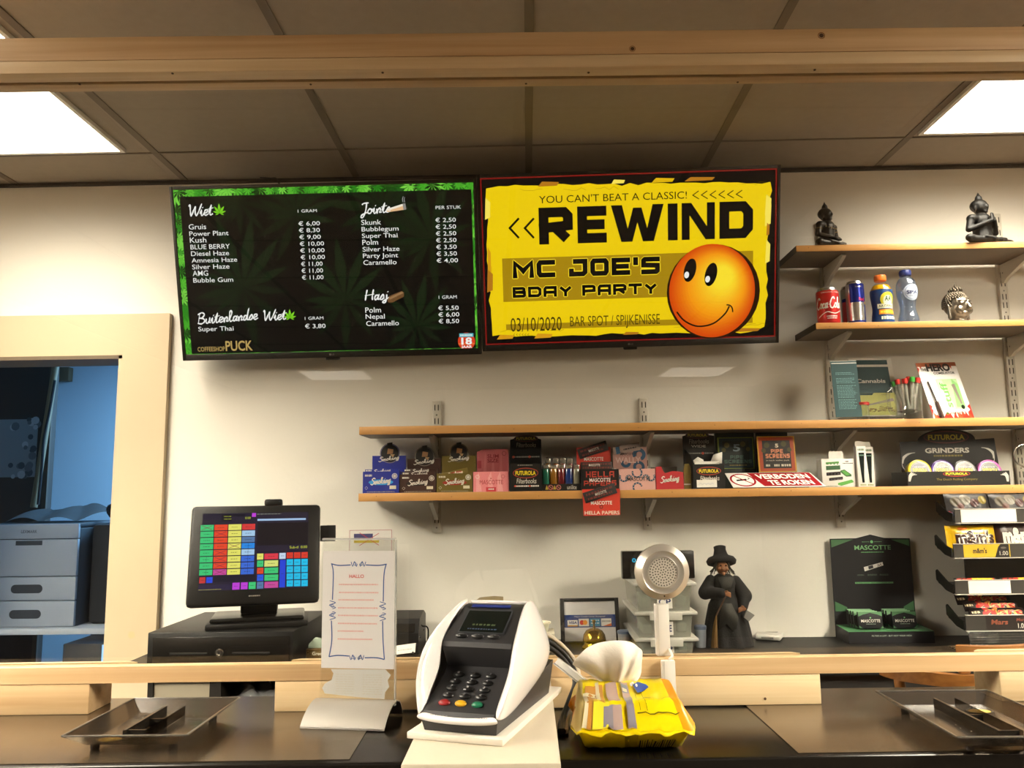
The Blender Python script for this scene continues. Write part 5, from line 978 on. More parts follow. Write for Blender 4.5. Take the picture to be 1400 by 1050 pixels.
R(.04, .89, .95, .97, TEAL); R(.04, .3, .95, .85, TEAL); R(.04, .02, .97, .36, 'd3d27a', .0005); m.poly(F, [(q[0]+w*.45, q[1]+h*.36), (q[0]+w*.5, q[1]+h*.4), (q[0]+w*.97, q[1]+h*.4), (q[0]+w*.97, q[1]+h*.34)], ink('d3d27a'), .0005); m.text(F, 'Cannabis', q[0]+w*.13, q[1]+h*.57, q[0]+w*.83, q[1]+h*.64, ink('f2efe6'), .0006, .025)
m.poly(F, [(q[0]+w*.3, q[1]+h*.2), (q[0]+w*.93, q[1]+h*.31), (q[0]+w*.95, q[1]+h*.26), (q[0]+w*.3, q[1]+h*.18)], ink('a49a94'), .0008)
for i in range(70): x, y = random.random(), random.random(); m.poly(F, [(q[0]+w*(.3+.62*x+dx), q[1]+h*(.07+.1*y*(1-abs(x-.5))+dy)) for dx, dy in ((0, 0), (.05, .012), (.055, .02), (.0, .01))], ink(random.choice(('6b4a26', '8a6a38', '4d3318', 'a5854c'))), .0008+i*.000003)
plain(m, 'leaflet', 'wide leaflet with teal title block above a pale yellow photo', 'leaflet', tuple(F.pt(w*.5, 0)), 'leaflets in the holder')
t0 = X_(1142, 565, 2.455); t1 = X_(1219, 565, 2.455); t = thing('leaflet_holder', 'clear acrylic holder standing in front of the two leaflets', 'holder', ((t0+t1)/2, 2.5, Z3)); m = MB(); m.box(t0, 2.476, Z3+.0003, t1, 2.478, Zt(1150, 538, 2.476), ACR); m.box(t0, 2.476, Z3+.0003, t1, 2.56, Z3+.0018, ACR); m.box(t0-.0015, 2.476, Z3+.0003, t0, 2.54, Zt(1150, 538, 2.476), ACR); m.box(t1, 2.476, Z3+.0003, t1+.0015, 2.54, Zt(1150, 538, 2.476), ACR); m.build('holder_body', t, smooth=False)
x = X_(1180, 565, 2.448); t = thing('jar', 'tiny clear jar with a red lid in front of the leaflets', 'jar', (x, 2.448, Z3)); zt = Zt(1180, 551, 2.448); m = MB(); m.lathe((x, 2.448, Z3+.0003), [(.0165, 0), (.0175, .002), (.0175, zt-Z3-.009), (.015, zt-Z3-.007)], GLS, 28); m.build('jar_body', t); m = MB(); m.lathe((x, 2.448, zt-.0065), [(0, 0), (.0195, 0), (.0195, .0075), (.018, .0085), (0, .0085)], M('lid_red', 'a8281e', .4), 28); m.build('lid', t)
x = X_(1243, 565, 2.458); zt = Zt(1243, 527, 2.458); H = zt-Z3; t = thing('glass_mug', 'clear glass mug holding capped tubes on the third shelf', 'mug', (x, 2.458, Z3)); m = MB(); R_ = .0385; m.lathe((x, 2.458, Z3+.0003), [(0, .0), (R_*.95, 0), (R_, .004), (R_, .016), (R_*.97, .022), (R_*1.0, H*.6), (R_*1.0, H), (R_*.95, H), (R_*.93, .024), (0, .016)], GLS, 40, caps=False); m.build('mug_body', t, ang=50)
m = MB(); m.tube([(x-R_*.98, 2.458, zt-.012), (x-R_*1.35, 2.452, zt-.01), (x-R_*1.62, 2.45, zt-.03), (x-R_*1.5, 2.452, Z3+.025), (x-R_*.98, 2.458, Z3+.016)], .0055, GLS, 12); m.build('handle', t)
m = MB(); G = Face((x, 2.458-R_-.0005, Z3+H*.62), (1, 0, 0), (0, 0, 1)); m.leaf(G, .002, 0, .012, ink('8f8a82'), .0002); m.build('etched_leaf', t)
TUB = clear('tube_plastic', (.9, .9, .88), milky=.35, mcol=(.8, .76, .7))
for i, (cx, cy, c, bx, by, lab) in enumerate(((593, 262, 'c8322c', -.012, 0, 'red capped tube nearest the mug handle'), (650, 255, 'c8322c', -.005, -.012, 'red capped tube at the front middle of the mug'), (683, 240, 'a82622', .0, .014, 'darker red capped tube at the back of the mug'), (712, 242, '3aa03a', .006, 0, 'green capped tube standing among red ones in the mug'), (757, 250, 'c8322c', .014, .004, 'red capped tube leaning on the mug rim furthest from the handle'), (563, 278, '3a9a36', -.018, .008, 'green capped tube leaning out over the mug handle'))):
    p = P(1130+cx/6.087, 480+cy/6.087, 2.458+by); b0 = V((x+bx, 2.458+by*.6, Z3+.03)); d = (p-b0).normalized(); t = thing('tube', lab, 'tube', b0, 'capped tubes in the mug'); e = p-d*.006
    m = MB(); m.tube([b0, e], .0058, TUB, 14, False); m.build('tube_body', t); m = MB(); m.tube([b0+d*.002, e-d*.003], .0034, M('cone_paper', 'd9d0c0', .7), 10, False, 1.2); m.build('paper_cone', t); m = MB(); m.tube([e+d*.0004, e+d*.0155], .0078, M('tube_cap_'+c, c, .4), 16, False); m.build('cap', t)
# leaning header card
F = lean(2.475, Z3+.0012, 14, X_(1309, 568, 2.475), 18); F = Face(F.o, F.u+F.v*.06, F.v-F.u*.06); C = Crop(F, 1130, 480, 6.087); w, h = .155, .185; hx = w/2; b0 = C.p(885, 538)[0]; t = thing('display_card', 'white card with red flame border leaning on the third shelf', 'card', F.o)
m = MB(); m.fbox(F, b0, 0, b0+w, h, 0, -.003, M('paper_white', 'e9e5e2', .35)); FL = [ink(c, .35) for c in ('a82c1c', 'c8542c', 'e0a03a')]; R = lambda a, b: (b0+w*a, h*b)
for i in range(46):
    sd = i % 4; a = random.random(); big = random.uniform(.05, .11)
    if sd < 2: m.poly(F, [R(min(max(a-.06, 0), 1), 0), R(min(a+.06, 1), 0), R(min(a+.03, 1), big*.6), R(min(max(a+random.uniform(-.05, .05), 0), 1), big*1.4), R(max(a-.04, 0), big*.5)], FL[0 if i % 3 else 1], .0003+i*.000004)
    elif sd == 2: m.poly(F, [R(min(max(a-.06, 0), 1), 1), R(min(a+.06, 1), 1), R(min(max(a+random.uniform(-.04, .04), 0), 1), 1-big*1.2)], FL[0 if i % 3 else 1], .0003+i*.000004)
    else: s = i % 8 > 3; y = random.choice((random.uniform(.0, .25), random.uniform(.7, 1))); xx = 0 if s else 1; k = 1 if s else -1; m.poly(F, [R(xx, max(y-.07, 0)), R(xx, min(y+.07, 1)), R(xx+k*big*.9, min(y+.03, 1)), R(xx+k*big*.4, y-.02)], FL[0], .0003+i*.000004)
m.rect(F, *R(0, .93), *R(1, 1), ink('8a4a2a', .35), .0006); m.text(F, 'THE', *R(.07, .85), *R(.22, .9), ink('1a1614', .35), .0009, .03); m.text(F, 'HERO', *R(.22, .84), *R(.82, .98), ink('14110f', .35), .0009, .05); m.text(F, 'COMBUSTOR', *R(.36, .785), *R(.9, .83), ink('2a2420', .35), .0009, .02)
m.rect(F, *R(.36, .17), *R(.88, .7), ink('b9dca8', .3), .0008); m.poly(F, [R(.36, .18), R(.62, .18), R(.5, .68), R(.38, .7)], ink('d6ecc8', .3), .0009); m.poly(F, [R(.66, .2), R(.88, .2), R(.88, .6), R(.75, .7)], ink('8fca7a', .3), .0009)
G = Face(F.pt(*R(.58, .2)), F.v, -F.u); m.text(G, 'stuff', 0, 0, h*.44, w*.17, ink('6fb85a', .3), .0012, .02); m.poly(F, [R(.7, .6), R(.79, .61), R(.83, .26), R(.78, .25)], ink('8a8078', .3), .0012); m.disc(F, *R(.81, .2), w*.045, ink('1d2a18', .3), .0013)
m.text(F, 'e·njoint' if False else 'e-njoint', *R(.34, .075), *R(.8, .125), ink('4a4a2e', .35), .0012, .01); m.disc(F, *R(.37, .1), w*.03, ink('8fb03a', .35), .0011); m.build('card', t)
m = MB(); m.tube([F.pt(b0+w*.13, h*.66, .004), F.pt(b0+w*.17, h*.3, .005)], .0022, M('pen_black', '2a2420', .3), 8, False); m.tube([F.pt(b0+w*.17, h*.3, .006), F.pt(b0+w*.18, h*.01, .008)], .0048, M('pen_brown', '4a352c', .35), 10, False); m.build('vaporiser_pen', t)
# ================================================================ register on the back counter
Yd = 2.225; PB = M('plastic_black', '0d0b0a', .45, bump=.12, bscale=700, spec=.35); PB2 = M('plastic_black_gloss', '100e0c', .25)
xa, xb = X_(201, 890, Yd), X_(400.5, 890, Yd); zt = Zt(300, 864, Yd); t = thing('cash_drawer', 'black cash drawer under the touch screen till', 'cash drawer', ((xa+xb)/2, 2.42, BZ))
m = MB(); m.box(xa, Yd, BZ+.0003, xb, 2.61, zt, PB, .003); m.build('casing', t); F = wallface(Yd); C = Crop(F, 180, 670, 4.375)
m = MB(); r = C.r(122, 872, 945, 1060); m.box(r[0], Yd-.003, BZ+.006, r[2], Yd-.0004, r[3], PB2, .001); rs = [C.r(230, 972, 452, 982), C.r(604, 968, 828, 978)]
for q in rs: m.rect(wallface(Yd-.003), *q, M('groove_dark', '050404', .8), .0003); m.rect(wallface(Yd-.003), q[0], q[3], q[2], q[3]+.0008, M('edge_grey', '4a453e', .4), .0004)
m.build('drawer', t); m = MB(); c = C.p(527, 974); G = wallface(Yd-.0035); m.flathe(G, c[0], c[1], [(0, .001), (.004, .001), (.0055, .0025), (.0105, .002), (.0115, 0)][::-1], M('lock_nickel', '8a8276', .25, .9), 28); m.rect(G, c[0]-.0006, c[1]-.003, c[0]+.0006, c[1]+.003, M('groove_dark'), .0015); m.build('lock', t)
t = thing('till_screen', 'black touch screen till showing rows of coloured keys', 'till', (X_(345, 850, 2.34), 2.36, zt)); YAWT = 15
F = lean(2.285, Zt(344, 762, 2.285), 12, X_(344, 762, 2.285), YAWT); C = Crop(F, 180, 670, 4.375); c0 = C.p(310, 715); c1 = C.p(1125, 80); tl = C.p(335, 98); br = C.p(1125, 660); hw = (br[0]-c0[0])/2; x0, x1 = c0[0]+.003, br[0]-.002; y0, y1 = (c0[1]+br[1])/2, (tl[1]+c1[1])/2
m = MB(); m.fbox(F, x0, y0, x1, y1, 0, -.035, PB, .011); m.fbox(F, x0+.03, y0+.03, x1-.03, y1-.03, -.0355, -.07, PB, .012); sx0, sy0 = C.p(397, 608); sx1, sy1 = C.p(1058, 131)
m.text(F, 'posiflex' if False else 'screenpos', *C.r(700, 625, 768, 642), ink('6a655c'), .0005) if False else m.dashes(F, *(lambda r: (r[0], r[1], r[2], r[3]-r[1]))(C.r(700, 627, 768, 637)), ink('7a756a'), .0004, 6); m.build('monitor_housing', t)
m = MB(); m.rect(F, sx0, sy0, sx1, sy1, glow('2c2438', .8), .0004); KEYS = []
def key(x0, y0, x1, y1, c, mark=0, l=.0007):
    a = C.p(x0+1.5, y1-1.5); b = C.p(x1-1.5, y0+1.5); m.rect(F, a[0], a[1], b[0], b[1], glow(c, 1.0), l)
    if mark == 1: m.dashes(F, a[0]+(b[0]-a[0])*.25, (a[1]+b[1])/2-.0006, a[0]+(b[0]-a[0])*.75, .0012, glow('3a4a3a', .6), l+.0002, 3)
    if mark == 2:
        for s in (1, -1): m.stroke(F, [(a[0]+(b[0]-a[0])*.1, (a[1]+b[1])/2-s*(b[1]-a[1])*.36), (b[0]-(b[0]-a[0])*.1, (a[1]+b[1])/2+s*(b[1]-a[1])*.36)], .0012, glow('8a3048', .9), l+.0003)
ys = [207, 246, 284, 321, 358, 397, 436, 474, 513]; xs = [410, 493, 577, 659, 741]; colr = [['3fc878']*8, ['e8482a']*7+['c84a9a'], ['e8e46a']*8, ['d83a3a', 'a8ccee', '5a7aa8', '2a8ae8', 'a8ccee', '3a6ad8', '3a6ad8', '3a6ad8']]
crosses = {(0, 0): 2, (2, 3): 2, (1, 1): 2, (1, 4): 2, (1, 5): 2, (1, 6): 2, (1, 7): 2}
for i in range(4):
    for j in range(8):
        sh_ = -j*1.2; key(xs[i]+sh_, ys[j]-i*2.2, xs[i+1]+sh_, ys[j+1]-i*2.2, colr[i][j], crosses.get((i, j), 1))
        if i == 3 and j > 2 or (i == 0 and j in (5, 7)): a = C.p((xs[i]+xs[i+1])/2+sh_, ys[j+1]-i*2.2); b = C.p((xs[i]+xs[i+1])/2+sh_, ys[j]-i*2.2); m.rect(F, a[0]-.0003, a[1], a[0]+.0003, b[1], glow('1a2a3a', .5), .001)
key(402, 520, 443, 560, 'c83a3a', 1); key(444, 519, 486, 558, '2a4ae0', 1); key(490, 506, 742, 552, '1c1828'); key(600, 552, 648, 598, 'c040d8', 1); key(651, 550, 696, 596, 'c040d8', 1); key(698, 548, 744, 594, '3fc878', 1); key(747, 547, 790, 592, '5a7aa8', 1); key(395, 562, 598, 604, '2c2440')
for (a, b, cc) in ((378, 418, 'e8e46a'), (420, 461, '3fc878'), (463, 503, 'e04a2a'), (504, 546, '2a5ae0')): key(748, a, 790, b, cc, 1)
for (a, b, cc) in ((377, 416, 'e03a4a'), (418, 460, 'dce07a'), (461, 501, '3fc878'), (503, 544, '3fc878'), (545, 588, 'c84a9a')): key(792, a, 878, b, cc, 1)
key(881, 374, 923, 414, 'c8d8f0', 1); key(881, 416, 923, 584, '2444d8', 1)
for i in range(3):
    key(925+i*44, 371-i, 967+i*44, 410-i, 'd83a2a', 1)
    for j in range(4): key(925+i*44, 412+j*42-i, 967+i*44, 453+j*42-i, '1cc0ee', 1)
key(748, 190, 1056, 334, '181018'); key(751, 166, 1043, 186, 'a8c8ee', 0, .0009); key(747, 358, 1056, 376, '1a1428'); a = C.r(945, 332, 1050, 350); m.text(F, 'Sub-tl  0.00', *a, glow('c8d03a'), .001); key(718, 136, 746, 162, 'c040d8'); key(535, 142, 600, 190, '181420'); m.dashes(F, *(lambda r: (r[0], r[1], r[2], .0014))(C.r(553, 150, 596, 160)), glow('c8d03a'), .001, 4); m.dashes(F, *(lambda r: (r[0], r[1], r[2], .0014))(C.r(553, 166, 596, 176)), glow('c8d03a'), .001, 4); key(602, 142, 680, 160, '181420'); m.text(F, '0.00', *C.r(680, 160, 712, 174), glow('c8d03a'), .001)
m.dashes(F, *(lambda r: (r[0], r[1], r[2], .0014))(C.r(750, 138, 895, 146)), glow('9aa08a'), .001, 8); m.dashes(F, *(lambda r: (r[0], r[1], r[2], .0014))(C.r(400, 594, 535, 600)), glow('b8b050'), .001, 12)
m.build('screen', t, smooth=False, label='lit touch screen with coloured keys')
m = MB(); q = C.p(850, 78); m.fbox(F, q[0]-.026, y1-.002, q[0]+.024, y1+.018, -.004, -.04, PB, .006); m.disc(F, q[0]+.016, y1+.01, .0015, M('lens_dark', '3a4a5a', .1), -.0037); m.build('webcam', t)
zb = zt+.0004; m = MB(); b0 = P(278, 852, 2.25); yw = math.radians(YAWT); RZ = Matrix.Translation((F.o.x+.005, 2.345, zb)) @ Matrix.Rotation(yw, 4, 'Z'); m.box(-.135, -.075, 0, .135, .1, .016, PB, .004, RZ); m.box(-.125, -.07, .016, .125, .09, .03, PB2, .006, RZ); m.build('stand_base', t)
m = MB(); m.box(-.05, -.005, .03, .05, .06, .16, PB, .006, RZ); m.build('stand_neck', t)
m = MB(); q = C.p(1150, 245); m.fbox(F, x1+.001, q[1]-.022, x1+.045, q[1]+.022, -.03, -.05, PB, .002); m.fbox(F, x1+.022, q[1]-.022, x1+.024, q[1]+.022, -.0285, -.03, M('groove_dark')); m.build('customer_display', t)
# tin box, wall card, receipt printer
m = MB(); r = .0165; x = X_(431, 890, 2.3); y = 2.31; TINM = M('tin_brown', '5a4218', .4, .3); F = wallface(y-.03); x0, x1 = X_(418, 890, y-.03), X_(444, 890, y-.03); zz = Zt(428, 887, y-.03)
m.box(x0, y-.03, BZ+.0003, x1, y+.02, zz, TINM, .004); 
for i in range(10): m.ring(F, x0+.006+(i % 5)*.0105, BZ+.045+(i//5)*.012 if BZ+.06 < zz else zz-.01, .0042, .001, ink('b89a5a'), .0003, n=14)
m.rect(F, x0+.014, zz-.018, x1, zz-.006, ink('6a5424'), .0004); m.text(F, 'Green', x0+.018, zz-.017, x1-.002, zz-.008, ink('e8e0c8'), .0006, .02)
t = thing('tin_box', 'patterned brown tin beside the cash drawer', 'tin', (x, y, BZ)); m.build('tin', t); m = MB(); m.prism(wallface(y-.02), [(x0+.003, zz+.0003), (x1-.002, zz+.0003), (x1-.004, zz+.02), (x0+.02, zz+.026), (x0+.006, zz+.012)], 0, -.02, M('bag_pale_green', 'a9b8a4', .3)); m.build('plastic_bag', t)
F = wallface(WY-.001); C = Crop(F, 400, 710, 3.385); r = C.r(257, 44, 464, 250); m = MB(); m.prism(F, [(r[0], r[1]), (r[2], r[1]), (r[2], r[3]), (r[0], r[3])], .0008, 0.0004, M('sticker_white', 'e4dfd8', .4)); bw = .0012
for q in ((r[0]+.003, r[3]-.004, r[2]-.003, r[3]-.0028), (r[0]+.003, r[1]+.003, r[2]-.003, r[1]+.0042), (r[0]+.003, r[1]+.003, r[0]+.0042, r[3]-.003), (r[2]-.0042, r[1]+.003, r[2]-.003, r[3]-.003)): m.rect(F, *q, ink('a82a3a'), .0011)
a = C.r(284, 66, 372, 92); m.rect(F, *a, ink('3a3a6a'), .0012); m.rect(F, a[0], a[1]-.012, a[2]+.02, a[1]-.004, ink('c8b03a'), .0012)
for s in (1, -1): m.stroke(F, [C.p(310, 92-s*30), C.p(400, 92+s*28)], .0018, ink('b8283a'), .0014)
plain(m, 'wall_sticker', 'white wall sticker with a thin red border behind the paper stand', 'sticker', (X_(506, 740, WY), WY, Zt(506, 770, WY)))
x0, x1 = X_(497, 870, 2.4), X_(572, 870, 2.4); z1 = Zt(545, 848, 2.4); t = thing('receipt_printer', 'black receipt printer on the back counter behind the paper stand', 'printer', ((x0+x1)/2, 2.47, BZ)); m = MB(); G = Face((x0, 2.4, BZ), (0, 1, 0), (0, 0, 1)); hh = z1-BZ; m.prism(G, [(0, .0004), (.17, .0004), (.17, hh*.95), (.12, hh*1.12), (.03, hh), (0, hh*.62)], 0, x1-x0, PB); m.build('casing', t, smooth=False)
m = MB(); F = Face((0, 2.4, BZ+hh*.62), (1, 0, 0), V((0, .03, hh*.38))); m.fbox(F, x0+.012, .003, x1-.012, .03, .002, .0002, PB2); m.build('cover', t); m = MB(); a = P(578, 856, 2.46); m.tube([(x1, 2.47, BZ+hh*.75), a, a+V((.012, 0, -.002)), a+V((.014, .02, -.02)), a+V((.01, .03, BZ-a.z+.004))], .0022, PB2, 8); m.build('cable', t)
m = MB(); F = Face((X_(553, 890, 2.36), 2.36, BZ+.012), (.97, .1, .1), (0, .5, .85)); m.fbox(F, -.03, 0, .03, .026, .0012, 0, M('receipt_paper', 'e2ddd4', .6)); m.dashes(F, -.02, .01, .02, .002, ink('9a958c'), .0014, 6); plain(m, 'receipt_strip', 'curled white paper strip lying in front of the receipt printer', 'paper', tuple(F.o))
# cream tub on a box
x0, x1 = X_(722, 880, 2.42), X_(759, 880, 2.42); zz = Zt(740, 866.5, 2.42); m = MB(); m.box(x0, 2.42, BZ+.0003, x1, 2.52, zz, M('box_cream', 'c4bda6', .5), .002); m.box(x0+.004, 2.4198, BZ+.03, x1-.004, 2.42, BZ+.034, M('box_seam', '8f886f', .6)); plain(m, 'cream_box', 'cream coloured box behind the cables, under the small tub', 'box', ((x0+x1)/2, 2.46, BZ))
xc = X_(739, 860, 2.46); zt2 = Zt(740, 851, 2.46); m = MB(); X = Matrix.Translation((xc, 2.465, zz+.0005)) @ Matrix.Diagonal((1, 1, 1, 1)); hh = zt2-zz; m.lathe((0, 0, 0), [(.022, 0), (.026, hh*.8), (.031, hh*.86), (.031, hh), (.029, hh), (.024, hh*.5), (0, hh*.4)], M('tub_cream', 'd9d3b8', .45), 28, X); plain(m, 'tub', 'small cream plastic tub on top of the cream box', 'tub', (xc, 2.465, zz))
# ================================================================ back counter, middle and right
Fy = lambda px, py: PZ(px, py, BZ)
# card sign and bell
F = lean(2.545, BZ+.0006, 9, 0, 2); C = Crop(F, 740, 720, 4); r = C.r(108, 388, 420, 618); xo = (r[0]+r[2])/2; hgt = r[3]; t = thing('framed_sign', 'small dark framed sign of payment card marks behind the brass bell', 'sign', F.pt(xo, 0)); x0, x1 = r[0], r[2]; fr = .012
FRM = M('frame_dark_leather', '1a1512', .5, bump=.5, bscale=500); m = MB()
m.fbox(F, x0, 0, x0+fr, hgt, .004, -.006, FRM, .001); m.fbox(F, x1-fr, 0, x1, hgt, .004, -.006, FRM, .001); m.fbox(F, x0+fr, hgt-fr*.8, x1-fr, hgt, .004, -.006, FRM, .001); m.fbox(F, x0+fr, 0, x1-fr, fr*.6, .004, -.006, FRM, .001); m.build('frame', t)
m = MB(); w = x1-x0-2*fr; a = x0+fr; b = fr*.6; h = hgt-fr*1.4; m.fbox(F, a, b, a+w, b+h, 0, -.004, M('paper_sign', 'dcd8d6', .4)); m.rect(F, a, b+h*.34, a+w, b+h*.66, ink('27407e'), .0004); m.text(F, 'Major Credit Cards Accepted', a+w*.2, b+h*.585, a+w*.8, b+h*.635, ink('d8d8e0'), .0007)
for i, c in enumerate(('e8e6e2', 'e0dcd8', '3a90b8', 'e8e6e2')): m.rect(F, a+w*(.06+.22*i), b+h*.37, a+w*(.26+.22*i), b+h*.56, ink(c), .0007)
m.text(F, 'VISA', a+w*.08, b+h*.43, a+w*.24, b+h*.5, ink('1c2f7a'), .001, .03, .2); m.rect(F, a+w*.06, b+h*.53, a+w*.26, b+h*.56, ink('1c2f7a'), .0009); m.rect(F, a+w*.06, b+h*.37, a+w*.26, b+h*.4, ink('d89a2a'), .0009); m.disc(F, a+w*.345, b+h*.465, w*.045, ink('c8281f'), .001, n=20); m.disc(F, a+w*.405, b+h*.465, w*.045, ink('e8982a'), .0011, n=20); m.dashes(F, a+w*.52, b+h*.5, a+w*.68, h*.03, ink('cfe0ea'), .001, 3); m.dashes(F, a+w*.52, b+h*.43, a+w*.68, h*.03, ink('cfe0ea'), .001, 3); m.text(F, 'DISCOVER', a+w*.735, b+h*.47, a+w*.91, b+h*.51, ink('22201e'), .001, .02); m.poly(F, [(a+w*.76, b+h*.37), (a+w*.92, b+h*.37), (a+w*.92, b+h*.44)], ink('e0702a'), .001); m.build('sign_card', t)
t = None; x = X_(812.5, 870, 2.47); BR = M('brass', 'a8842e', .22, .95); p = V((x, 2.47, BZ)); t = thing('counter_bell', 'small brass counter bell in front of the framed card sign', 'bell', p); m = MB(); m.lathe(p, [(.037, .0004), (.037, .006), (.031, .012), (.028, .02), (.012, .022)], BR, 36); m.build('base', t); m = MB(); m.lathe(p+V((0, 0, .022)), [(.034, 0), (.0345, .003), (.032, .018), (.024, .03), (.012, .036), (0, .037)], BR, 36, caps=False); m.build('dome', t); m = MB(); m.lathe(p+V((0, 0, .0585)), [(.0045, 0), (.003, .006), (.003, .014), (.005, .018), (.0045, .024), (0, .025)], BR, 18); m.build('button', t)
# storage bins
BIN = clear('bin_plastic', (.84, .85, .81), .25, 1.0, .2, (.68, .66, .58)); LIDM = clear('bin_lid', (.8, .8, .76), .3, 1.0, .5, (.82, .79, .7)); Yb0, Yb1 = 2.33, 2.6; bx0, bx1 = X_(870, 830, Yb0), X_(946, 830, Yb0)
tops = [Zt(905, 801, Yb0), Zt(905, 841, Yb0), Zt(905, 877, Yb0)]; zs = [tops[1]+.011, tops[2]+.011, BZ+.0005]
for i, (lab, txt) in enumerate((('topmost clear storage bin under the black clock', 'CP'), ('middle clear storage bin of the stack behind the intercom', 'M   E'), ('lowest clear storage bin of the stack behind the intercom', 'OS'))):
    z0, z1 = zs[i], tops[i]; t = thing('storage_bin', lab, 'storage bin', ((bx0+bx1)/2, (Yb0+Yb1)/2, z0), 'stacked clear bins'); m = MB(); tp = .006; s = .0014
    A = [(bx0+tp, Yb0+tp), (bx1-tp, Yb0+tp), (bx1-tp, Yb1-tp), (bx0+tp, Yb1-tp)]; B = [(bx0, Yb0), (bx1, Yb0), (bx1, Yb1), (bx0, Yb1)]
    vs = [(x, y, z0) for x, y in A]+[(x, y, z1) for x, y in B]; m.add(vs, [(3, 2, 1, 0), (0, 1, 5, 4), (1, 2, 6, 5), (2, 3, 7, 6), (3, 0, 4, 7)], BIN); m.build('tub', t, smooth=False, solid=.0014)
    m = MB(); m.box(bx0-.008, Yb0-.008, z1+.0002, bx1+.014, Yb1+.006, z1+.0095, LIDM, .003); m.build('lid', t); m = MB(); m.box(bx0+.035, Yb0-.0135, z1-.012, bx1-.03, Yb0-.0085, z1+.0085, LIDM, .0015); m.build('clip', t)
    F = Face((0, Yb0-.0006, 0)); cx = (bx0+bx1)/2+.002; m = MB(); zl = z0+(z1-z0)*.1 if i < 2 else z0+.012; m.rect(F, cx-.021, zl, cx+.021, zl+.036, ink('e6e2da'), .0); m.text(F, txt, cx-.017, zl+.009, cx+.017, zl+.027, ink('1f2a5a'), .0004, .02); m.build('label', t)
    m = MB()
    for k in range(4): x = bx0+.022+k*.034; m.box(x, Yb0+.05+.02*(k % 2), z0+.002, x+.026, Yb0+.2, z0+(z1-z0)*(.45+.1*(k % 3)), M(('bin_stuff_%d' % (k % 3)), ('8e9a92', '77736a', 'a9a49a')[k % 3], .6), .004)
    m.build('contents', t)
x0, x1 = X_(850.5, 770, 2.42), X_(949.5, 770, 2.42); zc0 = tops[0]+.01; m = MB(); F = wallface(2.42); zc1 = Zt(900, 753.5, 2.42); t = thing('digital_clock', 'black rectangular digital clock on top of the stacked bins', 'clock', ((x0+x1)/2, 2.43, zc0)); m.box(x0, 2.42, zc0, x1, 2.455, zc1, PB2, .003); m.build('clock_body', t); m = MB(); q = F.px(866, 766); m.text(F, '0:', q[0]-.004, q[1]-.006, q[0]+.012, q[1]+.006, glow('35b8e0'), .0004, .02); m.build('display_digit', t)
for px, lab, w, h, c in ((853, 'small bundle with a white tag wedged beside the middle bin, nearest the framed sign', .035, .05, '8a8a8c'), (957, 'small blue lidded tub wedged between the bins and the witch figure', .03, .062, '9aa0a8')):
    x = X_(px, 850, 2.48); t = thing('small_tub', lab, 'tub', (x, 2.48, BZ)); m = MB(); m.lathe((x, 2.48, BZ+.0004), [(w*.5, 0), (w*.55, h*.8), (w*.55, h*.82)], M('tub_'+c, c, .3), 20); m.build('tub_body', t); m = MB(); m.lathe((x, 2.48, BZ+h*.82+.0008), [(w*.6, 0), (w*.6, h*.14), (w*.5, h*.18), (0, h*.18)], M('tub_lid_blue', '5f6a80', .35), 20); m.build('lid', t)
# witch figure
x = X_(991, 850, 2.5); zb = BZ; H = Zt(985, 747.5, 2.5)-zb; T0 = V((x, 2.5, zb)); t = thing('witch_figure', 'witch doll in a black hat and robe standing by the white wall', 'figure', T0); X = Matrix.Translation(T0+V((0, 0, .0008))) @ Matrix.Scale(H, 4)
ROBE = M('robe_black', '0f0c09', .9, bump=.5, bscale=260, var=.3, vscale=30); ROBG = M('robe_grey', '232119', .8, bump=.4, bscale=300); FLESH = M('doll_flesh', '8a5a38', .5, bump=.2, bscale=200); STRAW = M('broom_straw', '7a5a2a', .8, bump=.5, bscale=300)
m = MB(); n = 40; k = 16; vs = []; fs = []
for j in range(k+1):
    z = j/k*.72
    for i in range(n):
        th = 2*math.pi*i/n; base = [(0, .255), (.1, .235), (.3, .2), (.42, .175), (.5, .12), (.58, .13), (.66, .15), (.72, .06)]
        rr = next(r0+(r1-r0)*(z-z0)/(z1-z0) for (z0, r0), (z1, r1) in zip(base, base[1:]) if z0 <= z <= z1+1e-6)
        rr *= 1+.1*max(0, 1-z/.5)*math.sin(th*9+z*6)+.05*math.sin(th*5+2)*(1-z)
        vs.append((rr*math.cos(th)*1.0+.02*(1-z), rr*math.sin(th)*.72, z))
for j in range(k): fs += [(j*n+i, j*n+(i+1) % n, (j+1)*n+(i+1) % n, (j+1)*n+i) for i in range(n)]
fs.append(tuple(range(n-1, -1, -1))); fs.append(tuple(k*n+i for i in range(n))); m.add(vs, fs, ROBE, X)
m.build('robe', t, ang=70)
m = MB(); m.limb((-.13, -.01, .66), (-.2, -.06, .54), .055, .075, ROBE, X); m.limb((-.2, -.06, .54), (-.06, -.18, .545), .07, .05, ROBE, X); m.limb((.13, -.01, .65), (.2, -.03, .5), .055, .085, ROBE, X); m.limb((.2, -.03, .5), (.17, -.1, .4), .075, .05, ROBE, X); m.build('sleeve', t, fuse=.003)
m = MB(); m.poly(Face(X @ V((0, -.165, 0))), [(-.1*H, .18*H), (-.02*H, .24*H), (.06*H, .14*H), (.1*H, .3*H), (.04*H, .44*H), (-.06*H, .44*H)], ROBG, .0); m.poly(Face(X @ V((0, -.14, 0))), [(-.08*H, .7*H), (.08*H, .7*H), (.03*H, .54*H), (-.03*H, .54*H)], ROBG, .0); m.build('apron', t, solid=.002)
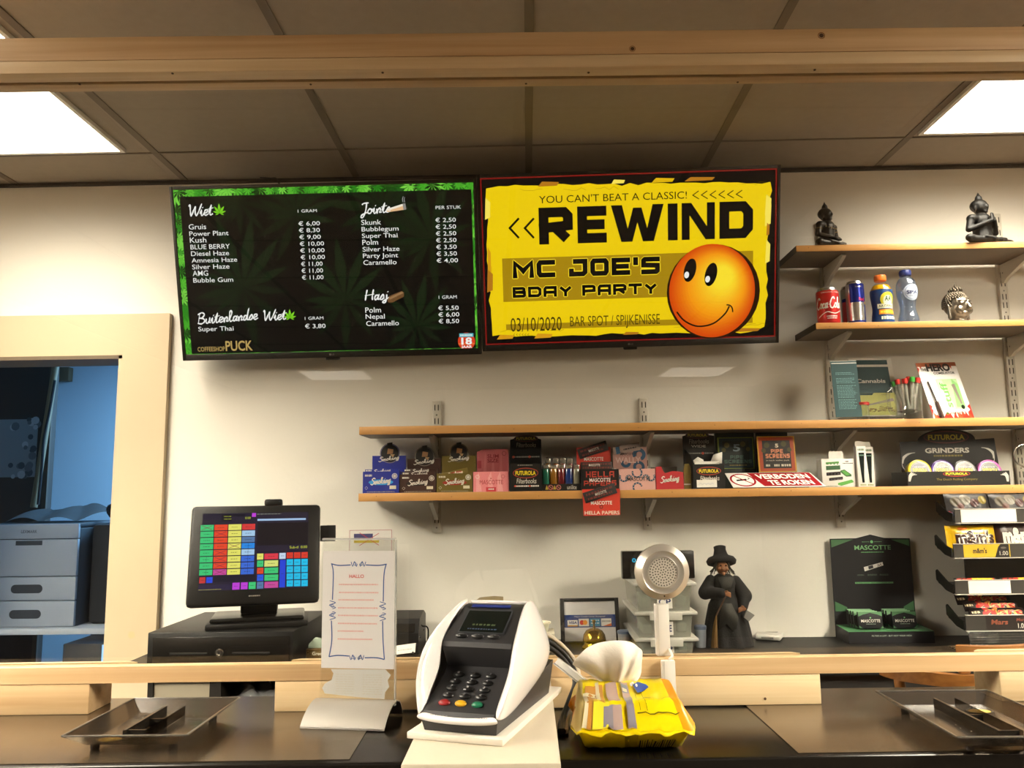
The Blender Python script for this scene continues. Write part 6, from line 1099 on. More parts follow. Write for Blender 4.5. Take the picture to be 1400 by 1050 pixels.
for hx, hy, hz, dx in ((-.035, -.2, .545, 1), (.165, -.13, .385, -1)):
    m = MB(); m.ball((hx, hy, hz), (.032, .022, .026), FLESH, X, 12, 8)
    for i in range(4): m.limb((hx+dx*.02, hy-.012, hz+.018-i*.012), (hx+dx*.055, hy-.02, hz+.006-i*.014), .0085, .006, FLESH, X)
    m.limb((hx, hy-.015, hz+.02), (hx+dx*.025, hy-.03, hz+.032), .008, .006, FLESH, X); m.build('hand', t, fuse=.0016)
m = MB(); m.ball((-.01, -.035, .785), (.062, .062, .07), FLESH, X); m.limb((-.01, -.09, .80), (-.012, -.125, .775), .012, .016, FLESH, X); m.limb((-.01, -.075, .735), (-.01, -.1, .725), .02, .014, FLESH, X); m.ball((-.045, -.085, .775), (.022, .016, .02), FLESH, X); m.ball((.025, -.085, .775), (.022, .016, .02), FLESH, X); m.build('head', t, fuse=.0016)
m = MB()
for s in (-1, 1): m.ball((-.01+s*.027, -.092, .812), (.01, .006, .007), M('doll_eye', '120d0a', .2), X, 10, 6)
m.rect(Face(X @ V((-.01, -.1, .752))), -.022*H, -.003*H, .022*H, .003*H, M('doll_mouth', '2a120c', .6), .001); m.build('face_detail', t)
m = MB(); HA = M('doll_hair', '3a3428', .9, bump=.6, bscale=400)
for i in range(46): a = math.radians(-30+i*5.3); r0 = .07; px_, py_ = r0*math.cos(a), r0*math.sin(a)*.9; m.tube([X @ V((-.01+px_*.8, -.03+py_*.8, .86)), X @ V((-.01+px_*1.2, -.03+py_*1.1, .79)), X @ V((-.01+px_*(1.5+random.random()*.5), -.02+py_*1.3, .7+random.random()*.05))], .0022, HA, 5, True, .3)
m.build('hair', t)
m = MB(); m.lathe((0, 0, 0), [(0, -.004), (.12, -.06), (.146, -.05), (.155, -.02), (.135, .01), (.085, .03), (.072, .05), (.06, .1), (.064, .128), (.05, .135), (0, .131)], ROBE, 32, X @ Matrix.Translation((-.005, .02, .87)) @ Matrix.Rotation(-.32, 4, 'X'), False); m.build('hat', t, ang=60)
m = MB(); m.tube([X @ V((-.02, -.2, .53)), X @ V((-.13, -.2, .33))], .0022, M('broom_stick', '4a3018', .6), 8, False)
for i in range(40): a = random.random()*6.28; r = random.random()*.035; m.tube([X @ V((-.13, -.2, .33)), X @ V((-.145+r*math.cos(a)*.5, -.2+r*math.sin(a)*.5, .22)), X @ V((-.16+r*math.cos(a), -.2+r*math.sin(a), .01+random.random()*.02))], .0016, STRAW, 4, True)
m.build('broom', t); m = MB(); m.prism(Face(X @ V((.21, -.13, .35))), [(-.015*H, .02*H), (.06*H, -.03*H), (.0, -.09*H), (-.05*H, -.05*H)], .006, -.006, M('bag_grey', '6f6c66', .8)); m.build('pouch', t)
# small white device
p = Fy(1054, 872); yw = math.radians(-24); X = Matrix.Translation((p.x, p.y+.005, BZ+.0005)) @ Matrix.Rotation(yw, 4, 'Z'); WH = M('plastic_white', 'ded9d0', .3); t = thing('handheld_device', 'small white handheld device lying beside the witch doll', 'device', (p.x, p.y, BZ)); m = MB(); m.box(-.038, -.065, .001, .038, .062, .016, WH, .005, X, 3); m.build('casing', t); m = MB(); G = Face(X @ V((0, 0, .0162)), X.to_3x3() @ V((1, 0, 0)), X.to_3x3() @ V((0, 1, 0))); m.rect(G, -.022, -.005, .022, .035, ink('c2beb6', .2), .0002); m.rect(Face(X @ V((0, -.0652, .0085)), X.to_3x3() @ V((1, 0, 0)), (0, 0, 1)), -.018, -.0025, .018, .0025, M('slot_grey', '8a857c', .4), .0002); m.build('panel', t); m = MB(); m.box(-.058, .035, .003, -.0385, .05, .012, WH, .003, X); m.build('plug', t)
# ---- green and black filter display stand
Yb, Yf = 2.61, 2.505; t = thing('filter_display', 'black and green card display stand with two rows of packs', 'display', (X_(1205, 860, 2.55), 2.56, BZ)); NV = M('card_ink_black', '111015', .5, spec=.35); GRN = M('card_green', '3f6e46', .5); LG = ink('6fae72')
C = Crop(wallface(Yb), 1120, 660, 4.375); F = C.F; bl = C.p(92, 772); br_ = C.p(575, 770); tl = C.p(66, 335); tr = C.p(545, 332); pk = C.p(298, 310); a1 = C.p(215, 332); a2 = C.p(382, 330); xl, xr_ = bl[0], br_[0]; tl = (xl+.0, tl[1]); tr = (xr_, tr[1])
m = MB(); m.prism(F, [(xl, BZ+.0005), (xr_, BZ+.0005), tr, (a2[0]+.003, a2[1]), (pk[0]+.004, pk[1]), (a1[0]+.003, a1[1]), tl], 0, -.003, NV)
w = xr_-xl; m.poly(F, [(xl+.003, tl[1]-.003), (xl+w*.29, tl[1]-.003), (xl+.003, tl[1]-.027)], GRN, .0004); m.poly(F, [(xr_-.003, tr[1]-.003), (xr_-w*.24, tr[1]-.003), (xr_-.003, tr[1]-.024)], GRN, .0004)
zz = C.p(0, 770)[1]; m.poly(F, [(xl+.003, zz), (xl+.003, zz+.03), (xl+w*.16, zz+.012), (xl+w*.16, zz)], GRN, .0004); m.poly(F, [(xr_-.003, zz), (xr_-.003, zz+.03), (xr_-w*.14, zz+.012), (xr_-w*.14, zz)], GRN, .0004)
def t2(s, x0, y0, x1, y1, mt, bold=0, l=.0006): a = C.p(x0+8, y1); b = C.p(x1+8, y0); m.text(F, s, a[0], a[1], b[0], b[1], mt, l, bold)
t2('MASCOTTE', 203, 372, 418, 402, ink('7fb67c'), .012); c = C.p(313, 353); m.disc(F, c[0], c[1], .005, LG, .0006, n=6); r = C.r(250, 412, 385, 418); m.dashes(F, r[0], r[1], r[2], r[3]-r[1], LG, .0006, 14); r = C.r(255, 352, 372, 355); m.dashes(F, r[0], r[1], c[0]-.008, .0012, LG, .0006, 4); m.dashes(F, c[0]+.008, r[1], r[2], .0012, LG, .0006, 4)
q = [C.p(x+8, y) for x, y in ((258, 505), (370, 474), (376, 494), (264, 530))]; m.poly(F, q, ink('d8d4cc'), .0006); q = [C.p(x+8, y) for x, y in ((284, 500), (312, 492), (316, 510), (288, 518))]; m.poly(F, q, ink('2a2630'), .0009); m.stroke(F, [C.p(x+8, y) for x, y in ((344, 505), (342, 488), (352, 497), (358, 483), (364, 500))], .0016, ink('2a2630'), .0009)
for r in ((228, 548, 268, 556), (290, 546, 345, 556), (362, 545, 412, 555)): r = C.r(*r); m.dashes(F, r[0], r[1], r[2], (r[3]-r[1])*.4, ink('4a5a4c'), .0006, 5); m.dashes(F, r[0], r[1]+(r[3]-r[1])*.6, r[2], (r[3]-r[1])*.4, ink('4a5a4c'), .0006, 5)
r = C.r(215, 592, 442, 604); m.rect(F, *r, LG, .0006); m.text(F, 'FILTERS A LOT - BUT NOT YOUR HIGH', r[0]+.002, r[1]+.001, r[2]-.002, r[3]-.001, ink('16301c'), .0009, .01); m.build('back_card', t)
m = MB(); C2 = Crop(wallface(Yf), 1120, 660, 4.375); F2 = C2.F; r = C2.r(180, 888, 688, 948); zt_ = r[3]; zk = max(zt_+.002, C.p(0, 772)[1]*.0+zt_+.006); x0, x1 = r[0], r[2]
m.add([(x0, Yf, BZ+.0005), (x1, Yf, BZ+.0005), (x1, Yf, zt_), (x0, Yf, zt_), (xl, Yb-.0035, BZ+.0005), (xr_+.004, Yb-.0035, BZ+.0005), (xr_+.004, Yb-.0035, zk), (xl, Yb-.0035, zk)], [(0, 1, 2, 3), (1, 5, 6, 2), (4, 0, 3, 7), (5, 4, 7, 6), (1, 0, 4, 5)], NV); m.add([(x0, Yf, zt_), (x1, Yf, zt_), (xr_+.004, Yb-.0035, zk), (xl, Yb-.0035, zk)], [(0, 1, 2, 3)], GRN)
a = C2.p(315, 921); b = C2.p(552, 909); m.text(F2, 'FILTERS A LOT - BUT NOT YOUR HIGH', a[0], a[1], b[0], b[1], ink('a9b4a4'), .0005, .01); m.build('tray', t, smooth=False)
cols = [[(165, 720, 300), (173, 735, 315), (187, 752, 330), (202, 768, 343), (228, 790, 372)], [(373, 718, 508), (384, 738, 526), (400, 755, 542), (432, 782, 575)]]
for ci, col_ in enumerate(cols):
    for k, (px0, pyt, px1) in enumerate(col_):
        y = Yb-.02-(Yb-.02-Yf-.022)*k/(len(col_)-1); Fk = lean(y, zt_+.0035+(zk-zt_)*.5, 7); Ck = Crop(Fk, 1120, 660, 4.375); a = Ck.p(px0+10, 840)[0]; w = .071; h = .0475; last = k == len(col_)-1; t_ = thing('filter_pack', ('front' if last else ['rearmost', 'second', 'third', 'fourth'][k])+' small black pack in the '+('wall sign side' if False else ('row nearer the witch doll' if ci == 0 else 'row nearer the candy rack'))+' of the green display', 'pack', Fk.pt(a+w/2, 0), 'packs in the green display')
        m = MB(); m.fbox(Fk, a, 0, a+w, h, 0, -.010, NV, .0005); m.poly(Fk, [(a, h), (a, h*.72), (a+w*.2, h*.84), (a+w*.5, h*.94), (a+w*.8, h*.84), (a+w, h*.72), (a+w, h)], ink('7fae80' if not last else '4c7a50'), .0003); m.poly(Fk, [(a, 0), (a+w*.14, 0), (a, h*.18)], GRN, .0003); m.poly(Fk, [(a+w, 0), (a+w*.86, 0), (a+w, h*.18)], GRN, .0003)
        if last: m.text(Fk, 'MASCOTTE', a+w*.1, h*.36, a+w*.9, h*.54, ink('dcd6cc'), .0005, .01); m.disc(Fk, a+w*.5, h*.64, w*.035, LG, .0005, n=6); m.dashes(Fk, a+w*.3, h*.24, a+w*.7, h*.04, ink('8a9a8a'), .0005, 7)
        plain(m, 'filter_pack', None, None, Fk.pt(a+w/2, 0)) if False else m.build('pack_body', t_)
# ---- candy rack
Ys = 2.37; SM = clear('rack_smoke', (.5, .48, .45), .05, 1.2, .25, (.16, .15, .14)); t = thing('candy_rack', 'black tiered sweet rack with white and printed price strips', 'rack', (X_(1370, 860, 2.45), 2.48, BZ)); C = Crop(wallface(Ys), 1270, 660, 4.77); F = C.F
RK = M('rack_black', '14120f', .35); X1 = 2.2; tiers = [(172, 172, 262), (165, 400, 490), (175, 637, 727), (245, 865, 965)]; TZ = []
for i, (x0, yt, yb) in enumerate(tiers):
    Yi = Ys-.012*i; F = wallface(Yi); C = Crop(F, 1270, 660, 4.77); a = C.p(x0, yb); zt_ = C.p(x0, yt)[1]; TZ.append((a[0], a[1], zt_, Yi))
    m = MB(); m.box(a[0], Yi, a[1], X1, Yi+.003, zt_, M('rack_strip_grey', '3c3935', .3)); m.box(a[0]-.001, Yi-.005, a[1]-.0022, X1, Yi+.003, a[1]-.0002, M('rack_lip', 'bdb7ac', .25)); m.box(a[0], Yi-.0012, zt_-.001, X1, Yi+.003, zt_+.0008, M('rack_lip')); m.build('price_strip', t)
    m = MB(); G = Face((a[0], Yi+.0031, a[1]+.001), (0, 1, 0), (0, 0, 1)); m.prism(G, [(0, 0), (.09, .02), (.09, .023), (0, .003)], 0, X1-a[0], RK); m.build('tray', t, smooth=False)
    m = MB(); G = Face((a[0]-.004, Yi+.004, a[1]), (0, 1, 0), (0, 0, 1)); m.prism(G, [(0, 0), (0, .026), (.03, .032), (.085, .06), (.092, .056), (.092, .03), (.04, .006)], 0, .0032, RK); m.build('side_arm', t)
card = [(190, 550, 'e8e2d4'), (188, 488, 'c9a82a'), (200, 470, 'e8e2d4'), (292, 558, '28221f')]
for i, (c0, c1, c) in enumerate(card):
    a0, zb_, zt_, Yi = TZ[i]; F = wallface(Yi-.0008); C = Crop(F, 1270, 660, 4.77); x0, x1 = C.p(c0, 0)[0], C.p(c1, 0)[0]; w = x1-x0; z0, z1 = zb_+.0012, zt_-.0018; h = z1-z0; m = MB(); m.rect(F, x0, z0, x1, z1, ink(c, .35), .0); lb = 'blank pale price card'
    if i == 1:
        lb = 'yellow price card'; m.poly(F, [(x1-w*.02, z0), (x1-w*.33, z0), (x1-w*.25, z1-h*.2), (x1-w*.2, z1), (x1-w*.02, z1)], ink('1d1a17', .35), .0003); m.text(F, '1.00', x1-w*.23, z0+h*.14, x1-w*.05, z0+h*.46, ink('d8d4c8'), .0006); m.text(F, "m&m's", x0+w*.2, z0+h*.3, x0+w*.5, z0+h*.72, ink('3a241a'), .0004, .035); m.ring(F, x0+w*.35, z0+h*.5, w*.2, .0006, ink('a08420'), .0003, n=4); m.disc(F, x1-w*.14, z0+h*.72, w*.06, ink('6a645c'), .0006, ry=h*.08)
    if i == 3:
        lb = 'dark price card'; m.text(F, '1.00', x1-w*.24, z0+h*.12, x1-w*.04, z0+h*.46, ink('d8d4c8'), .0005); m.text(F, 'Mars', x0+w*.12, z0+h*.38, x0+w*.52, z0+h*.74, ink('8a4a34'), .0005, .03, .15); m.text(F, 'Mars', x1-w*.27, z0+h*.6, x1-w*.05, z0+h*.82, ink('7a4232'), .0005, .03, .15)
    m.build('price_card', t, label=lb)
m = MB(); a0, zb_, zt_, Yi = TZ[3]; zd = zb_-.004-BZ; G = Face((a0+.002, Yi+.002, BZ), (0, 1, 0), (0, 0, 1)); pr = crom([(-.004, zd), (-.012, zd*.5), (.0, .006), (.03, .0012), (.11, .0012)], 5)
for i in range(len(pr)-1): m.add([G.pt(*pr[i], 0), G.pt(*pr[i+1], 0), G.pt(*pr[i+1], X1-a0), G.pt(*pr[i], X1-a0)], [(0, 1, 2, 3)], SM)
m.build('base_panel', t, solid=.002, ang=80)
m = MB(); m.box(TZ[0][0]+.07, Ys+.1, BZ+.0005, X1, Ys+.106, TZ[0][2]+.04, RK); m.build('back_panel', t)
def pouch(nm, lab, c0, w, h, Yc, z, tilt, yaw, mat, fn, grp, fat=.012, sag=0.0):
    F = lean(Yc, z, tilt, c0, yaw); m = MB(); nx, ny = 18, 10
    def bulge(a, b): u, v = a/w*2-1, b/h*2-1; return fat*(max(0, 1-u**4)*max(0, 1-v**4))**.7+.0012*math.sin(u*23+v*7)*(1-abs(v)*.5)+(.0012*math.sin(a*700) if abs(u) > .93 else 0)
    class Puffed(Face):
        def pt(s, a, b, l=0.0): return F.o+F.u*(a-w/2)+F.v*b+F.n*(bulge(a, b)+l)
    Q = Puffed(F.o, F.u, F.v); m.rect(Q, 0, 0, w, h, mat, 0, nx, ny); vs = [F.o+F.u*(w*i/nx-w/2)+F.v*(h*j/ny)-F.n*(bulge(w*i/nx, h*j/ny)) for j in range(ny+1) for i in range(nx+1)]; m.add(vs, [(j*(nx+1)+i, (j+1)*(nx+1)+i, (j+1)*(nx+1)+i+1, j*(nx+1)+i+1) for j in range(ny) for i in range(nx)], mat); fn(m, Q, w, h)
    return plain(m, nm, lab, 'sweets', tuple(F.o), grp)
YB = M('foil_yellow', 'e8b80c', .3, coat=.3); BB = M('foil_brown', '3a2018', .3, coat=.3); DB = M('foil_dark', '181415', .5); MB_ = M('foil_mars', '1c1211', .3, coat=.3)
def mm(m, Q, w, h): m.text(Q, "m&m's", w*.16, h*.28, w*.95, h*.8, ink('f0eadc', .3), .0016, .11); m.text(Q, "m&m's", w*.16, h*.28, w*.95, h*.8, ink('33190f', .3), .002, .045); m.disc(Q, w*.32, h*.87, w*.1, ink('e07a2a', .3), .0022, ry=h*.06)
def mm2(m, Q, w, h): m.text(Q, "m&m's", w*.12, h*.2, w*.9, h*.72, ink('efe8da', .3), .0018, .06)
Cx = lambda px, Y: X_(1270+px/4.77, 720, Y)
a0, zb_, zt_, Yi = TZ[1]
pouch('sweet_bag', 'yellow sweet bag on the second tier of the sweet rack', Cx(280, Yi+.02), .135, .075, Yi+.028, zb_+.014, 8, -3, YB, mm, 'sweets in the rack'); pouch('sweet_bag', 'brown sweet bag beside the yellow one on the second tier', Cx(585, Yi+.03), .13, .095, Yi+.034, zb_+.014, 10, 4, BB, mm2, 'sweets in the rack'); pouch('sweet_bag', 'dark brown sweet bag standing behind the yellow bag', Cx(450, Yi+.07), .13, .08, Yi+.066, zb_+.022, 10, 0, BB, lambda m, Q, w, h: None, 'sweets in the rack')
a0, zb_, zt_, Yi = TZ[0]
def gum(m, Q, w, h):
    m.rect(Q, w*.02, 0.001, w*.98, h*.16, ink('2f6a9a', .3), .0006, 8, 2); m.rect(Q, w*.02, h*.16, w*.98, h*.24, ink('9a2a2a', .3), .0007, 8, 1)
    for x, y, r, c in ((.2, .62, .12, '443c2c'), (.42, .7, .13, '5a5448'), (.62, .55, .1, '3a1c1a'), (.82, .68, .1, '6a5c1c'), (.3, .42, .08, '4a261c')): m.disc(Q, w*x, h*y, w*r, ink(c, .35), .0012, n=14)
pouch('sweet_bag', 'dark sweet bag with fruit pictures on the top tier, nearer the display stand', Cx(285, Yi+.02), .125, .068, Yi+.03, zb_+.016, 16, 0, DB, gum, 'sweets in the rack'); pouch('sweet_bag', 'dark sweet bag with a blue hem on the top tier, beside the fruit bag', Cx(580, Yi+.02), .125, .066, Yi+.03, zb_+.016, 16, 0, DB, gum, 'sweets in the rack')
a0, zb_, zt_, Yi = TZ[2]
def stripe(m, Q, w, h): m.rect(Q, w*.05, h*.5, w*.95, h*.95, ink('a8301f', .3), .0008, 10, 2); m.rect(Q, w*.4, h*.6, w*.9, h*.9, ink('d8c02a', .3), .0014, 8, 2)
for i in range(2): pouch('chocolate_bar', ('red and yellow wrapped bar on the third tier, nearer the display stand', 'red and yellow wrapped bar on the third tier, at the photo edge')[i], Cx(290+i*300, Yi+.015), .118, .026, Yi+.02, zt_-.02, 30, 0, DB, stripe, 'sweets in the rack', .006)
m = MB(); 
for i in range(3): x = Cx(200+i*120, Yi+.1); m.box(x-.012, Yi+.07, zb_+.025, x+.05, Yi+.11, zb_+.062-.004*i, RK, .004)
plain(m, 'chocolate_box', None, None, (0, 0, 0)) if False else None
a0, zb_, zt_, Yi = TZ[3]
def mars(m, Q, w, h): m.text(Q, 'Mars', w*.2, h*.12, w*.92, h*.9, ink('d8a24a', .3), .0016, .07, .15); m.text(Q, 'Mars', w*.2, h*.12, w*.92, h*.9, ink('b3241c', .3), .002, .03, .15); m.dashes(Q, w*.02, h*.4, w*.16, h*.2, ink('d8c8a0', .3), .0012, 3)
for i, (lab, dz, dx) in enumerate((('black and red wrapped bar at the front of the lowest rack tier', .0, 0), ('black and red wrapped bar lying behind and above the front bar on the lowest tier', .016, -14), ('third black and red wrapped bar at the back of the lowest rack tier', .031, -34))):
    pouch('chocolate_bar', lab, Cx(405+dx, Yi+.02), .15, .032, Yi+.018+i*.022, zt_-.012+dz, 32, -2, MB_, mars, 'sweets in the rack', .007)
# ---- wooden bar chair seen through the slot
CH = wood('chair_beech', '7a4a1c', '9a6530', 'X', 1.0, .4); xc, yc = X_(1372, 930, 1.72), 1.86; t = thing('bar_chair', 'brown wooden bar chair with curved back rails behind the right slot', 'chair', (xc, yc, 0))
def arc(z0, z1, R, a0, a1, nm):
    m = MB(); vs = []; n = 20
    for i in range(n+1):
        a = math.radians(a0+(a1-a0)*i/n); c, s = math.cos(a), math.sin(a); vs += [(xc+R*c, yc+R*.75*s, z0), (xc+(R-.022)*c, yc+(R-.022)*.75*s, z0), (xc+(R-.022)*c, yc+(R-.022)*.75*s, z1), (xc+R*c, yc+R*.75*s, z1)]
    fs = [(i*4+k, i*4+(k+1) % 4, i*4+4+(k+1) % 4, i*4+4+k) for i in range(n) for k in range(4)]+[(0, 3, 2, 1), (n*4, n*4+1, n*4+2, n*4+3)]; m.add(vs, fs, CH); m.build(nm, t)
zA = Zt(1290, 943, 1.72); zB = Zt(1290, 925, 1.72); zC = Zt(1320, 886, 1.72); arc(zA, zB, .19, 180, 360, 'back_rail'); arc(zC-.035, zC, .17, 243, 330, 'back_rail')
for a in (247, 285, 322): c, s = math.cos(math.radians(a)), math.sin(math.radians(a)); m = MB(); m.box(xc+.165*c-.011, yc+.124*s-.008, zB+.0005, xc+.165*c+.011, yc+.124*s+.008, zC-.0355, CH, .003); m.build('spindle', t)
m = MB(); m.box(xc-.19, yc-.02, .78, xc+.19, yc+.17, .815, CH, .015) if False else m.lathe((xc, yc, .775), [(.165, 0), (.175, .01), (.175, .03), (.16, .035)], CH, 36); m.build('seat', t)
for a in (200, 340): c, s = math.cos(math.radians(a)), math.sin(math.radians(a)); m = MB(); m.limb((xc+.16*c, yc+.12*s, .8), (xc+.178*c, yc+.133*s, zA-.002), .012, .011, CH); m.build('back_post', t)
for a in (45, 135, 225, 315): c, s = math.cos(math.radians(a)), math.sin(math.radians(a)); m = MB(); m.limb((xc+.13*c, yc+.13*s, .775), (xc+.19*c, yc+.19*s, .016), .018, .014, CH); m.build('leg', t)
m = MB(); z0 = .8805
F = wallface(2.23); x0, x1 = X_(310, 950, 2.23), X_(380, 950, 2.23); BG = clear('bag_plastic', (.75, .76, .76), .1, 2.5, .3, (.5, .5, .5))
nx, ny = 16, 10
vs = [(x0+(x1-x0)*i/nx, 2.23+.09*j/ny, .9065+.065*math.sin(math.pi*min(1, max(0, j/ny*.8+.1)))*(.7+.3*math.sin(i*.9+j))*math.sin(math.pi*(i+.5)/(nx+1))**.4) for j in range(ny+1) for i in range(nx+1)]; m.add(vs, [(j*(nx+1)+i, j*(nx+1)+i+1, (j+1)*(nx+1)+i+1, (j+1)*(nx+1)+i) for j in range(ny) for i in range(nx)], BG)
plain(m, 'plastic_bag', 'crumpled clear plastic bag on the dark shelf under the till', 'bag', ((x0+x1)/2, 2.27, .906))
# ================================================================ room beyond the door opening
Yp = 3.5; PG = M('printer_grey', '9aa0a8', .5, var=.03); PD = M('printer_dark', '34373c', .5); zt_, zb_ = Zt(60, 716, Yp), Zt(60, 857, Yp); x1 = X_(107, 780, Yp); x0 = x1-.42; zs = [Zt(60, y, Yp) for y in (716, 737, 788, 821, 857)]
t = thing('office_printer', 'pale grey paper tray printer in the dim room beyond the opening', 'printer', ((x0+x1)/2, 3.7, zb_)); m = MB(); m.box(x0, Yp+.004, zb_+.0005, x1, Yp+.42, zt_-.02, PD, .006); m.build('casing', t)
F = wallface(Yp)
for i in range(4):
    m = MB(); a, b = zs[i+1], zs[i]; m.box(x0+.001, Yp-.014, a+.002, x1-.001, Yp+.003, b-.001, PG, .003); G = wallface(Yp-.0145); xm = X_(38, 800, Yp)
    if i == 0: m.text(G, 'LEXMARK', xm-.035, (a+b)/2-.006, xm+.035, (a+b)/2+.007, ink('4a4f58'), .0004, .02)
    if i == 1: m.rect(G, xm-.055, b-.025, xm+.06, b-.006, M('recess_dark', '2c3036', .7), .0004)
    if i > 1: m.disc(G, xm-.045, (a+b)/2, .018, M('recess_dark'), .0004, n=20); m.disc(G, xm+.055, (a+b)/2, .018, M('recess_dark'), .0004, n=20); m.rect(G, xm-.045, (a+b)/2-.018, xm+.055, (a+b)/2+.018, M('recess_dark'), .0005)
    m.build(['top_panel', 'front_cover', 'paper_tray', 'paper_tray'][i], t)
m = MB(); m.box(x0+.001, Yp-.01, zt_-.0195, x1-.001, Yp+.4, zt_+.002, PD, .006); m.build('top', t)
DKC = M('cloth_black', '17191d', .9, bump=.4, bscale=60); m = MB(); nx, ny = 30, 14; xa, xb = x0+.05, X_(165, 700, Yp)+.05
def hz(i, j): u, v = i/nx, j/ny; return zt_+.006+.02*abs(math.sin(u*7+v*3))+.05*v*(1-.3*math.sin(u*9))
vs = [(xa+(x1-.02-xa)*i/nx, Yp+.06+.34*j/ny, hz(i, j)) for j in range(ny+1) for i in range(nx+1)]; m.add(vs, [(j*(nx+1)+i, j*(nx+1)+i+1, (j+1)*(nx+1)+i+1, (j+1)*(nx+1)+i) for j in range(ny) for i in range(nx)], DKC); plain(m, 'dark_cloth', 'crumpled dark cloth lying on top of the office printer', 'cloth', (x1-.2, Yp+.2, zt_))
x2 = X_(165, 780, Yp); m = MB(); zc = Zt(135, 700, Yp+.1)
m.box(x1+.02, Yp+.05, zb_+.0005, x2+.25, Yp+.42, zc-.05, M('box_black', '1a1b1e', .7), .02); plain(m, 'dark_case', 'dark case standing beside the office printer', 'case', (x1+.2, Yp+.2, zb_))
m = MB(); xs_ = [X_(105, 700, Yp), X_(130, 690, Yp), X_(150, 684, Yp+.05), X_(172, 676, Yp+.1)]
m.tube([(x1+.03, Yp+.2, zc-.0), (x1+.12, Yp+.18, zc+.03), (x1+.2, Yp+.2, zc+.055), (x1+.32, Yp+.24, zc+.1)], .035, DKC, 10); plain(m, 'rolled_cloth', 'dark rolled cloth on the case beside the office printer', 'cloth', (x1+.15, Yp+.2, zc-.03))
t = thing('side_table', 'white topped table under the office printer', 'table', ((x0+x1)/2, 3.7, 0)); m = MB(); zt2 = zb_; m.box(x0-.3, Yp-.05, zt2-.025, X_(152, 860, Yp)+.0, Yp+.46, zt2-.0003, M('table_white', 'b9bdc2', .5), .003); m.build('tabletop', t)
for xx in (x0-.2, X_(150, 860, Yp)-.05):
    for yy in (Yp, Yp+.42): m = MB(); m.box(xx-.02, yy-.02, 0, xx+.02, yy+.02, zt2-.0255, PD); m.build('leg', t)
m = MB(); m.box(-3.5, 4.0, 0, X_(70, 560, 4.0), 4.05, 2.2, M('cupboard_brown', '2a211b', .6)); m.box(X_(66, 560, 3.995), 3.985, 0, X_(72, 560, 3.995), 3.999, 2.2, M('cupboard_edge', '40352a', .6)); plain(m, 'tall_cupboard', 'dark tall cupboard beyond the opening behind the printer', 'cupboard', (-3.0, 4.02, 0))
F = wallface(3.998); a = F.px(-20, 653); b = F.px(53, 573); m = MB(); m.fbox(F, a[0], a[1], b[0], b[1], .004, 0, M('print_grey', '7a7d80', .6))
for i in range(26): x, y = a[0]+(b[0]-a[0])*(.5+.5*random.random()), a[1]+(b[1]-a[1])*random.random(); m.disc(F, x, y, random.uniform(.008, .022), ink(random.choice(('3a3c40', '55585c', '9a9da0'))), .0045+.00002*i, n=9)
plain(m, 'wall_print', 'grey picture hung on the dark cupboard beyond the opening', 'picture', (a[0], 3.998, a[1]))
m = MB(); p0, p1 = P(46, 694, 3.8), P(76, 500, 3.9); m.tube([p0, p1], .016, M('pole_wood', '6a5a40', .6), 10, False); t = plain(m, 'leaning_pole', 'thin wooden pole leaning in front of the dark cupboard', 'pole', p0)
m = MB(); m.tube([P(75, 520, 3.75), P(68, 560, 3.74), P(60, 600, 3.74), P(57, 640, 3.74), P(52, 690, 3.74)], .006, DKC, 8); plain(m, 'hanging_cable', 'dark cable hanging beside the leaning pole', 'cable', P(52, 690, 3.74))
p0, p1 = P(78, 522, 4.94), P(93, 503, 4.94); m = MB(); m.box(p0.x, 4.9, p0.z, p1.x+.03, 4.949, p1.z, M('junction_box', '5a4a34', .6), .004); plain(m, 'junction_box', 'small brown box high on the blue wall beyond the opening', 'box', (p0.x, 4.92, p0.z))
p0, p1 = P(152, 905, 3.2), P(139, 880, 3.2); t = thing('computer_tower', 'dark computer case with a blue lit strip low beside the door casing', 'computer', (p1.x, 3.3, 0)); m = MB(); m.box(p1.x-.15, 3.2, .001, p0.x+.012, 3.4, p1.z, M('case_black', '15161a', .5), .003); m.build('casing', t)
m = MB(); m.box(p1.x+.004, 3.196, p0.z-.1, p1.x+.02, 3.1998, p1.z-.004, M('lamp_blue_lit', '7fb8ff', .4, emit=1.2)); m.build('lit_strip', t)
F = wallface(WY-.0006); C = Crop(F, 530, 800, 4.2); m = MB(); m.prism(F, C.pts([(475, 130), (500, 92), (530, 70), (610, 62), (664, 66), (666, 130)]), .0004, .0, M('paper_tan', 'a08c64', .8, var=.15, vscale=60)); plain(m, 'paper_scrap', 'tan paper scrap on the wall above the card terminal', 'paper', (C.p(570, 100)[0], WY, C.p(570, 100)[1]))
# ================================================================ front counter, customer side
# --- intercom on the pane
FP = wallface(FY+.0349); C = Crop(FP, 740, 720, 4); c = C.p(670, 252); c = FB.px(907.5, 783); Ro = 37.6/FPX*1.33; ALU = M('aluminium_satin', 'd2ccc0', .3, .75); t = thing('intercom', 'round aluminium intercom speaker fixed to the clear pane', 'intercom', (c[0], FY+.03, c[1])); Fi = Face((0, FY+.0348, 0))
cc = P(907.5, 783, FY); m = MB(); m.flathe(Fi, cc.x, cc.z, [(0, 0), (Ro*.9, 0), (Ro*.97, .012), (Ro, .022), (Ro*.985, .026), (Ro*.76, .034), (Ro*.72, .033), (Ro*.57, .033), (Ro*.545, .0335), (Ro*.53, .0318), (0, .0318)], ALU, 56); m.build('housing', t, ang=30)
m = MB(); G = Face((cc.x, FY+.0348-.032, cc.z)); m.disc(G, 0, 0, Ro*.53, M('grille_grey', 'b3ac9f', .55, .0), .0002); HO = M('hole_black', '1c1916', .9); m.disc(G, 0, 0, .0011, HO, .0004, n=8)
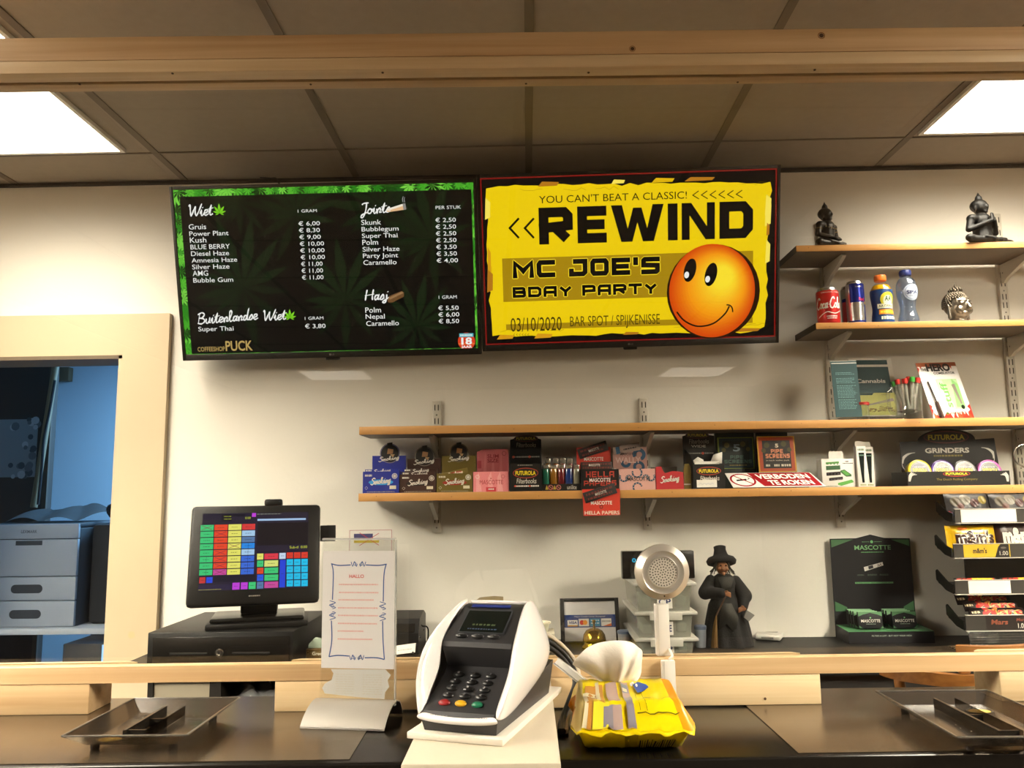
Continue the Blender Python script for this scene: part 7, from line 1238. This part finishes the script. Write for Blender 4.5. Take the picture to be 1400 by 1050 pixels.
for k in range(1, 6):
    for i in range(6*k): a = 2*math.pi*i/(6*k)+k*.2; m.disc(G, Ro*.094*k*math.cos(a), Ro*.094*k*math.sin(a), .0011, HO, .0004, n=8)
m.build('grille', t); m = MB(); m.disc(Fi, cc.x+.001, cc.z-Ro*.84, .0014, HO, .0322, n=10); m.build('screw', t)
m = MB(); q0, q1 = FB.px(901.5, 892.5), FB.px(918, 829); m.box(q0[0], FY+.018, rz1+.0004, q1[0], FY+.0345, q1[1], WH, .001); m.box(q0[0]+.003, FY+.017, rz1+.001, q0[0]+.0045, FY+.0179, q1[1]-.001, M('duct_ridge', 'c9c3b8', .4)); plain(m, 'cable_duct', 'white cable duct running down from the round intercom', 'cable duct', (q0[0], FY+.02, rz1), 'white cable ducts')
q0, q1 = P(906.5, 950, FY-.012), P(923.5, 904, FY-.012); m = MB(); z0 = CT+.003; m.box(q0.x, FY-.0125, z0, q1.x, FY-.0023, q1.z, WH, .001); m.box(q0.x+.003, FY-.0135, z0, q0.x+.0045, FY-.0126, q1.z-.001, M('duct_ridge')); plain(m, 'cable_duct', 'white cable duct on the pine block behind the wipes pack', 'cable duct', (q0.x, FY-.01, z0), 'white cable ducts')
m = MB(); a = P(917, 892, FY+.012); m.tube([a+V((0, .006, .003)), P(920, 897, FY+.002), P(917, 901, FY-.006), (q0.x+.008, FY-.008, q1.z-.006)], .0022, M('wire_white', 'cfc9be', .4), 8); plain(m, 'intercom_wire', 'short white wire joining the two cable ducts over the rail', 'wire', a)
# --- paper stand
YS = -8; u = V((math.cos(math.radians(YS)), math.sin(math.radians(YS)), 0)); nb = V((-u.y, u.x, 0)); pc = PZ(488, 985, CT+.0015); F = Face(pc+nb*.012, u, (0, 0, 1)); C = Crop(F, 400, 710, 3.385); x0, x1 = C.p(134, 500)[0], C.p(474, 500)[0]; zt_ = C.p(300, 96)[1]; z0 = .02; t = thing('sign_holder', 'clear acrylic paper stand with a curved metal foot on the counter', 'sign holder', F.pt((x0+x1)/2, 0))
m = MB(); m.fbox(F, x0, z0, x1, zt_, .0035, .0017, ACR); m.fbox(F, x0, z0, x1, zt_, -.0017, -.0035, ACR); m.fbox(F, x0, zt_+.0003, x1, zt_+.003, .0035, -.0035, clear('acrylic_edge', (.85, .86, .84), .1, 2, .3)); m.fbox(F, x1+.0002, z0, x1+.0015, zt_, .0035, -.0035, clear('acrylic_edge')); m.build('acrylic_sleeve', t, smooth=False)
ALU2 = M('aluminium_foot', 'c4bfb6', .38, .7); xa, xb = C.p(60, 990)[0], C.p(432, 990)[0]; m = MB(); pr = crom([(.062, .001), (.05, .012), (.034, .021), (.014, .027), (-.004, .0265), (-.018, .02), (-.028, .006), (-.031, .001)], 4); n = len(pr); fx0, fx1 = x0-.006, x1+.004
vs = [F.pt(fx0, z, d) for d, z in pr]+[F.pt(fx1, z, d) for d, z in pr]+[F.pt(fx0, z-.002, d) for d, z in pr]+[F.pt(fx1, z-.002, d) for d, z in pr]; fs = [(i, n+i, n+i+1, i+1) for i in range(n-1)]+[(2*n+i+1, 3*n+i+1, 3*n+i, 2*n+i) for i in range(n-1)]+[(i+1, 2*n+i+1, 2*n+i, i) for i in range(n-1)]+[(n+i, 3*n+i, 3*n+i+1, n+i+1) for i in range(n-1)]; m.add([v+V((0, 0, .0012)) for v in vs], fs, ALU2); m.build('metal_foot', t, ang=60)
m = MB(); px0, px1, pz0, pz1 = x0+.001, x1-.001, C.p(300, 690)[1], C.p(300, 146)[1]; m.fbox(F, px0, pz0, px1, pz1, .0012, .0002, M('paper_notice', 'ece6e4', .7)); L = .0014; BL = ink('3a5a9a', .7); RDI = ink('d8504a', .7); RDF = ink('eab0aa', .7); Pc = lambda x, y: C.p(x, y)
for q in ([(180, 205), (215, 213), (270, 211)], [(340, 211), (400, 213), (437, 207)], [(183, 207), (190, 250), (186, 372)], [(434, 208), (424, 260), (421, 380)], [(181, 468), (183, 560), (170, 636)], [(418, 470), (420, 560), (426, 648)], [(170, 635), (210, 629), (262, 632)], [(335, 640), (390, 640), (426, 648)]): m.stroke(F, crom([Pc(*p) for p in q], 5), .0017, BL, L)
def curl(x, y, s, v): 
    for k in (-1, 1):
        pts = [(x+(0 if v else k*s*(.15+.85*i/14*1.0)), y+(k*s*(.15+.85*i/14) if v else 0)) for i in range(15)]
        pts = [(a+(math.sin(i*.75)*s*.32 if v else 0), b+(0 if v else math.sin(i*.75)*s*.32)) for i, (a, b) in enumerate(pts)]
        m.stroke(F, [Pc(*p) for p in pts], .0011, BL, L+.0001*k); m.ring(F, *Pc(x+(0 if v else k*s*.45), y+(k*s*.45 if v else 0)), .0026, .0008, BL, L+.0003, n=14)
curl(306, 206, 34, False); curl(298, 638, 34, False); curl(186, 420, 44, True); curl(418, 425, 44, True)
a = C.r(264, 255, 332, 271); m.text(F, 'HALLO', *a, RDI, L+.0002, .015)
for y, xa_, xb_ in ((300, 216, 398), (337, 216, 398), (371, 214, 378), (408, 212, 396), (443, 212, 396), (480, 212, 394), (515, 210, 330), (552, 210, 370)): r = C.r(xa_, y-4, xb_, y+4); m.dashes(F, r[0], r[1], r[2], .0021, RDF, L, 20)
plain(m, 'paper_notice', 'white paper notice with a blue scrolled border in the clear stand', 'notice', F.pt((px0+px1)/2, pz0))
m = MB(); pts = [C.p(*p) for p in [(150, 760), (182, 742), (190, 712), (178, 693), (430, 695), (455, 720), (440, 745), (448, 775), (428, 800), (425, 832), (300, 822), (150, 805), (138, 780)]]; m.prism(F, pts, .0009, .0002, clear('note_paper_thin', (.75, .72, .68), .5, .2, .75, (.88, .86, .82)))
for i in range(9): r = C.r(200, 715+i*11, 285, 718+i*11); m.dashes(F, r[0], r[1], r[2], .0012, ink('cfc8bc', .7), .0011, 5); r = C.r(325, 718+i*11, 415, 721+i*11); m.dashes(F, r[0], r[1], r[2], .0012, ink('cfc8bc', .7), .0011, 5)
plain(m, 'torn_note', 'torn pale note slipped into the stand under the notice', 'notice', F.pt((px0+px1)/2, pts[10][1]))
# --- board, plate and card terminal
zbd = 1.159; CB = M('board_cream', 'c4b9a4', .6, bump=.15, bscale=40, var=.04); A = PZ(548, 1045, zbd); Bq = PZ(767, 1045, zbd); D_ = PZ(756, 926, zbd); m = MB(); bx0, bx1 = A.x, Bq.x
m.box(bx0, A.y-.0, CT+.0016, bx1, FY-.0008, zbd, CB, .002); plain(m, 'cream_board', 'thick cream painted board on the counter under the card terminal', 'board', ((bx0+bx1)/2, 1.14, CT))
p0, p1, p2 = PZ(561, 1008, zbd+.008), PZ(686, 1024, zbd+.008), PZ(742, 938, zbd+.008); ang = math.radians(-17); w_ = V((math.cos(ang), math.sin(ang), 0)); d_ = V((-w_.y, w_.x, 0)); O = PZ(627, 1003, zbd+.0085)
X = Matrix.Translation((O.x, O.y, zbd+.0086)) @ Matrix.Rotation(ang, 4, 'Z'); m = MB(); m.box(-.064, -.008, -.0082, .058, .262, -.0006, M('plate_white', 'e2dacb', .5), .001, X); plain(m, 'white_plate', 'thin white board between the cream board and the card terminal', 'board', (O.x, O.y+.1, zbd))
t = thing('card_terminal', 'white and charcoal card payment terminal on its white boards', 'card terminal', (O.x, O.y+.1, zbd+.008)); GRY = M('terminal_charcoal', '2b2b2d', .42, bump=.05, bscale=900); WHT_ = M('terminal_white', 'e6e2de', .18, coat=.4)
W0 = lambda w, d, z: X @ V((w, d, z))
m = MB(); vs = [(-.046, .004, 0), (.046, .004, 0), (.05, .22, 0), (-.05, .22, 0), (-.05, -.002, .02), (.05, -.002, .02), (.056, .226, .045), (-.056, .226, .045)]; m.add(vs, [(3, 2, 1, 0), (0, 1, 5, 4), (1, 2, 6, 5), (2, 3, 7, 6), (3, 0, 4, 7), (4, 5, 6, 7)], GRY, X); m.build('base', t, smooth=False)
# inner body profile (d, z)
prof = [(-.004, .016), (.0, .024), (.068, .056), (.074, .062), (.062, .088), (.064, .094), (.07, .098), (.128, .13), (.142, .132), (.165, .12), (.2, .08), (.215, .05)]
prof = [(d, z) for d, z in prof]; pw = [.046, .046, .045, .0445, .047, .0475, .0475, .042, .041, .042, .048, .05]; n = len(prof); vs = [(-w, d, z) for (d, z), w in zip(prof, pw)]+[(w, d, z) for (d, z), w in zip(prof, pw)]; fs = [(i, n+i, n+i+1, i+1) for i in range(n-1)]; fs += [tuple(range(n)), tuple(range(2*n-1, n-1, -1))]; m = MB(); m.add(vs, fs, GRY, X); m.build('body', t, ang=25)
for s in (-1, 1):
    # fairing: inner crest along the body, flared outer edge, then the outer skin
    Ac = [(.0445, -.002, .022), (.046, .03, .045), (.046, .062, .066), (.0485, .06, .092), (.0465, .095, .115), (.043, .128, .133), (.042, .15, .134)]
    Bc = [(.052, -.008, .018), (.061, -.01, .045), (.065, -.006, .07), (.0645, .02, .096), (.058, .07, .12), (.049, .125, .1385), (.047, .15, .138)]
    Cc = [(.054, .02, .014), (.066, .05, .04), (.07, .075, .065), (.07, .1, .085), (.064, .13, .105), (.055, .155, .122), (.049, .165, .13)]
    Dc = [(.054, .12, .026), (.06, .17, .036), (.064, .19, .05), (.065, .2, .062), (.06, .2, .08), (.053, .19, .1), (.048, .178, .118)]
    Ec = [(.044, .212, .046), (.046, .214, .052), (.047, .214, .06), (.046, .212, .07), (.045, .206, .085), (.043, .196, .102), (.041, .18, .118)]
    g = []; k = len(Ac)
    for cv in (Ac, Bc, Cc, Dc, Ec): g += [(s*a, b, c_) for a, b, c_ in cv]
    fs = [(r*k+i, r*k+i+1, (r+1)*k+i+1, (r+1)*k+i) for r in range(4) for i in range(k-1)]
    if s < 0: fs = [f[::-1] for f in fs]
    m = MB(); m.add(g, fs, WHT_, X); m.build('side_fairing', t, ang=80, solid=.002, subd=2)
m = MB(); vs = [(-.052, -.008, .019), (-.03, -.012, .0175), (0, -.013, .017), (.03, -.012, .0175), (.052, -.008, .019), (-.052, -.004, .0145), (-.03, -.0095, .013), (0, -.0105, .0125), (.03, -.0095, .013), (.052, -.004, .0145), (-.046, .0, .0225), (-.03, -.004, .02), (0, -.006, .019), (.03, -.004, .02), (.046, .0, .0225)]; m.add(vs, [(i, i+5, i+6, i+1) for i in range(4)]+[(10+i, i, i+1, 11+i) for i in range(4)], WHT_, X); m.build('front_lip', t, ang=80, subd=2)
m = MB(); vs = [(-.044, .2, .085), (.044, .2, .085), (.041, .15, .1345), (-.041, .15, .1345), (-.047, .217, .05), (.047, .217, .05)]; m.add(vs, [(0, 1, 2, 3), (4, 5, 1, 0)], WHT_, X); m.build('rear_shell', t, solid=.003)
def slope(d0, z0, d1, z1): a = W0(0, d0, z0); b = W0(0, d1, z1); return Face(a, w_, b-a), (b-a).length
FK, LK = slope(.0, .0245, .068, .0565); FD, LD = slope(.07, .0985, .128, .1305)
m = MB(); m.rect(FD, -.032, .008, .032, LD*.86, M('lcd_frame', '3a3c40', .3), .0012); m.rect(FD, -.03, .01, .03, LD*.82, M('lcd_dark', '0f1412', .15), .0016); m.text(FD, 'KEUZE', -.016, LD*.3, .016, LD*.4, M('lcd_text', '3f4a2c', .4), .0019) if False else m.dashes(FD, -.016, LD*.34, .016, .0035, M('lcd_text', '39452a', .4), .0019, 5); m.dashes(FD, -.02, LD*.22, .02, .002, M('lcd_text2', '34405a', .4), .0019, 9); m.build('display', t)
m = MB(); m.fbox(FD, -.03, LD*.93, .026, LD*1.02, .0022, .0003, M('slot_blue', '24306a', .2), .0008); m.build('card_slot', t)
KEYM = M('key_black', '0d0d0e', .35)
for i in range(3):
    m = MB(); m.ball((0, 0, 0), (.009, .0038, .0028), KEYM, Matrix.Translation(FD.pt(-.024+i*.022, .002, .001)) @ Matrix((FD.u, FD.v, FD.n)).transposed().to_4x4(), 16, 8); m.dashes(FD, -.028+i*.022, .0015, -.02+i*.022, .0012, ink('6a6a6c'), .004, 2); m.build('function_key', t)
KL = ['123', '456', '789', ' 0 ']
for r_ in range(5):
    for c_ in range(3):
        col_ = KEYM if r_ < 4 else [M('key_red', '8a1c1c', .4), M('key_yellow', 'd8a414', .4), M('key_green', '0f6a4a', .4)][c_]; xk = -.0235+c_*.0215; yk = LK*.9-r_*LK*.178; m = MB(); Xk = Matrix.Translation(FK.pt(xk, yk, .0006)) @ Matrix((FK.u, FK.v, FK.n)).transposed().to_4x4(); m.ball((0, 0, 0), (.0078, .0048, .0032), col_, Xk, 18, 8)
        if r_ < 4: m.text(FK, KL[r_][c_] if KL[r_][c_] != ' ' else '<', xk-.0014, yk-.0019, xk+.0014, yk+.0019, ink('a8a8aa'), .0042)
        m.build('key', t)
m = MB(); 
for i in range(4): q = W0(-.0655, .012+i*.011, .088+i*.0075); m.ball(q, .0014, KEYM, None, 8, 6)
m.build('indicator_dot', t) if False else m.build('indicator_lights', t)
G = Face(W0(.0, -.0005, .0235), w_, W0(0, .0, .0245)-W0(0, -.004, .016)); m = MB(); m.dashes(G, -.035, -.006, -.012, .002, ink('5a5a5c'), .002, 5); m.dashes(G, .022, -.006, .038, .002, ink('5a5a5c'), .002, 4); m.build('maker_mark', t)
# --- cables behind the terminal
q = PZ(770, 1002, CT+.0045); t = thing('cable_bundle', 'bundle of black and cream cables from the card terminal down behind the wipes pack', 'cables', q)
for nm, r_, mt, off, lab in (('power_cable', .0042, M('cable_black2', '171513', .45), 0, 'upper black cable'), ('data_cable', .0042, M('cable_black2'), 1, 'lower black cable'), ('phone_cable', .0034, M('cable_cream', 'b9ae98', .5), -1, 'cream cable')):
    o = off*8; pts = [W0(.03-.012*off, .224, .06+.004*off), P(733, 872+o, FY-.06), P(752, 878+o, FY-.035), P(772-off*2, 894+o*.8, FY-.02), P(785-off*3, 913+o*.5, FY-.02), P(789-off*3, 935, FY-.03), P(781-off*3, 958, FY-.05), P(772-off*4, 985, FY-.09)]; q = PZ(770-off*4, 1002, CT+.0045); pts += [V((q.x, q.y, CT+.0065))]; m = MB(); m.tube(pts, r_, mt, 10); m.build('cable', t, label=lab)
m = MB(); a, b = P(761, 903, FY-.055), P(808, 940, FY-.085); d = (b-a).normalized(); F = Face(a, d, V((.62, -.25, .74))); L = (b-a).length; m.fbox(F, 0, -.0058, L, .0058, .0, -.0012, clear('strip_white', (.9, .9, .9), .2, 1.5, .75, (.9, .88, .84)), .0004); m.fbox(F, 0, -.0058, L, -.0046, .006, .0001, clear('strip_white'), .0003); m.fbox(F, 0, .0046, L, .0058, .006, .0001, clear('strip_white'), .0003); plain(m, 'plastic_channel', 'short white plastic channel leaning on the yellow wipes pack', 'channel', b)
# --- wipes pack
BX = .15; c0 = PZ(866, 1027, CT); zc_ = P(860, 1004, c0.y-.012).z; t = thing('wipes_pack', 'yellow pack of wet wipes with one wipe pulled out of the top', 'pack', (c0.x, c0.y+.05, CT)); YLW = M('film_yellow', 'f2d808', .28, bump=.2, bscale=40, coat=.4); ORG_ = M('film_orange', 'ee9410', .3, coat=.3)
zt_ = P(866, 929, 1.235).z-CT; Yc = c0.y
SEC = [(.02, .0), (.0, .004), (-.014, .02), (-.021, .0285), (-.0225, .031), (-.017, .037), (.01, .06), (.045, zt_*.82), (.075, zt_*.97), (.095, zt_), (.118, zt_*.93), (.135, zt_*.7), (.14, zt_*.4), (.13, .008), (.11, .0)]
nS = len(SEC); nX = 26
def bagpt(u, k, l=0.0):
    y, z = SEC[k % nS] if isinstance(k, int) else (lambda i, f: (SEC[i % nS][0]*(1-f)+SEC[(i+1) % nS][0]*f, SEC[i % nS][1]*(1-f)+SEC[(i+1) % nS][1]*f))(int(k), k-int(k))
    q = abs(u); e = max(0, (q-.9)/.1); ym, zm = .055, .036; sq = 1-.45*e**1.6; wob = .0016*math.sin(u*17+k*2.1)+.0012*math.sin(u*31-k)
    lift = .004*max(0, -u)*(z/zt_)*0; zz = zm*(1-sq)+z*sq; yy = ym*(1-sq)*.6+y*(sq*.9+.1)
    kx_ = [(0, .9), (.031, 1.1), (zt_*.8, 1.0), (zt_*1.1, .92)]; sx_ = next(w0+(w1-w0)*(z-z0)/(z1-z0) for (z0, w0), (z1, w1) in zip(kx_, kx_[1:]) if z0 <= z <= z1); x = c0.x+u*BX*.5*sx_; p = V((x, Yc+yy+wob, CT+.001+zz+(wob*.5 if z > .01 else 0))); n = V((0, -.8, .6)); return p+n*l
m = MB(); vs = [bagpt(-1+2*i/nX, k) for i in range(nX+1) for k in range(nS)]; fsF = []; fsL = []; fsR = []
for i in range(nX):
    for k in range(nS):
        f = (i*nS+k, (i+1)*nS+k, (i+1)*nS+(k+1) % nS, i*nS+(k+1) % nS); (fsR if i >= nX-3 and 4 <= k <= 8 else fsL if i < 2 and 3 <= k <= 8 else fsF).append(f)
o = len(m.v); m.add(vs, fsF, YLW); m.add(vs, fsR, ORG_); m.add(vs, fsL, M('film_printed', 'd8c078', .35)); m.add([vs[k] for k in range(nS)], [tuple(range(nS))], ORG_); m.add([vs[nX*nS+k] for k in range(nS)], [tuple(range(nS-1, -1, -1))], ORG_)
class Front(Face):
    """a: 0..1 across the pack, b: 0..1 up its sloping front"""
    def pt(s, a, b, l=0.0): return bagpt(-1+2*a, 4+b*4.5, l+.0012)
FBG = Front((0, 0, 0)); TAN = M('film_tan', 'c98f3e', .3, coat=.4); MAU = M('film_mauve', 'b39a92', .3, coat=.4); CRM = M('film_cream', 'e8dcb8', .35, coat=.3); GRYF = M('film_grey', '8f8a94', .3, coat=.4); PALE = M('film_pale_yellow', 'f0e23a', .3, coat=.3)
R = lambda x0, y0, x1, y1, mt, l=.0003: m.rect(FBG, x0, y0, x1, y1, mt, l, max(2, int((x1-x0)*28)), 8)
R(.1, .05, .27, .86, TAN); R(.08, .6, .24, .72, CRM, .0008); R(.2, .1, .235, .93, CRM, .0009); R(.08, .05, .115, .6, CRM, .0007); R(.16, .06, .3, .48, PALE, .0011); R(.25, .1, .33, .4, GRYF, .0013); R(.3, .05, .41, .95, MAU, .0006); R(.45, .05, .52, .98, MAU, .0006); R(.455, .07, .515, .6, GRYF, .0009)
for x in (.57, .63): m.rect(FBG, x, .35, x+.004, .72, ink('6a6010', .3), .0006, 1, 6)
for y in (.32, .58): m.rect(FBG, .54, y, .9, y+.012, ink('6a6010', .3), .0006, 10, 1)
q = [(.57, .86), (.64, .98), (.72, .9), (.74, .84), (.66, .72), (.6, .74)]; m.poly(FBG, [(.565+(a-.655)*.9+.08, b) for a, b in q], ink('1f4a9a', .3), .0016); q2 = [(x_*1.0, y_) for x_, y_ in q]; 
for dx, dy in ((0, .02), (-.02, -.01), (.03, -.02)): m.disc(FBG, .575+dx, .87+dy, .011, ink('dfe4ee', .3), .0022, ry=.028, n=10)
R(.455, .68, .51, .88, M('film_steel', '8a93a0', .3, .3), .0012); R(.46, .74, .5, .8, CRM, .0016)
m.build('wrapper', t, ang=60)
m = MB(); fl = [bagpt(-1+2*i/nX, 4) for i in range(nX+1)]; fl2 = [p+V((0, -.006, -.003+.002*math.sin(i*.9))) for i, p in enumerate(fl)]; m.add(fl+fl2, [(i, i+1, nX+2+i, nX+1+i) for i in range(nX)], YLW); m.build('seam_fin', t, solid=.0008)
# flap of the opening and barcode strip
m = MB()
class Low(Face):
    def pt(s, a, b, l=0.0): return bagpt(-1+2*a, 1+b*2.5, 0)+V((0, -.0012-l, 0))
FL_ = Low((0, 0, 0)); m.rect(FL_, .42, .02, .53, .98, M('film_ochre', 'a8920c', .35), .0003, 3, 4)
for i in range(15): m.rect(FL_, .55+i*.022, .0, .55+i*.022+(.006 if i % 3 else .012), .3, ink('2a2408'), .0006, 1, 2)
m.build('lower_print', t)
# the wipe itself
TIS = M('wipe_white', 'efe8da', .85, bump=.4, bscale=120); bs = bagpt(-.12, 9)+V((0, -.006, -.002)); edge_px = [(782, 909), (790, 897), (803, 886), (822, 878.5), (845, 874.5), (862, 877), (872, 884), (878, 890), (878.5, 905), (877, 922), (870, 932)]
ep = crom([tuple(P(a, b, bs.y+.004)) for a, b in edge_px], 4); n = len(ep); mm_ = 9; m = MB(); vs = []; base0 = bs+V((-.022, .0, .0)); base1 = bs+V((.018, 0, 0))
for i, e in enumerate(ep):
    s = i/(n-1); b_0 = base0.lerp(base1, s)
    for j in range(mm_+1):
        q = j/mm_; p = b_0.lerp(V(e), q); fold = .006*math.sin(s*22+q*2)*(q**.7)*(1.15-q*.6)+.004*math.sin(s*9); bow = -.012*math.sin(math.pi*q)*math.sin(math.pi*s); vs.append(p+V((0, fold+bow, .006*math.sin(math.pi*q)*math.sin(math.pi*s))))
m.add(vs, [(i*(mm_+1)+j, (i+1)*(mm_+1)+j, (i+1)*(mm_+1)+j+1, i*(mm_+1)+j+1) for i in range(n-1) for j in range(mm_)], TIS); m.build('pulled_wipe', t, ang=80, solid=.0009, subd=1)
# --- change trays
SMK = clear('tray_smoke', (.5, .46, .41), .16, .9, .12, (.16, .14, .12)); SMKD = clear('tray_smoke_dark', (.2, .17, .14), .2, .8, .3, (.05, .04, .03))
def change_tray(x0, x1, y0, y1, lab, flip):
    zr, zf = CT+.027, CT+.0105; t = thing('change_tray', lab, 'tray', ((x0+x1)/2, (y0+y1)/2, CT+.0015), 'smoky change trays'); i_ = .022; k = .018
    rim = [(x0, y0+k*0), (x1, y0), (x1, y1), (x0, y1)]; inn = [(x0+i_, y0+i_), (x1-i_, y0+i_), (x1-i_, y1-i_), (x0+i_, y1-i_)]
    m = MB(); vs = [(a, b, zr) for a, b in rim]+[(a, b, zf) for a, b in inn]; m.add(vs, [(4, 5, 6, 7), (0, 1, 5, 4), (1, 2, 6, 5), (2, 3, 7, 6), (3, 0, 4, 7)], SMK); m.build('dish', t, smooth=False, solid=.0022)
    m = MB(); w = .003
    for a, b in zip(rim, rim[1:]+rim[:1]): m.tube([(a[0], a[1], zr), (b[0], b[1], zr)], .0016, clear('tray_rim', (.45, .42, .38), .15, 1.5, .3, (.3, .27, .22)), 6, False)
    m.build('rim', t)
    xm = (x0+x1)/2
    for s in (-1, 1): m = MB(); m.box(xm+s*.016-.001, y0+.03, zf+.0013, xm+s*.014+.001, y1-.04, zf+.0155, SMKD); m.build('divider', t, smooth=False)
    m = MB(); m.box(xm-.0128, y0+.035, zf+.0013, xm+.0128, y0+.037, zf+.0145, SMKD); m.box(xm-.0128, (y0+y1)/2, zf+.0013, xm+.0128, (y0+y1)/2+.002, zf+.012, SMKD); m.build('cross_wall', t, smooth=False)
    for a in (x0+.03, x1-.03):
        for b in (y0+.03, y1-.03): m = MB(); m.lathe((a, b, CT+.0016), [(.005, 0), (.006, .001), (.006, .0074)], SMKD, 14); m.build('foot', t)
    m = MB(); cx, cy = (x0+i_+.024, y0+i_+.016) if not flip else (x1-i_-.025, y1-i_-.04); G = flat(zf+.0012, 0, (cx, cy)); m.disc(G, 0, 0, .019, ink('1a1612', .3), .0002, ry=.013); m.disc(G, 0, 0, .016, ink('c0a040', .3), .0004, ry=.0105); m.disc(G, .003, -.001, .008, ink('e0c86a', .3), .0006, ry=.005); m.build('sticker', t)
    m = MB()
    for q in range(22): G = flat(zf+.0013, 0, (random.uniform(x0+i_, x1-i_), random.uniform(y0+i_, y1-i_))); m.disc(G, 0, 0, random.uniform(.0004, .0012), ink('8a8274', .8), .0001+.00001*q, n=7)
    m.build('dust', t)
xa = PZ(84, 1007, CT+.027); xb = PZ(254, 1005, CT+.027); xc_ = PZ(329, 954, CT+.027)
change_tray(xa.x, (xb.x+xc_.x)/2, (xa.y+xb.y)/2, xc_.y, 'smoky plastic change tray on the left metal plate', False)
xa = PZ(1194, 945, CT+.027); xb = PZ(1313, 1008, CT+.027)
change_tray((xa.x+xb.x)/2, (xa.x+xb.x)/2+.172, xb.y, xa.y, 'smoky plastic change tray on the right metal plate', True)

# the whole timber screen and its counter stand very slightly askew to the back wall
ASK = math.atan(0.0203)
for o in list(COL.objects):
    if o.parent is None and o.name.split('.')[0] in ('timber_beam', 'timber_rail', 'timber_batten', 'timber_block', 'window_1', 'service_counter', 'metal_plate', 'cable_duct', 'intercom', 'intercom_wire'):
        q = Matrix.Rotation(ASK, 3, 'Z') @ (o.location-V((0, FY, 0))); o.location = q+V((0, FY, 0)); o.rotation_euler.z = ASK
